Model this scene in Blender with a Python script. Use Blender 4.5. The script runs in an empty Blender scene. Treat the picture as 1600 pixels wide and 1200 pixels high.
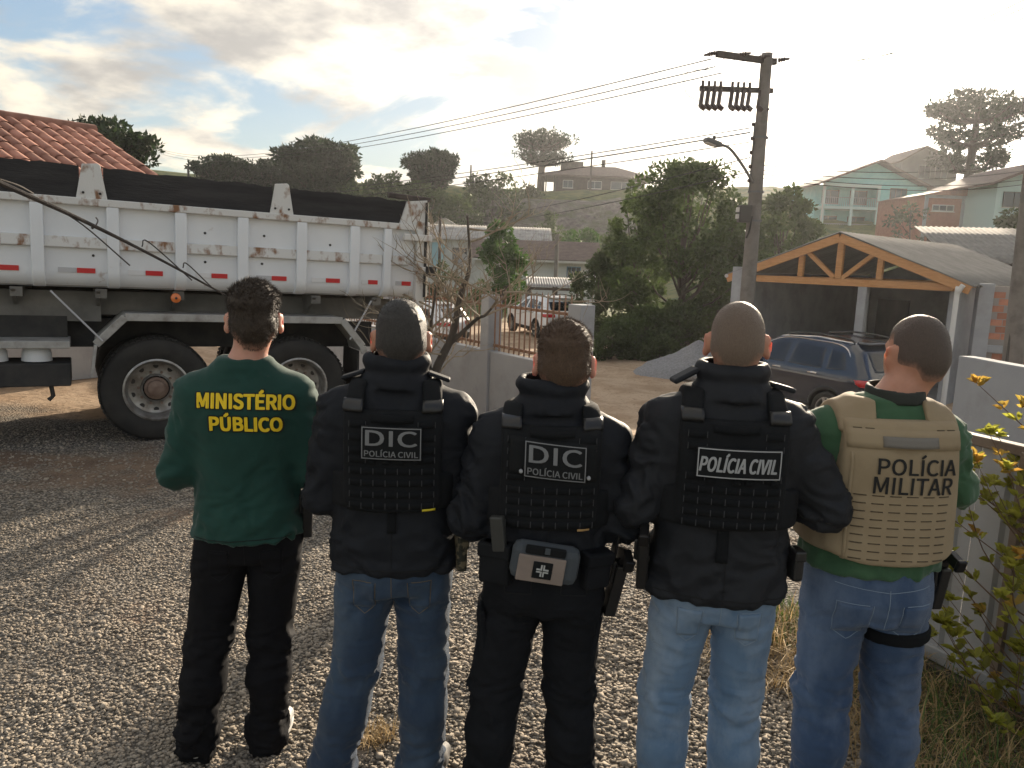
import bpy, bmesh, math, random
import numpy as np
from mathutils import Vector, Matrix, Euler
from mathutils.bvhtree import BVHTree
random.seed(7); RNG = np.random.default_rng(7)
R_ = math.radians
scene = bpy.context.scene
COL = scene.collection

# ---------------------------------------------------------------- camera
cam_d = bpy.data.cameras.new('camera'); cam = bpy.data.objects.new('camera', cam_d); COL.objects.link(cam)
cam_d.sensor_width = 36.0; cam_d.lens = 36.0 * 1204.0 / 1600.0
cam_d.clip_start = 0.05; cam_d.clip_end = 3000
cam.matrix_world = Matrix.Translation((0, 0, 1.87)) @ (Matrix.Rotation(R_(90 - 9.3), 4, 'X') @ Matrix.Rotation(R_(2.0), 4, 'Z'))
scene.camera = cam

# ---------------------------------------------------------------- light
SUN_AZ, SUN_EL = 24.0, 13.0                    # degrees to the right of the view axis, degrees up
sd = Vector((math.sin(R_(SUN_AZ)) * math.cos(R_(SUN_EL)), math.cos(R_(SUN_AZ)) * math.cos(R_(SUN_EL)), math.sin(R_(SUN_EL))))
sun_d = bpy.data.lights.new('sun', 'SUN'); sun_d.energy = 3.6; sun_d.angle = R_(0.6); sun_d.color = (1.0, 0.85, 0.66)
sun = bpy.data.objects.new('sun', sun_d); COL.objects.link(sun)
sun.rotation_euler = (-sd).to_track_quat('-Z', 'Y').to_euler()

world = bpy.data.worlds.new('World'); scene.world = world; world.use_nodes = True
def build_world():
    nt = world.node_tree; N = nt.nodes; L = nt.links; N.clear()
    def nd(t, **kw):
        n = N.new(t)
        for k, v in kw.items(): setattr(n, k, v)
        return n
    def math_(op, a, b=None, c=None):
        n = nd('ShaderNodeMath', operation=op)
        for i, v in enumerate((a, b, c)):
            if v is None: continue
            if isinstance(v, (int, float)): n.inputs[i].default_value = v
            else: L.new(v, n.inputs[i])
        return n.outputs[0]
    def mix(f, a, b):
        n = nd('ShaderNodeMix', data_type='RGBA')
        for s, v in ((n.inputs[0], f), (n.inputs[6], a), (n.inputs[7], b)):
            if isinstance(v, (int, float)): s.default_value = v
            elif isinstance(v, tuple): s.default_value = v
            else: L.new(v, s)
        return n.outputs[2]
    def ramp(v, lo, hi):
        n = nd('ShaderNodeMapRange', interpolation_type='SMOOTHSTEP')
        L.new(v, n.inputs[0]); n.inputs[1].default_value = lo; n.inputs[2].default_value = hi
        return n.outputs[0]
    out = nd('ShaderNodeOutputWorld'); bg = nd('ShaderNodeBackground'); bg.inputs[1].default_value = 0.115
    sky = nd('ShaderNodeTexSky'); sky.sky_type = 'NISHITA'; sky.sun_disc = False
    sky.sun_elevation = R_(SUN_EL); sky.sun_rotation = R_(SUN_AZ)
    sky.altitude = 900; sky.air_density = 1.0; sky.dust_density = 0.8; sky.ozone_density = 1.0
    tc = nd('ShaderNodeTexCoord'); sep = nd('ShaderNodeSeparateXYZ'); L.new(tc.outputs['Generated'], sep.inputs[0])
    zz = math_('ADD', math_('MAXIMUM', sep.outputs[2], 0.0), 0.22)
    cmb = nd('ShaderNodeCombineXYZ')
    L.new(math_('DIVIDE', sep.outputs[0], zz), cmb.inputs[0]); L.new(math_('DIVIDE', sep.outputs[1], zz), cmb.inputs[1])
    mp = nd('ShaderNodeMapping'); L.new(cmb.outputs[0], mp.inputs[0]); mp.inputs['Location'].default_value = (0.4, 5.2, 0.0); mp.inputs['Rotation'].default_value = (0, 0, 0.5)
    n1 = nd('ShaderNodeTexNoise'); L.new(mp.outputs[0], n1.inputs['Vector']); n1.inputs['Scale'].default_value = 1.45; n1.inputs['Detail'].default_value = 9; n1.inputs['Roughness'].default_value = 0.56; n1.inputs['Distortion'].default_value = 0.35
    n2 = nd('ShaderNodeTexNoise'); L.new(mp.outputs[0], n2.inputs['Vector']); n2.inputs['Scale'].default_value = 3.4; n2.inputs['Detail'].default_value = 7; n2.inputs['Roughness'].default_value = 0.55
    cover = ramp(n1.outputs['Fac'], 0.44, 0.54)
    thick = ramp(n2.outputs['Fac'], 0.36, 0.66)
    dot = nd('ShaderNodeVectorMath', operation='DOT_PRODUCT'); L.new(tc.outputs['Generated'], dot.inputs[0]); dot.inputs[1].default_value = tuple(sd)
    ang = math_('MAXIMUM', dot.outputs['Value'], 0.0)
    fwd = math_('POWER', ang, 9.0); core = math_('POWER', ang, 70.0)
    # clouds scatter forward: brighter towards the sun, thin edges brightest
    lit = math_('ADD', math_('MULTIPLY', fwd, 3.4), math_('ADD', math_('MULTIPLY', core, 10.0), 2.25))
    lit = math_('MULTIPLY', lit, math_('SUBTRACT', 1.45, math_('MULTIPLY', thick, 0.78)))
    tint = mix(thick, (1.0, 0.89, 0.69, 1), (0.93, 0.87, 0.79, 1))
    vm = nd('ShaderNodeVectorMath', operation='SCALE'); L.new(tint, vm.inputs[0]); L.new(lit, vm.inputs['Scale'])
    # hazy air glows round the low sun
    glow = nd('ShaderNodeVectorMath', operation='SCALE'); glow.inputs[0].default_value = (1.0, 0.90, 0.72)
    L.new(math_('ADD', math_('MULTIPLY', math_('POWER', ang, 24.0), 2.2), math_('MULTIPLY', core, 10.0)), glow.inputs['Scale'])
    add = nd('ShaderNodeVectorMath', operation='ADD'); lum = nd('ShaderNodeVectorMath', operation='DOT_PRODUCT'); L.new(sky.outputs[0], lum.inputs[0]); lum.inputs[1].default_value = (0.3, 0.5, 0.2)
    veil = nd('ShaderNodeVectorMath', operation='SCALE'); L.new(sky.outputs[0], veil.inputs[0]); L.new(math_('DIVIDE', 1.0, math_('ADD', 1.0, math_('MULTIPLY', lum.outputs['Value'], 0.42))), veil.inputs['Scale'])
    L.new(veil.outputs[0], add.inputs[0]); L.new(glow.outputs[0], add.inputs[1])
    col = mix(math_('MULTIPLY', cover, 0.93), add.outputs[0], vm.outputs[0])
    L.new(col, bg.inputs[0]); L.new(bg.outputs[0], out.inputs[0])
build_world()
vs = scene.view_settings; vs.view_transform = 'Standard'; vs.look = 'None'; vs.gamma = 1.0; vs.exposure = 1.68; vs.use_curve_mapping = False

# ---------------------------------------------------------------- materials
MATS = {}
def mat(name, col, rough=0.8, col2=None, scale=8.0, detail=6.0, bump=0.0, bscale=60.0, metal=0.0, spec=None, var=0.0, sheen=0.0,
        sss=0.0, stretch=(1, 1, 1), lo=0.35, hi=0.65, trans=0.0, coat=0.0, bdist=0.01, dirt=None, dscale=3.0, dlo=0.5, dhi=0.7, weave=0.0):
    """procedural Principled material: two colours mixed by noise, optional second stain layer, fine relief, per-face 'var'"""
    if name in MATS: return MATS[name]
    m = bpy.data.materials.new(name); m.use_nodes = True; nt = m.node_tree; N = nt.nodes; L = nt.links
    b = N['Principled BSDF']; o = N['Material Output']
    tc = N.new('ShaderNodeTexCoord'); mp = N.new('ShaderNodeMapping'); L.new(tc.outputs['Object'], mp.inputs[0]); mp.inputs['Scale'].default_value = stretch
    def mixn(f, a, c):
        n = N.new('ShaderNodeMix'); n.data_type = 'RGBA'
        for s, v in ((n.inputs[0], f), (n.inputs[6], a), (n.inputs[7], c)):
            if isinstance(v, (int, float)): s.default_value = v
            elif isinstance(v, tuple): s.default_value = v if len(v) == 4 else v + (1,)
            else: L.new(v, s)
        return n.outputs[2]
    def noise(sc, det, lo_, hi_, rg=0.6):
        n = N.new('ShaderNodeTexNoise'); L.new(mp.outputs[0], n.inputs['Vector']); n.inputs['Scale'].default_value = sc; n.inputs['Detail'].default_value = det; n.inputs['Roughness'].default_value = rg
        r = N.new('ShaderNodeMapRange'); L.new(n.outputs['Fac'], r.inputs[0]); r.inputs[1].default_value = lo_; r.inputs[2].default_value = hi_
        return r.outputs[0]
    c = tuple(col) + (1,)
    if col2 is not None: c = mixn(noise(scale, detail, lo, hi), tuple(col), tuple(col2))
    if dirt is not None: c = mixn(noise(dscale, 8, dlo, dhi, 0.65), c, tuple(dirt))
    if var > 0:
        at_ = N.new('ShaderNodeAttribute'); at_.attribute_name = 'var'
        h = N.new('ShaderNodeHueSaturation'); mr = N.new('ShaderNodeMapRange'); L.new(at_.outputs['Fac'], mr.inputs[0]); mr.inputs[3].default_value = 1 - var; mr.inputs[4].default_value = 1 + var
        L.new(mr.outputs[0], h.inputs['Value'])
        if isinstance(c, tuple): h.inputs['Color'].default_value = c
        else: L.new(c, h.inputs['Color'])
        c = h.outputs[0]
    if isinstance(c, tuple): b.inputs['Base Color'].default_value = c
    else: L.new(c, b.inputs['Base Color'])
    b.inputs['Roughness'].default_value = rough; b.inputs['Metallic'].default_value = metal
    if spec is not None: b.inputs['Specular IOR Level'].default_value = spec
    if sheen: b.inputs['Sheen Weight'].default_value = sheen; b.inputs['Sheen Roughness'].default_value = 0.4
    if coat: b.inputs['Coat Weight'].default_value = coat; b.inputs['Coat Roughness'].default_value = 0.08
    if sss:
        b.inputs['Subsurface Weight'].default_value = sss; b.inputs['Subsurface Radius'].default_value = (1.0, 0.25, 0.12); b.inputs['Subsurface Scale'].default_value = 0.02
    if bump > 0:
        n = N.new('ShaderNodeTexNoise'); L.new(mp.outputs[0], n.inputs['Vector']); n.inputs['Scale'].default_value = bscale; n.inputs['Detail'].default_value = 5; n.inputs['Roughness'].default_value = 0.65
        hgt = n.outputs['Fac']
        if weave:
            w = N.new('ShaderNodeTexWave'); L.new(mp.outputs[0], w.inputs['Vector']); w.inputs['Scale'].default_value = weave; w.inputs['Distortion'].default_value = 1.5; w.bands_direction = 'DIAGONAL'
            a = N.new('ShaderNodeMath'); a.operation = 'ADD'; L.new(n.outputs['Fac'], a.inputs[0]); L.new(w.outputs['Fac'], a.inputs[1]); hgt = a.outputs[0]
        bp = N.new('ShaderNodeBump'); L.new(hgt, bp.inputs['Height']); bp.inputs['Strength'].default_value = bump; bp.inputs['Distance'].default_value = bdist
        L.new(bp.outputs[0], b.inputs['Normal'])
    if trans > 0:
        t = N.new('ShaderNodeBsdfTranslucent'); ms = N.new('ShaderNodeMixShader'); ms.inputs[0].default_value = trans
        if isinstance(c, tuple): t.inputs[0].default_value = c
        else: L.new(c, t.inputs[0])
        L.new(b.outputs[0], ms.inputs[1]); L.new(t.outputs[0], ms.inputs[2]); L.new(ms.outputs[0], o.inputs['Surface'])
    MATS[name] = m
    return m
def glass_mat(name, col=(0.02, 0.03, 0.04), rough=0.05):
    m = mat(name, col, rough, spec=0.8); return m

# ---------------------------------------------------------------- objects
def tag(o, label=None, cat=None, group=None, kind=None):
    if label: o['label'] = label
    if cat: o['category'] = cat
    if group: o['group'] = group
    if kind: o['kind'] = kind
    return o
def thing(name, label, cat, loc=(0, 0, 0), rz=0.0, group=None):
    o = bpy.data.objects.new(name, None); COL.objects.link(o); o.location = loc; o.rotation_euler = (0, 0, rz); o.empty_display_size = 0.2
    return tag(o, label, cat, group)
def link_mesh(name, me, m, parent=None, smooth=False):
    o = bpy.data.objects.new(name, me); COL.objects.link(o)
    for mm in (m if isinstance(m, (list, tuple)) else [m]):
        if mm is not None: me.materials.append(mm)
    if smooth: me.polygons.foreach_set('use_smooth', [True] * len(me.polygons))
    if parent is not None: o.parent = parent
    return o
def np_mesh(name, v, f, m, parent=None, smooth=False, var=None):
    """uniform face array -> object"""
    v = np.asarray(v, np.float32); f = np.asarray(f, np.int32)
    me = bpy.data.meshes.new(name); k = f.shape[1]
    me.vertices.add(len(v)); me.vertices.foreach_set('co', v.ravel())
    me.loops.add(f.size); me.loops.foreach_set('vertex_index', f.ravel())
    me.polygons.add(len(f)); me.polygons.foreach_set('loop_start', np.arange(0, f.size, k, dtype=np.int32))
    try: me.polygons.foreach_set('loop_total', np.full(len(f), k, np.int32))
    except Exception: pass
    me.update(calc_edges=True)
    if var is not None:
        a = me.attributes.new('var', 'FLOAT', 'FACE'); a.data.foreach_set('value', np.asarray(var, np.float32))
    me.validate()
    return link_mesh(name, me, m, parent, smooth)
def copy_tree(o, parent=None, **props):
    c = o.copy(); COL.objects.link(c); c.parent = parent
    for ch in list(o.children): copy_tree(ch, c)
    for k, v in props.items(): c[k] = v
    return c
class MB:
    """collects simple solids, then links them as ONE mesh object"""
    def __init__(s): s.v = []; s.f = []; s.mi = []; s.cur = 0
    def add(s, v, f):
        n = len(s.v); s.v += [tuple(p) for p in v]; s.f += [tuple(i + n for i in q) for q in f]; s.mi += [s.cur] * len(f); return s
    def box(s, c, d, rot=None):
        x, y, z = d[0] / 2, d[1] / 2, d[2] / 2
        v = [Vector((a * x, b * y, e * z)) for a in (-1, 1) for b in (-1, 1) for e in (-1, 1)]
        if rot is not None:
            e = Euler(rot).to_matrix(); v = [e @ p for p in v]
        v = [p + Vector(c) for p in v]
        return s.add(v, [(0, 1, 3, 2), (4, 6, 7, 5), (0, 4, 5, 1), (2, 3, 7, 6), (0, 2, 6, 4), (1, 5, 7, 3)])
    def bar(s, a, b, w, h, up=(0, 0, 1)):
        a, b = Vector(a), Vector(b); d = (b - a).normalized(); u = Vector(up)
        if abs(d.dot(u)) > 0.98: u = Vector((0, 1, 0))
        r = d.cross(u).normalized(); u = r.cross(d).normalized()
        v = [p + r * (i * w / 2) + u * (j * h / 2) for p in (a, b) for i, j in ((-1, -1), (1, -1), (1, 1), (-1, 1))]
        return s.add(v, [(3, 2, 1, 0), (4, 5, 6, 7), (0, 1, 5, 4), (1, 2, 6, 5), (2, 3, 7, 6), (3, 0, 4, 7)])
    def tube(s, path, rad, n=8, cap=True):
        path = [Vector(p) for p in path]
        if not isinstance(rad, (list, tuple)): rad = [rad] * len(path)
        rings = []; prev = None
        for i, p in enumerate(path):
            d = (path[min(i + 1, len(path) - 1)] - path[max(i - 1, 0)])
            d = d.normalized() if d.length > 1e-9 else Vector((0, 0, 1))
            if prev is None:
                u = Vector((0, 0, 1)) if abs(d.z) < 0.9 else Vector((1, 0, 0))
                u = (u - d * u.dot(d)).normalized()
            else:
                u = prev - d * prev.dot(d); u = u.normalized() if u.length > 1e-6 else Vector((1, 0, 0))
            prev = u; w = d.cross(u)
            rings.append([p + (u * math.cos(2 * math.pi * k / n) + w * math.sin(2 * math.pi * k / n)) * rad[i] for k in range(n)])
        v = [q for r in rings for q in r]; f = []
        for i in range(len(path) - 1):
            for k in range(n):
                a = i * n + k; b = i * n + (k + 1) % n
                f.append((a, b, b + n, a + n))
        if cap: f.append(tuple(range(n - 1, -1, -1))); f.append(tuple((len(path) - 1) * n + k for k in range(n)))
        return s.add(v, f)
    def lathe(s, prof, c=(0, 0, 0), n=24, axis='Z', closed=False):
        """prof: list of (radius, height)"""
        v = []; f = []
        for r, h in prof:
            for k in range(n):
                a = 2 * math.pi * k / n; p = (r * math.cos(a), r * math.sin(a), h)
                if axis == 'Y': p = (p[0], p[2], p[1])
                if axis == 'X': p = (p[2], p[0], p[1])
                v.append((p[0] + c[0], p[1] + c[1], p[2] + c[2]))
        m = len(prof)
        for i in range(m if closed else m - 1):
            for k in range(n):
                a = i * n + k; b = i * n + (k + 1) % n; j = ((i + 1) % m) * n
                f.append((a, b, j + (k + 1) % n, j + k))
        return s.add(v, f)
    def prism(s, poly, a, b):
        """poly: list of 3D points (planar); extruded by vector b-a offsets"""
        a, b = Vector(a), Vector(b); n = len(poly)
        v = [Vector(p) + a for p in poly] + [Vector(p) + b for p in poly]
        f = [tuple(range(n - 1, -1, -1)), tuple(range(n, 2 * n))] + [(i, (i + 1) % n, n + (i + 1) % n, n + i) for i in range(n)]
        return s.add(v, f)
    def quad(s, a, b, c, d): return s.add([a, b, c, d], [(0, 1, 2, 3)])
    def build(s, name, m, parent=None, smooth=False, bevel=0.0, loc=None, fixn=True):
        me = bpy.data.meshes.new(name); me.from_pydata(s.v, [], s.f); me.update()
        if fixn:
            bm = bmesh.new(); bm.from_mesh(me); bmesh.ops.recalc_face_normals(bm, faces=bm.faces); bm.to_mesh(me); bm.free()
        if isinstance(m, (list, tuple)): me.polygons.foreach_set('material_index', s.mi)
        o = link_mesh(name, me, m, parent)
        if smooth:
            me.polygons.foreach_set('use_smooth', [True] * len(me.polygons))
            try: me.set_sharp_from_angle(angle=R_(38))
            except Exception: pass
        if bevel > 0:
            bv = o.modifiers.new('bevel', 'BEVEL'); bv.width = bevel; bv.segments = 2; bv.limit_method = 'ANGLE'; bv.angle_limit = R_(40)
        if loc is not None: o.location = loc
        return o
def catmull(pts, n=6):
    pts = [Vector(p) for p in pts]; out = []
    P = [pts[0] * 2 - pts[1]] + pts + [pts[-1] * 2 - pts[-2]]
    for i in range(1, len(P) - 2):
        for k in range(n):
            t = k / n; a, b, c, d = P[i - 1], P[i], P[i + 1], P[i + 2]
            out.append(0.5 * ((2 * b) + (c - a) * t + (2 * a - 5 * b + 4 * c - d) * t * t + (3 * b - a - 3 * c + d) * t ** 3))
    out.append(pts[-1]); return out
def sstep(a, b, x):
    t = np.clip((np.asarray(x, float) - a) / (b - a), 0, 1); return t * t * (3 - 2 * t)

# lattice noise for geometry
_LAT = RNG.random((32, 32, 32)).astype(np.float32)
def vnoise(p, seed=0):
    p = np.asarray(p, float) + seed * 7.31; i = np.floor(p).astype(int); f = p - i; f = f * f * (3 - 2 * f)
    x0, y0, z0 = i[..., 0] & 31, i[..., 1] & 31, i[..., 2] & 31; x1, y1, z1 = (x0 + 1) & 31, (y0 + 1) & 31, (z0 + 1) & 31
    fx, fy, fz = f[..., 0], f[..., 1], f[..., 2]; A = _LAT
    c00 = A[x0, y0, z0] * (1 - fx) + A[x1, y0, z0] * fx; c10 = A[x0, y1, z0] * (1 - fx) + A[x1, y1, z0] * fx
    c01 = A[x0, y0, z1] * (1 - fx) + A[x1, y0, z1] * fx; c11 = A[x0, y1, z1] * (1 - fx) + A[x1, y1, z1] * fx
    return (c00 * (1 - fy) + c10 * fy) * (1 - fz) + (c01 * (1 - fy) + c11 * fy) * fz
def fbm(p, seed=0, o=3):
    s = 0; a = 0.5; p = np.asarray(p, float)
    for k in range(o): s = s + a * vnoise(p * 2 ** k, seed + k * 3); a *= 0.5
    return s / (1 - 0.5 ** o)
# ---------------------------------------------------------------- terrain
def ground_z(x, y):
    x = np.asarray(x, float); y = np.asarray(y, float)
    z = -0.12 * sstep(4.5, 8.5, y)
    z = z - 0.95 * sstep(7.5, 15.0, y) * sstep(-4.5, 1.0, x + (y - 8) * 0.45)
    z = z - 0.2 * sstep(15, 40, y)
    # far hill with houses and pines, second rise on the right
    z = z + 5.6 * sstep(74, 97, y) + 8.4 * sstep(95, 127, y) + 5.0 * sstep(140, 320, y)
    z = z + 4.9 * sstep(9, 27, x) * sstep(28, 72, y) * (1 - 0.8 * sstep(95, 130, y))
    return z
def build_ground():
    ys = np.concatenate([np.linspace(-6, 1, 15), np.linspace(1.2, 16, 120), np.linspace(16.4, 70, 90), np.linspace(71, 140, 60), np.linspace(145, 700, 50)])
    xs = np.concatenate([np.linspace(-600, -42, 30), np.linspace(-40, -6, 70), np.linspace(-5.9, 6, 100), np.linspace(6.3, 60, 80), np.linspace(64, 600, 30)])
    X, Y = np.meshgrid(xs, ys); Z = ground_z(X, Y)
    p = np.stack([X, Y, X * 0], -1)
    near = 1 - sstep(20, 40, Y)
    Z = Z + (fbm(p * 0.9, 1) - 0.5) * 0.07 * near + (fbm(p * 5.0, 2) - 0.5) * 0.02 * near + (fbm(p * 0.25, 5) - 0.5) * 1.5 * sstep(70, 95, Y)
    # wheel ruts along the dirt road
    rd = np.sin((X + 0.55 * (Y - 12)) * 3.1 + fbm(p * 0.4, 9) * 4) * 0.03 * sstep(8, 10, Y) * (1 - sstep(26, 34, Y)) * sstep(-1, 1, X + (Y - 10) * .3)
    Z = Z + rd
    ny, nx = X.shape
    v = np.stack([X, Y, Z], -1).reshape(-1, 3); i = np.arange(ny * nx).reshape(ny, nx)
    f = np.stack([i[:-1, :-1], i[:-1, 1:], i[1:, 1:], i[1:, :-1]], -1).reshape(-1, 4)
    m = bpy.data.materials.new('ground_soil'); m.use_nodes = True; nt = m.node_tree; N = nt.nodes; L = nt.links; b = N['Principled BSDF']; b.inputs['Roughness'].default_value = 0.95
    b.inputs['Specular IOR Level'].default_value = 0.2
    g = N.new('ShaderNodeNewGeometry'); sp = N.new('ShaderNodeSeparateXYZ'); L.new(g.outputs['Position'], sp.inputs[0])
    def noise(sc, det=7, rg=0.6):
        n = N.new('ShaderNodeTexNoise'); L.new(g.outputs['Position'], n.inputs['Vector']); n.inputs['Scale'].default_value = sc; n.inputs['Detail'].default_value = det; n.inputs['Roughness'].default_value = rg; return n.outputs['Fac']
    def mr(v, a, c, lo=0.0, hi=1.0, sm=True):
        n = N.new('ShaderNodeMapRange'); n.interpolation_type = 'SMOOTHSTEP' if sm else 'LINEAR'; L.new(v, n.inputs[0]); n.inputs[1].default_value = a; n.inputs[2].default_value = c; n.inputs[3].default_value = lo; n.inputs[4].default_value = hi; return n.outputs[0]
    def ma(op, a, c):
        n = N.new('ShaderNodeMath'); n.operation = op
        for s, v in zip(n.inputs, (a, c)):
            if isinstance(v, (int, float)): s.default_value = v
            else: L.new(v, s)
        return n.outputs[0]
    def mix(fc, a, c):
        n = N.new('ShaderNodeMix'); n.data_type = 'RGBA'
        for s, v in ((n.inputs[0], fc), (n.inputs[6], a), (n.inputs[7], c)):
            if isinstance(v, tuple): s.default_value = v + (1,)
            elif isinstance(v, (int, float)): s.default_value = v
            else: L.new(v, s)
        return n.outputs[2]
    # fine crushed stone: voronoi cells, each its own grey
    vo = N.new('ShaderNodeTexVoronoi'); L.new(g.outputs['Position'], vo.inputs['Vector']); vo.inputs['Scale'].default_value = 55
    cr = N.new('ShaderNodeSeparateColor'); L.new(vo.outputs['Color'], cr.inputs[0])
    stone = mix(cr.outputs[0], (0.12, 0.11, 0.10), (0.46, 0.41, 0.345))
    stone = mix(mr(vo.outputs['Distance'], 0.35, 0.62), stone, (0.09, 0.08, 0.068))
    dirt = mix(mr(noise(1.3), 0.35, 0.65), (0.35, 0.245, 0.16), (0.49, 0.365, 0.255))
    dirt = mix(mr(noise(14), 0.52, 0.75), dirt, (0.17, 0.115, 0.075))
    brown = mix(mr(noise(2.5), 0.35, 0.65), (0.15, 0.10, 0.07), (0.24, 0.17, 0.12))
    grass = mix(mr(noise(0.8), 0.35, 0.65), (0.045, 0.075, 0.02), (0.13, 0.13, 0.04))
    warp = ma('ADD', sp.outputs[1], ma('MULTIPLY', ma('SUBTRACT', noise(0.9), 0.5), 3.0))
    # gravel yard near, soil under the truck, dirt road beyond, grass on the hill
    patch = ma('MULTIPLY', mr(warp, 5.6, 6.3), mr(warp, 7.3, 6.8))
    near = mix(ma('MAXIMUM', ma('MULTIPLY', patch, 0.85), mr(noise(0.7), 0.54, 0.68, 0, 0.7)), stone, brown)
    c = mix(mr(warp, 8.3, 9.3), near, dirt)
    edge = ma('ADD', sp.outputs[1], ma('MULTIPLY', ma('SUBTRACT', noise(0.35), 0.5), 9.0))
    c = mix(mr(edge, 36, 44), c, grass)
    L.new(c, b.inputs['Base Color'])
    bp = N.new('ShaderNodeBump'); bp.inputs['Strength'].default_value = 0.8; bp.inputs['Distance'].default_value = 0.02
    hh = ma('SUBTRACT', ma('MULTIPLY', noise(9), 1.2), ma('MULTIPLY', vo.outputs['Distance'], mr(warp, 8.3, 9.3, 1.0, 0.0)))
    L.new(hh, bp.inputs['Height']); L.new(bp.outputs[0], b.inputs['Normal'])
    o = np_mesh('ground', v, f, m, smooth=True); tag(o, kind='structure')
    global GROUND_BVH
    GROUND_BVH = BVHTree.FromPolygons([tuple(p) for p in v], [tuple(q) for q in f])
    return o
build_ground()
def gz(x, y):
    h = GROUND_BVH.ray_cast(Vector((x, y, 60)), Vector((0, 0, -1)))[0]
    return h.z if h else 0.0
def gzn(x, y):
    return np.array([gz(a, b) for a, b in zip(x, y)])

# crushed stone lying on the yard: far too many to count, one mesh
def build_gravel():
    V = np.array([(a, b, c) for a in (-1, 1) for b in (-1, 1) for c in (-1, 1)], float) * 0.72
    Fc = np.array([(0, 1, 3), (0, 3, 2), (4, 6, 7), (4, 7, 5), (0, 4, 5), (0, 5, 1), (2, 3, 7), (2, 7, 6), (0, 2, 6), (0, 6, 4), (1, 5, 7), (1, 7, 3)])
    xs, ys, ss = [], [], []
    # density falls with distance; pieces a little larger to the right where the stone is coarse
    def scat(n, y0, y1, smin, smax):
        y = RNG.uniform(y0, y1, n); x = RNG.uniform(-0.80, 0.80, n) * (y + 0.6); s = RNG.uniform(smin, smax, n) * np.where(RNG.random(n) < 0.035, 1.7, 1.0)
        s = s * (1 + 0.55 * sstep(-0.6, 1.0, x) * (1 - sstep(3.2, 5.0, y)))
        keep = (vnoise(np.stack([x * 0.7, y * 0.7, 0 * x], -1), 3) < 0.70 + 0.18 * RNG.random(n)) & ~((x > 1.25) & (y < 4.6) & (RNG.random(n) < sstep(1.2, 1.9, x)))
        xs.append(x[keep]); ys.append(y[keep]); ss.append(s[keep])
    scat(40000, 2.0, 3.6, 0.004, 0.0105); scat(30000, 3.4, 5.2, 0.005, 0.011); scat(12000, 5.0, 8.2, 0.008, 0.015)
    x = np.concatenate(xs); y = np.concatenate(ys); s = np.concatenate(ss); n = len(x)
    z = gzn(x, y) + s * 0.25
    a = RNG.uniform(0, 2 * np.pi, n); b = RNG.uniform(-0.45, 0.45, n)
    s = s * (0.75 + 0.5 * vnoise(np.stack([x * 0.55, y * 0.55, 0 * x], -1), 14)); sc = np.stack([s * RNG.uniform(0.8, 1.5, n), s * RNG.uniform(0.7, 1.1, n), s * RNG.uniform(0.35, 0.65, n)], -1)
    P = V[None] * (1 + RNG.uniform(-0.45, 0.30, (n, 8, 3))) * sc[:, None]
    cb, sb = np.cos(b)[:, None], np.sin(b)[:, None]; ca, sa = np.cos(a)[:, None], np.sin(a)[:, None]
    px, pz = P[..., 0] * cb - P[..., 2] * sb, P[..., 0] * sb + P[..., 2] * cb
    P = np.stack([px * ca - P[..., 1] * sa, px * sa + P[..., 1] * ca, pz], -1) + np.stack([x, y, z], -1)[:, None]
    F = Fc[None] + (np.arange(n) * 8)[:, None, None]
    var = np.repeat(RNG.random(n), 12)
    m = mat('gravel_stone', (0.33, 0.285, 0.23), 0.95, col2=(0.27, 0.232, 0.19), scale=3, var=0.32, spec=0.12, bump=0.2, bscale=160)
    o = np_mesh('gravel', P.reshape(-1, 3), F.reshape(-1, 3), m, var=var)
    tag(o, 'grey crushed stone covering the yard', 'gravel', kind='stuff')
build_gravel()
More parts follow.
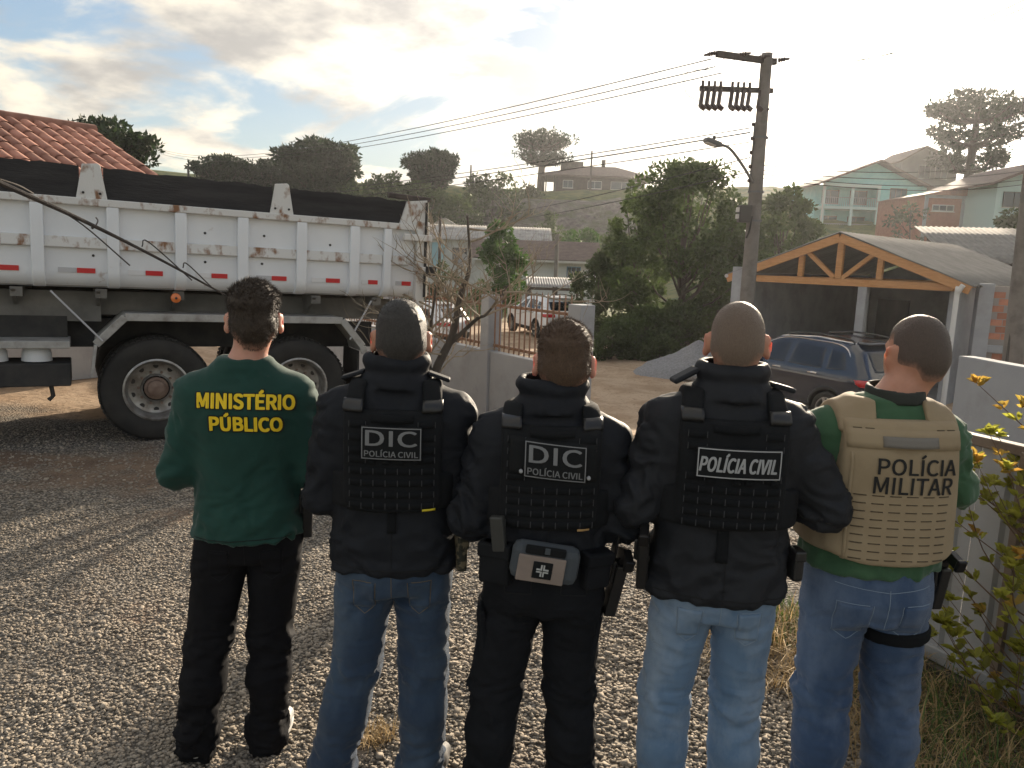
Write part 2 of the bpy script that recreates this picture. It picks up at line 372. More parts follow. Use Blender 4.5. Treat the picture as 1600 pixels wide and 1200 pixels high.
# ---------------------------------------------------------------- implicit surfaces for bodies and clothes
def smin(a, b, k):
    if k <= 0: return np.minimum(a, b)
    h = np.clip(0.5 + 0.5 * (b - a) / k, 0, 1); return b * (1 - h) + a * h - k * h * (1 - h)
def smax(a, b, k): return -smin(-a, -b, k)
class Field:
    def __init__(s, lo, hi, h):
        s.h = h; s.lo = np.array(lo, float); s.n = np.ceil((np.array(hi, float) - s.lo) / h).astype(int) + 1
        s.d = np.full(s.n, 0.5, np.float32)
        s.ax = [s.lo[i] + np.arange(s.n[i]) * h for i in range(3)]
    def block(s, lo, hi, m):
        sl = []
        for i in range(3):
            a = int(np.clip(np.floor((lo[i] - m - s.lo[i]) / s.h), 0, s.n[i])); b = int(np.clip(np.ceil((hi[i] + m - s.lo[i]) / s.h) + 1, 0, s.n[i])); sl.append(slice(a, b))
        g = np.meshgrid(*[s.ax[i][sl[i]] for i in range(3)], indexing='ij')
        return tuple(sl), np.stack(g, -1)
    def add(s, fn, lo, hi, k=0.0):
        sl, P = s.block(lo, hi, max(k, 3 * s.h)); 
        if P.size: s.d[sl] = smin(s.d[sl], fn(P), k)
    def sub(s, fn, lo, hi, k=0.0):
        sl, P = s.block(lo, hi, max(k, 3 * s.h))
        if P.size: s.d[sl] = -smin(-s.d[sl], fn(P), k)
    def capsule(s, a, b, ra, rb, k=0.0, sub=False):
        a, b = np.array(a, float), np.array(b, float); r = max(ra, rb)
        def fn(P):
            ab = b - a; t = np.clip(((P - a) @ ab) / (ab @ ab), 0, 1)
            return np.linalg.norm(P - a - t[..., None] * ab, axis=-1) - (ra + (rb - ra) * t)
        (s.sub if sub else s.add)(fn, np.minimum(a, b) - r, np.maximum(a, b) + r, k)
    def ellipsoid(s, c, r, k=0.0, rot=None, sub=False):
        c, r = np.array(c, float), np.array(r, float); M = np.array(Euler(rot).to_matrix()) if rot is not None else np.eye(3)
        def fn(P):
            q = (P - c) @ M; l = np.linalg.norm(q / r, axis=-1); g = np.linalg.norm(q / r ** 2, axis=-1)
            return np.where(g > 1e-9, l * (l - 1) / np.maximum(g, 1e-9), -r.min())
        m = r.max(); (s.sub if sub else s.add)(fn, c - m, c + m, k)
    def mesh(s):
        d = s.d; ins = d < 0
        c = [ins[i:ins.shape[0] - 1 + i, j:ins.shape[1] - 1 + j, k:ins.shape[2] - 1 + k] for i in (0, 1) for j in (0, 1) for k in (0, 1)]
        al = c[0].copy(); an = c[0].copy()
        for q in c[1:]: al &= q; an |= q
        act = an & ~al; I = np.argwhere(act); n = len(I)
        idx = np.full(act.shape, -1, np.int64); idx[tuple(I.T)] = np.arange(n)
        acc = np.zeros((n, 3)); cnt = np.zeros(n)
        cor = [(i, j, k) for i in (0, 1) for j in (0, 1) for k in (0, 1)]
        for p in cor:
            for ax in range(3):
                if p[ax]: continue
                q = list(p); q[ax] = 1
                va = d[I[:, 0] + p[0], I[:, 1] + p[1], I[:, 2] + p[2]]; vb = d[I[:, 0] + q[0], I[:, 1] + q[1], I[:, 2] + q[2]]
                mk = (va < 0) != (vb < 0); t = np.where(mk, va / np.where(mk, va - vb, 1), 0)
                pos = np.array(p, float)[None] + np.eye(3)[ax][None] * t[:, None]
                acc += pos * mk[:, None]; cnt += mk
        v = (I + acc / cnt[:, None]) * s.h + s.lo
        fs = []
        for ax in range(3):
            o1, o2 = [(1, 2), (2, 0), (0, 1)][ax]
            sa = [slice(0, None)] * 3; sb = [slice(0, None)] * 3; sa[ax] = slice(0, -1); sb[ax] = slice(1, None)
            A = ins[tuple(sa)]; B = ins[tuple(sb)]; E_ = np.argwhere(A != B)
            E_ = E_[(E_[:, o1] > 0) & (E_[:, o2] > 0) & (E_[:, o1] < s.n[o1] - 1) & (E_[:, o2] < s.n[o2] - 1)]
            if not len(E_): continue
            flip = A[tuple(E_.T)]
            def cell(d1, d2):
                q = E_.copy(); q[:, o1] += d1; q[:, o2] += d2; return idx[tuple(q.T)]
            Q = np.stack([cell(-1, -1), cell(0, -1), cell(0, 0), cell(-1, 0)], -1)
            Q[~flip] = Q[~flip][:, ::-1]
            fs.append(Q)
        f = np.concatenate(fs); f = f[(f >= 0).all(1)]
        return v, f
def vnormals(v, f):
    n = np.zeros_like(v); fn = np.cross(v[f[:, 2]] - v[f[:, 0]], v[f[:, 3]] - v[f[:, 1]])
    for k in range(4): np.add.at(n, f[:, k], fn)
    return n / np.maximum(np.linalg.norm(n, axis=1, keepdims=True), 1e-12)
def relax(v, f, it=2, w=0.5):
    for _ in range(it):
        s = np.zeros_like(v); c = np.zeros(len(v))
        for k in range(4):
            a, b = f[:, k], f[:, (k + 1) % 4]; np.add.at(s, a, v[b]); np.add.at(s, b, v[a]); np.add.at(c, a, 1); np.add.at(c, b, 1)
        v = v * (1 - w) + w * s / np.maximum(c, 1)[:, None]
    return v
def dense(st, n=80):
    """smooth table of torso stations (z, rx, ry, cy)"""
    st = np.array(st, float); z = np.linspace(st[0, 0], st[-1, 0], n)
    out = [z]
    for k in (1, 2, 3):
        y = np.interp(z, st[:, 0], st[:, k]); ker = np.ones(9) / 9; yp = np.pad(y, 4, mode='edge'); out.append(np.convolve(yp, ker, 'valid'))
    return np.stack(out, -1)
def loft_fn(T, grow=0.0, n=2.4, z0=None, z1=None):
    z0 = T[0, 0] if z0 is None else z0; z1 = T[-1, 0] if z1 is None else z1
    def fn(P):
        x, y, z = P[..., 0], P[..., 1], P[..., 2]
        rx = np.interp(z, T[:, 0], T[:, 1]); ry = np.interp(z, T[:, 0], T[:, 2]); cy = np.interp(z, T[:, 0], T[:, 3])
        q = ((np.abs(x) / rx) ** n + (np.abs(y - cy) / ry) ** n) ** (1 / n)
        d = (q - 1) * np.minimum(rx, ry) - grow
        return np.maximum(d, np.maximum(z - z1, z0 - z))
    return fn
def folds(v, n, amp, freq, seed, sharp=0.0, warp=0.6, mask=None):
    f = np.array(freq, float); p = v * f
    w = np.stack([fbm(v * 5, seed + 11, 2), fbm(v * 5, seed + 17, 2), fbm(v * 5, seed + 23, 2)], -1) - 0.5
    a = fbm(p + w * warp * 4, seed, 2)
    if sharp > 0: a = (1 - sharp) * a + sharp * (1 - np.abs(2 * a - 1) * 2.2)
    a = (a - 0.5) * 2 * amp
    if mask is not None: a = a * mask
    return v + n * a[:, None]

# ---------------------------------------------------------------- people
SKIN = mat('skin', (0.52, 0.27, 0.19), 0.55, col2=(0.46, 0.21, 0.145), scale=30, sss=0.5, bump=0.12, bscale=220, bdist=0.002)
def head_local(P, hc, yaw, pitch=0.0):
    c, s = math.cos(yaw), math.sin(yaw); q = P - np.array(hc)
    x, y, z = q[..., 0] * c + q[..., 1] * s, -q[..., 0] * s + q[..., 1] * c, q[..., 2]
    c, s = math.cos(pitch), math.sin(pitch)
    return np.stack([x, y * c + z * s, -y * s + z * c], -1)
def ell(q, c, r):
    q = (q - np.array(c)) ; r = np.array(r); l = np.linalg.norm(q / r, axis=-1); g = np.linalg.norm(q / r ** 2, axis=-1)
    return l * (l - 1) / np.maximum(g, 1e-6)
def skull(q):
    d = ell(q, (0, -0.012, 0.030), (0.0745, 0.098, 0.094))
    d = smin(d, ell(q, (0, -0.052, -0.012), (0.064, 0.056, 0.062)), 0.03)
    d = smin(d, ell(q, (0, 0.028, -0.040), (0.060, 0.066, 0.080)), 0.04)
    return d
def head_fn(hc, yaw, pitch, fat=0.0):
    def fn(P):
        q = head_local(P, hc, yaw, pitch); d = skull(q) - fat * 0.004 * (q[..., 2] < 0)
        d = smin(d, ell(q, (0, 0.098, -0.022), (0.014, 0.020, 0.026)), 0.014)      # nose
        d = smin(d, ell(q, (0, 0.078, 0.022), (0.05, 0.018, 0.012)), 0.02)        # brow
        d = smin(d, ell(q, (0, 0.070, -0.098), (0.026, 0.022, 0.020)), 0.02)      # chin
        d = smin(d, ell(q, (0, 0.086, -0.066), (0.022, 0.010, 0.010)), 0.01)      # lips
        for s in (-1, 1):
            d = -smin(-d, ell(q, (s * 0.031, 0.094, 0.002), (0.016, 0.012, 0.010)), 0.01)   # eye sockets
        ax = np.abs(q[..., 0])
        e = np.stack([ax - 0.090, q[..., 1] + 0.006, q[..., 2] + 0.006], -1)
        c_, s_ = math.cos(0.62), math.sin(0.62)
        u = e[..., 0] * c_ - e[..., 1] * s_; w_ = e[..., 0] * s_ + e[..., 1] * c_
        e2 = np.stack([u, w_, e[..., 2] + 0.12 * w_], -1)
        ear = ell(e2, (0.002, -0.010, 0.004), (0.0095, 0.026, 0.036))
        ear = smin(ear, ell(e2, (0.0, -0.002, -0.024), (0.007, 0.012, 0.014)), 0.008)   # lobe
        ear = -smin(-ear, ell(e2, (0.010, 0.004, 0.004), (0.007, 0.013, 0.02)), 0.004)  # hollow
        return smin(d, ear, 0.007)
    return fn
def arm_points(p, s):
    sh = np.array([s * (p['shx'] - 0.012), p.get('shy', -0.01), p['shz'] - 0.05]); el = np.array(p['elL'] if s < 0 else p['elR'], float); wr = np.array(p['wrL'] if s < 0 else p['wrR'], float)
    return sh, el, wr
def leg_points(p, s):
    hip = np.array([s * 0.092, 0.0, p['hipz']]); kn = np.array(p['knL'] if s < 0 else p['knR'], float); an = np.array(p['anL'] if s < 0 else p['anR'], float)
    return hip, kn, an
def build_body(p, par):
    H = p['H']; hc = np.array(p['hc']); F_ = Field((-0.42, -0.30, -0.0), (0.42, 0.44, H + 0.03), 0.0080)
    T = dense([(p['hipz'] - 0.08, 0.13, 0.09, 0), (p['hipz'] + 0.05, 0.15, 0.10, 0), (p['hipz'] + 0.2, 0.135, 0.09, 0), (p['shz'] - 0.16, 0.165, 0.10, 0), (p['shz'] - 0.02, 0.16, 0.085, -0.01), (p['shz'] + 0.04, 0.09, 0.06, -0.015)])
    F_.add(loft_fn(T), (-0.25, -0.2, T[0, 0]), (0.25, 0.2, T[-1, 0]), 0.02)
    nb = np.array([0, -0.02, p['shz'] + 0.02]); fat = p.get('fat', 0)
    F_.capsule(nb, hc + np.array([0, -0.022, -0.04]), 0.066 + 0.006 * fat, 0.054 + 0.006 * fat, 0.03)
    for s in (-1, 1):
        F_.capsule((s * 0.02, -0.025, p['shz'] + 0.045), (s * 0.13, -0.015, p['shz'] - 0.03), 0.042, 0.038, 0.04)
        sh, el, wr = arm_points(p, s)
        F_.capsule(sh, el, 0.052, 0.038, 0.03); F_.capsule(el, wr, 0.038, 0.026, 0.015)
        # hand: palm, four fingers of different length, thumb
        d = (wr - el) / np.linalg.norm(wr - el); inn = np.array([-s, 0.35, 0.0]); inn /= np.linalg.norm(inn); dn = np.array([0, 0.15, -1.0]); dn /= np.linalg.norm(dn)
        palm = wr + d * 0.02 + inn * 0.03
        F_.capsule(wr, palm, 0.026, 0.030, 0.012); F_.capsule(palm + dn * 0.02, palm + dn * 0.02 + inn * 0.03, 0.026, 0.022, 0.015)
        for k, L in enumerate((0.066, 0.074, 0.068, 0.054)):
            o = palm + inn * 0.04 + dn * (0.034 - 0.021 * k) + d * 0.004
            m = o + inn * L * 0.55 + d * 0.012; e = m + inn * L * 0.32 + dn * 0.006 - d * 0.030
            F_.capsule(o, m, 0.0095, 0.0088, 0.004); F_.capsule(m, e, 0.0088, 0.0078, 0.003)
        t0 = palm - dn * 0.02; t1 = t0 + inn * 0.030 - dn * 0.026; F_.capsule(t0, t1, 0.013, 0.011, 0.008); F_.capsule(t1, t1 + inn * 0.03 - dn * 0.004, 0.011, 0.009, 0.003)
        hip, kn, an = leg_points(p, s)
        F_.capsule(hip, kn, 0.078, 0.05, 0.02); F_.capsule(kn, (kn + an) / 2 + np.array([0, -0.015, 0.05]), 0.048, 0.05, 0.02); F_.capsule((kn + an) / 2 + np.array([0, -0.015, 0.05]), an, 0.048, 0.034, 0.02)
        F_.capsule(an + np.array([0, 0, -0.03]), an + np.array([s * 0.03, 0.14, -0.048]), 0.034, 0.024, 0.015)
    F_.add(head_fn(hc, p['yaw'], p.get('hp', 0), fat), hc - 0.16, hc + 0.16, 0.028)
    v, f = F_.mesh(); v = relax(v, f, 1, 0.4)
    o = np_mesh('body', v, f, p['skin'], par, smooth=True)
    for s in (-1, 1):
        eye = MB()
        c, sn = math.cos(p['yaw']), math.sin(p['yaw']); lx, ly = s * 0.031, 0.080
        eye.lathe([(0.0005, -0.0105), (0.006, -0.0085), (0.0095, -0.004), (0.0105, 0), (0.0095, 0.004), (0.006, 0.0085), (0.0005, 0.0105)], (hc[0] + lx * c - ly * sn, hc[1] + lx * sn + ly * c, hc[2] + 0.002), 12)
        eye.build('eye', mat('eye_white', (0.7, 0.68, 0.65), 0.2), par, smooth=True)
    return v, f
def hair_line(q, nape, front):
    x, y = q[..., 0], q[..., 1]
    line = np.where(y < -0.020, nape + 0.035 * sstep(0.025, 0.062, np.abs(x)), nape + 0.035 + (0.042 - nape - 0.035) * sstep(-0.020, 0.008, y))
    return np.where(y > 0.03, 0.030 + 0.050 * sstep(0.03, front, y), line)
def build_hair(p, par):
    hc = np.array(p['hc']); hr = p['hair']; F_ = Field(hc - 0.16, hc + 0.165, 0.0045)
    nape = hr.get('nape', -0.085); top = hr['top']; side = hr['side']; front = hr.get('front', 0.075)
    def fn(P):
        q = head_local(P, hc, p['yaw'], p.get('hp', 0)); x, y, z = q[..., 0], q[..., 1], q[..., 2]
        th = side + (top - side) * sstep(0.03, 0.10, z)
        th = th + hr.get('rough', 0.002) * (fbm(q * np.array([55, 55, 30.]), p['seed'], 2) - 0.5) * 2
        th = th * (0.25 + 0.75 * sstep(0.0, 0.03, z - hair_line(q, nape, front)))
        th = th * (1 - hr.get('bald', 0) * np.exp(-((x / 0.045) ** 2 + ((y - hr.get('baldy', 0.02)) / 0.05) ** 2)) * (z > 0.05))
        nk = np.linalg.norm(np.stack([q[..., 0] * 0.95, q[..., 1] + 0.030, np.maximum(np.maximum(q[..., 2] + 0.03, -0.16 - q[..., 2]), 0)], -1), axis=-1) - 0.057 - 0.006 * p.get('fat', 0)
        sk = smin(skull(q), nk, 0.03); d = sk - th
        line = hair_line(q, nape, front)
        if False: line = np.where(y < -0.020, nape + 0.035 * sstep(0.025, 0.062, np.abs(x)), nape + 0.02 + (0.042 - nape - 0.02) * sstep(-0.020, 0.008, y))
        jag = (fbm(q * 70, p['seed'] + 5, 2) - 0.5) * 0.010
        d = np.maximum(d, (line + jag - z) * 0.8)
        d = np.maximum(d, (y - front - 0.012) * 0.8)
        return np.maximum(d, -(sk + 0.008))
    F_.add(fn, hc - 0.15, hc + 0.16, 0)
    v, f = F_.mesh(); v = relax(v, f, 1, 0.35)
    m = mat(hr['mat'], hr['col'], 0.5, col2=hr['col2'], scale=260, stretch=(1, 1, 0.5), bump=1.0, bscale=420, bdist=0.004, var=0.45)
    nt = m.node_tree; bs = nt.nodes['Principled BSDF']; src = bs.inputs['Base Color'].links[0].from_socket; mx = nt.nodes.new('ShaderNodeMix'); mx.data_type = 'RGBA'; fa = nt.nodes.new('ShaderNodeAttribute'); fa.attribute_name = 'cover'
    mx.inputs[6].default_value = (0.40, 0.21, 0.145, 1); nt.links.new(fa.outputs['Fac'], mx.inputs[0]); nt.links.new(src, mx.inputs[7]); nt.links.new(mx.outputs[2], bs.inputs['Base Color'])
    qv = head_local(v, hc, p['yaw'], p.get('hp', 0)); cov = np.clip((qv[:, 2] - hair_line(qv, nape, front)) / 0.028 + (fbm(qv * 160, 4, 2) - 0.5) * 0.7, 0, 1) * hr.get('cover', 1.0)
    cov = np.clip(cov * (1 - 0.6 * hr.get('bald', 0) * np.exp(-((qv[:, 0] / 0.05) ** 2 + ((qv[:, 1] - hr.get('baldy', 0.02)) / 0.06) ** 2)) * (qv[:, 2] > 0.05)), 0, 1)
    # strands growing out of the cap
    tri = np.concatenate([f[:, [0, 1, 2]], f[:, [0, 2, 3]]]); A, B, C = v[tri[:, 0]], v[tri[:, 1]], v[tri[:, 2]]
    ar = np.linalg.norm(np.cross(B - A, C - A), axis=1); N_ = hr.get('n', 7000); pick = RNG.choice(len(tri), N_, p=ar / ar.sum())
    u = RNG.random((N_, 2)); fl = u.sum(1) > 1; u[fl] = 1 - u[fl]
    nr = np.cross(B - A, C - A); nr /= np.maximum(np.linalg.norm(nr, axis=1, keepdims=True), 1e-12)
    o = A[pick] + (B - A)[pick] * u[:, :1] + (C - A)[pick] * u[:, 1:]; n = nr[pick]
    out = ((o - hc) * n).sum(1) > 0; o, n = o[out], n[out]; k = len(o)
    ql = head_local(o, hc, p['yaw'], p.get('hp', 0))
    comb = np.array([0.25, -0.35, -1.0]) * np.ones((k, 1)); 
    comb[ql[:, 2] > 0.085] = hr.get('comb', (0.7, 0.5, 0.1)); comb = comb - n * (comb * n).sum(1, keepdims=True)
    ln = (hr['len'] * (0.55 + 0.45 * sstep(0.0, 0.10, ql[:, 2])) * RNG.uniform(0.5, 1.2, k))[:, None]
    dirn = n * hr.get('lift', 0.55) + comb * 0.75 + RNG.normal(0, 0.28, (k, 3)); dirn /= np.linalg.norm(dirn, axis=1, keepdims=True)
    sidev = np.cross(dirn, RNG.normal(0, 1, (k, 3))); sidev /= np.linalg.norm(sidev, axis=1, keepdims=True); w = hr.get('w', 0.0008)
    base = o - n * 0.002; V2 = np.stack([base - sidev * w, base + sidev * w, base + dirn * ln], 1).reshape(-1, 3); 
    F2 = np.arange(k * 3).reshape(-1, 3)
    vv = np.concatenate([v, V2]); me_f = [tuple(q) for q in f] + [tuple(q + len(v)) for q in F2]
    me = bpy.data.meshes.new('hair'); me.from_pydata(vv.tolist(), [], me_f); me.update()
    a = me.attributes.new('var', 'FLOAT', 'FACE'); a.data.foreach_set('value', np.concatenate([np.full(len(f), 0.5), RNG.random(k)]).astype(np.float32))
    a = me.attributes.new('cover', 'FLOAT', 'POINT'); a.data.foreach_set('value', np.concatenate([cov, np.full(len(V2), min(1.0, 0.25 + hr.get('cover', 1.0)))]).astype(np.float32))
    link_mesh('hair', me, m, par, smooth=True)

def cloth_top(p, par, name, m, zh, st, armr, wrap, collar=None, fold=1.0, h=0.0085, seed=1, sleeve_end=0.93):
    """upper garment: torso loft, sleeves, optional standing collar; returns mesh data"""
    T = dense(st); F_ = Field((-0.46, -0.30, zh - 0.03), (0.46, 0.46, p['shz'] + 0.22), h)
    F_.add(loft_fn(T, 0, 2.5), (-0.32, -0.25, T[0, 0]), (0.32, 0.28, T[-1, 0]), 0.0)
    p['torso'] = F_.d.copy()
    for s in (-1, 1):
        sh, el, wr = arm_points(p, s); a, b, c = armr
        F_.capsule(np.array([s * 0.055, -0.02, p['shz'] + 0.022]), sh + np.array([-s * 0.02, 0, 0.0]), 0.05, a * 0.97, 0.05)
        F_.capsule(sh, el, a, b, 0.045); F_.capsule(el, el + (wr - el) * sleeve_end, b * 0.98, c, 0.02)
    p['field'] = F_; F_0 = F_.d.copy()
    if collar:
        z0, z1, r0, r1 = collar; c0 = np.array([0, -0.025, 0]); 
        def fn(P):
            z = P[..., 2]; t = np.clip((z - z0) / (z1 - z0), 0, 1); r = r0 + (r1 - r0) * t + 0.010 * np.exp(-((t - 0.80) / 0.16) ** 2) - 0.006 * np.exp(-((t - 0.48) / 0.10) ** 2)
            q = np.sqrt((P[..., 0] / 1.08) ** 2 + (P[..., 1] + 0.028 - 0.02 * t) ** 2)
            return np.maximum(np.abs(q - r + 0.009) - 0.010, np.maximum(z - z1 - 0.012 * np.cos(np.arctan2(P[..., 1], P[..., 0]) + 1.57) * 0, z0 - z))
        F_.add(fn, (-0.14, -0.17, z0), (0.14, 0.12, z1), 0.018)
    v, f = F_.mesh(); F_.d = F_0; v = relax(v, f, 2, 0.5); n = vnormals(v, f)
    arm = sstep(0.19, 0.25, np.abs(v[:, 0])); low = 1 - sstep(zh, zh + 0.3, v[:, 2])
    v = folds(v, n, 0.0085 * fold, (5, 5, 9), seed, 0.75, 0.9, 0.35 + 0.55 * arm + 0.8 * low)
    n = vnormals(v, f); v = folds(v, n, 0.0055 * fold, (11, 11, 22), seed + 3, 0.9, 1.3, 0.30 + 0.8 * arm + 0.5 * low)
    o = np_mesh(name, v, f, m, par, smooth=True)
    return o, T, BVHTree.FromPolygons(v.tolist(), f.tolist())
def cloth_legs(p, par, name, m, zt, rad, fold=1.0, seed=2, h=0.0085, hemr=0.072, seat=(0.178, 0.125)):
    F_ = Field((-0.36, -0.26, 0.0), (0.36, 0.30, zt + 0.03), h); hz = p['hipz']
    T = dense([(hz - 0.10, seat[0] * 0.93, seat[1] * 0.95, -0.005), (hz - 0.02, seat[0], seat[1] * 1.06, -0.012), (hz + 0.06, seat[0] * 0.98, seat[1] * 1.02, -0.006), (zt, seat[0] * 0.9, seat[1] * 0.92, 0)])
    F_.add(loft_fn(T, 0, 2.3), (-0.3, -0.25, T[0, 0]), (0.3, 0.25, zt), 0)
    a, b, c = rad
    for s in (-1, 1):
        hip, kn, an = leg_points(p, s); calf = kn + (an - kn) * 0.4 + np.array([0, -0.016, 0])
        F_.capsule(hip + np.array([0, -0.012, -0.05]), kn, a, b, 0.018); F_.capsule(kn, calf, b, b * 0.99, 0.02); F_.capsule(calf, an + np.array([0, 0, -0.02]), b * 0.98, c, 0.02)
        F_.capsule(an + np.array([0, 0, 0.015]), an + np.array([0, 0, -0.035]), hemr, hemr, 0.02)
    v, f = F_.mesh(); v = relax(v, f, 2, 0.5); n = vnormals(v, f)
    z = v[:, 2]; knee = np.exp(-((z - p['knL'][2]) / 0.10) ** 2); ank = 1 - sstep(0.10, 0.34, z); crot = np.exp(-((z - (hz - 0.12)) / 0.07) ** 2)
    v = folds(v, n, 0.0085 * fold, (6, 6, 15), seed, 0.55, 0.8, 0.25 + 0.9 * knee + 1.3 * ank + 0.8 * crot)
    n = vnormals(v, f); v = folds(v, n, 0.0065 * fold, (12, 12, 34), seed + 5, 0.6, 0.8, 0.2 + 0.9 * knee + 1.4 * ank + 0.5 * crot)
    o = np_mesh(name, v, f, m, par, smooth=True)
    return o, BVHTree.FromPolygons(v.tolist(), f.tolist())
def shoe(p, par, m, sole, s):
    an = np.array(p['anL'] if s < 0 else p['anR'], float); F_ = Field(an + np.array([-0.12, -0.14, -an[2]]), an + np.array([0.14, 0.26, 0.06]), 0.006)
    toe = np.array([s * p.get('toe', 0.05), 0.17, 0])
    b0 = np.array([an[0], an[1], 0.0])
    F_.capsule(b0 + np.array([0, -0.012, 0.045]), b0 + toe * 0.6 + np.array([0, 0, 0.040]), 0.041, 0.043, 0); F_.capsule(b0 + toe * 0.6 + np.array([0, 0, 0.040]), b0 + toe + np.array([0, 0, 0.03]), 0.043, 0.030, 0.02)
    F_.capsule(b0 + np.array([0, -0.008, 0.05]), an + np.array([0, 0, 0.02]), 0.04, 0.045, 0.02)
    def flat(P): return -(P[..., 2] - 0.012)
    F_.d = np.maximum(F_.d, (0.012 - F_.ax[2])[None, None, :].astype(np.float32))
    v, f = F_.mesh(); v = relax(v, f, 1, 0.4); o = np_mesh('shoe', v, f, m, par, smooth=True)
    ring = []
    for k in range(20):
        a = 2 * math.pi * k / 20; t = (math.sin(a) + 1) / 2; ctr = b0 + toe * (t * 1.06 + 0.0) ; ring.append((ctr[0] + math.cos(a) * 0.046, ctr[1] + math.sin(a) * 0.035, 0.0))
    q = MB(); q.prism(ring, (0, 0, 0.001), (0, 0, 0.024)); q.build('sole', sole, o, bevel=0.004)

FONT = None
try:
    import os
    _fp = os.path.join(bpy.utils.resource_path('LOCAL'), 'datafiles', 'fonts', 'Noto Sans CJK Regular.woff2')
    if os.path.exists(_fp): FONT = bpy.data.fonts.load(_fp)
except Exception: FONT = None
# ---- things wrapped on a garment (coordinates: x across, z up, seen from behind)
def poly_surface(bvh, x0, x1, z0, z1, deg=2, lift=0.004):
    """smooth stiff surface y(x,z) resting on the cloth"""
    X, Z = np.meshgrid(np.linspace(x0, x1, 13), np.linspace(z0, z1, 11)); pts = []
    for x, z in zip(X.ravel(), Z.ravel()):
        h = bvh.ray_cast(Vector((x, -0.6, z)), Vector((0, 1, 0)))[0]
        if h is not None and h.y < 0.05: pts.append((x, h.y, z))
    pts = np.array(pts); basis = lambda x, z: np.stack([x ** i * z ** j for i in range(deg + 1) for j in range(deg + 1 - i)], -1)
    zc = (z0 + z1) / 2; A = basis(pts[:, 0], pts[:, 2] - zc); c, *_ = np.linalg.lstsq(A, pts[:, 1], rcond=None)
    off = np.percentile(A @ c - pts[:, 1], 92)
    return lambda x, z: (basis(np.asarray(x, float), np.asarray(z, float) - zc) @ c) - off - lift
def ray_surface(bvh, lift=0.003):
    def fn(x, z):
        x = np.atleast_1d(np.asarray(x, float)); z = np.atleast_1d(np.asarray(z, float)); y = np.zeros(len(x)); last = -0.12
        for i in range(len(x)):
            ys = []
            for dx, dz in ((0, 0), (0.004, 0), (-0.004, 0), (0, 0.004), (0, -0.004)):
                h = bvh.ray_cast(Vector((x[i] + dx, -0.6, z[i] + dz)), Vector((0, 1, 0)))[0]
                if h is not None: ys.append(h.y)
            y[i] = min(ys) if ys else last; last = y[i]
        return y - lift
    return fn
def wrap_panel(name, surf, x0, x1, z0, z1, m, par, thick=0.004, nx=14, nz=10, skew=0.0, lift=0.0, wave=None, corner=0.0):
    xs = np.linspace(0, 1, nx); zs = np.linspace(0, 1, nz); X, Z = np.meshgrid(xs, zs)
    x = x0 + (x1 - x0) * X; z = z0 + (z1 - z0) * Z + skew * (X - 0.5)
    if corner > 0:
        cx = np.clip((np.abs(X - 0.5) * 2 - 1) * (x1 - x0) / 2 + corner, 0, None); x = x; 
        z = (z0 + z1) / 2 + skew * (X - 0.5) + (z - (z0 + z1) / 2 - skew * (X - 0.5)) * (1 - (corner - np.sqrt(np.clip(corner ** 2 - cx ** 2, 0, None))) / ((z1 - z0) / 2))
    y = surf(x.ravel(), z.ravel()).reshape(x.shape) - lift
    if wave is not None: y = y - wave(x, z)
    fr = np.stack([x, y - thick, z], -1).reshape(-1, 3); bk = np.stack([x, y + 0.006, z], -1).reshape(-1, 3); n = nx * nz
    i = np.arange(n).reshape(nz, nx); f = np.stack([i[:-1, :-1], i[:-1, 1:], i[1:, 1:], i[1:, :-1]], -1).reshape(-1, 4)
    loop = list(i[0, :]) + list(i[1:, -1]) + list(i[-1, -2::-1]) + list(i[-2:0:-1, 0])
    side = [(b, a, a + n, b + n) for a, b in zip(loop, loop[1:] + loop[:1])]
    return np_mesh(name, np.concatenate([fr, bk]), np.array([tuple(q) for q in f] + side), m, par, smooth=False)
def text_mesh(txt, size, sx=1.0, bold=0.0, shear=0.0, spacing=1.0, maxlen=0.02):
    cu = bpy.data.curves.new('lettering', 'FONT'); cu.body = txt; cu.font = FONT or cu.font; cu.size = size; cu.align_x = 'CENTER'; cu.align_y = 'CENTER'; cu.offset = bold; cu.shear = shear; cu.space_character = spacing; cu.resolution_u = 4
    ob = bpy.data.objects.new('lettering_src', cu); COL.objects.link(ob); bpy.context.view_layer.update()
    dg = bpy.context.evaluated_depsgraph_get(); me = bpy.data.meshes.new_from_object(ob.evaluated_get(dg))
    bpy.data.objects.remove(ob); bpy.data.curves.remove(cu)
    bm = bmesh.new(); bm.from_mesh(me); bmesh.ops.remove_doubles(bm, verts=bm.verts, dist=1e-6); bmesh.ops.triangulate(bm, faces=bm.faces)
    for _ in range(4):
        es = [e for e in bm.edges if e.calc_length() > maxlen]
        if not es: break
        bmesh.ops.subdivide_edges(bm, edges=es, cuts=1); bmesh.ops.triangulate(bm, faces=bm.faces)
    v = np.array([q.co[:] for q in bm.verts]); f = np.array([[q.index for q in fa.verts] for fa in bm.faces]); bm.free(); bpy.data.meshes.remove(me)
    v[:, 0] *= sx; return v, f
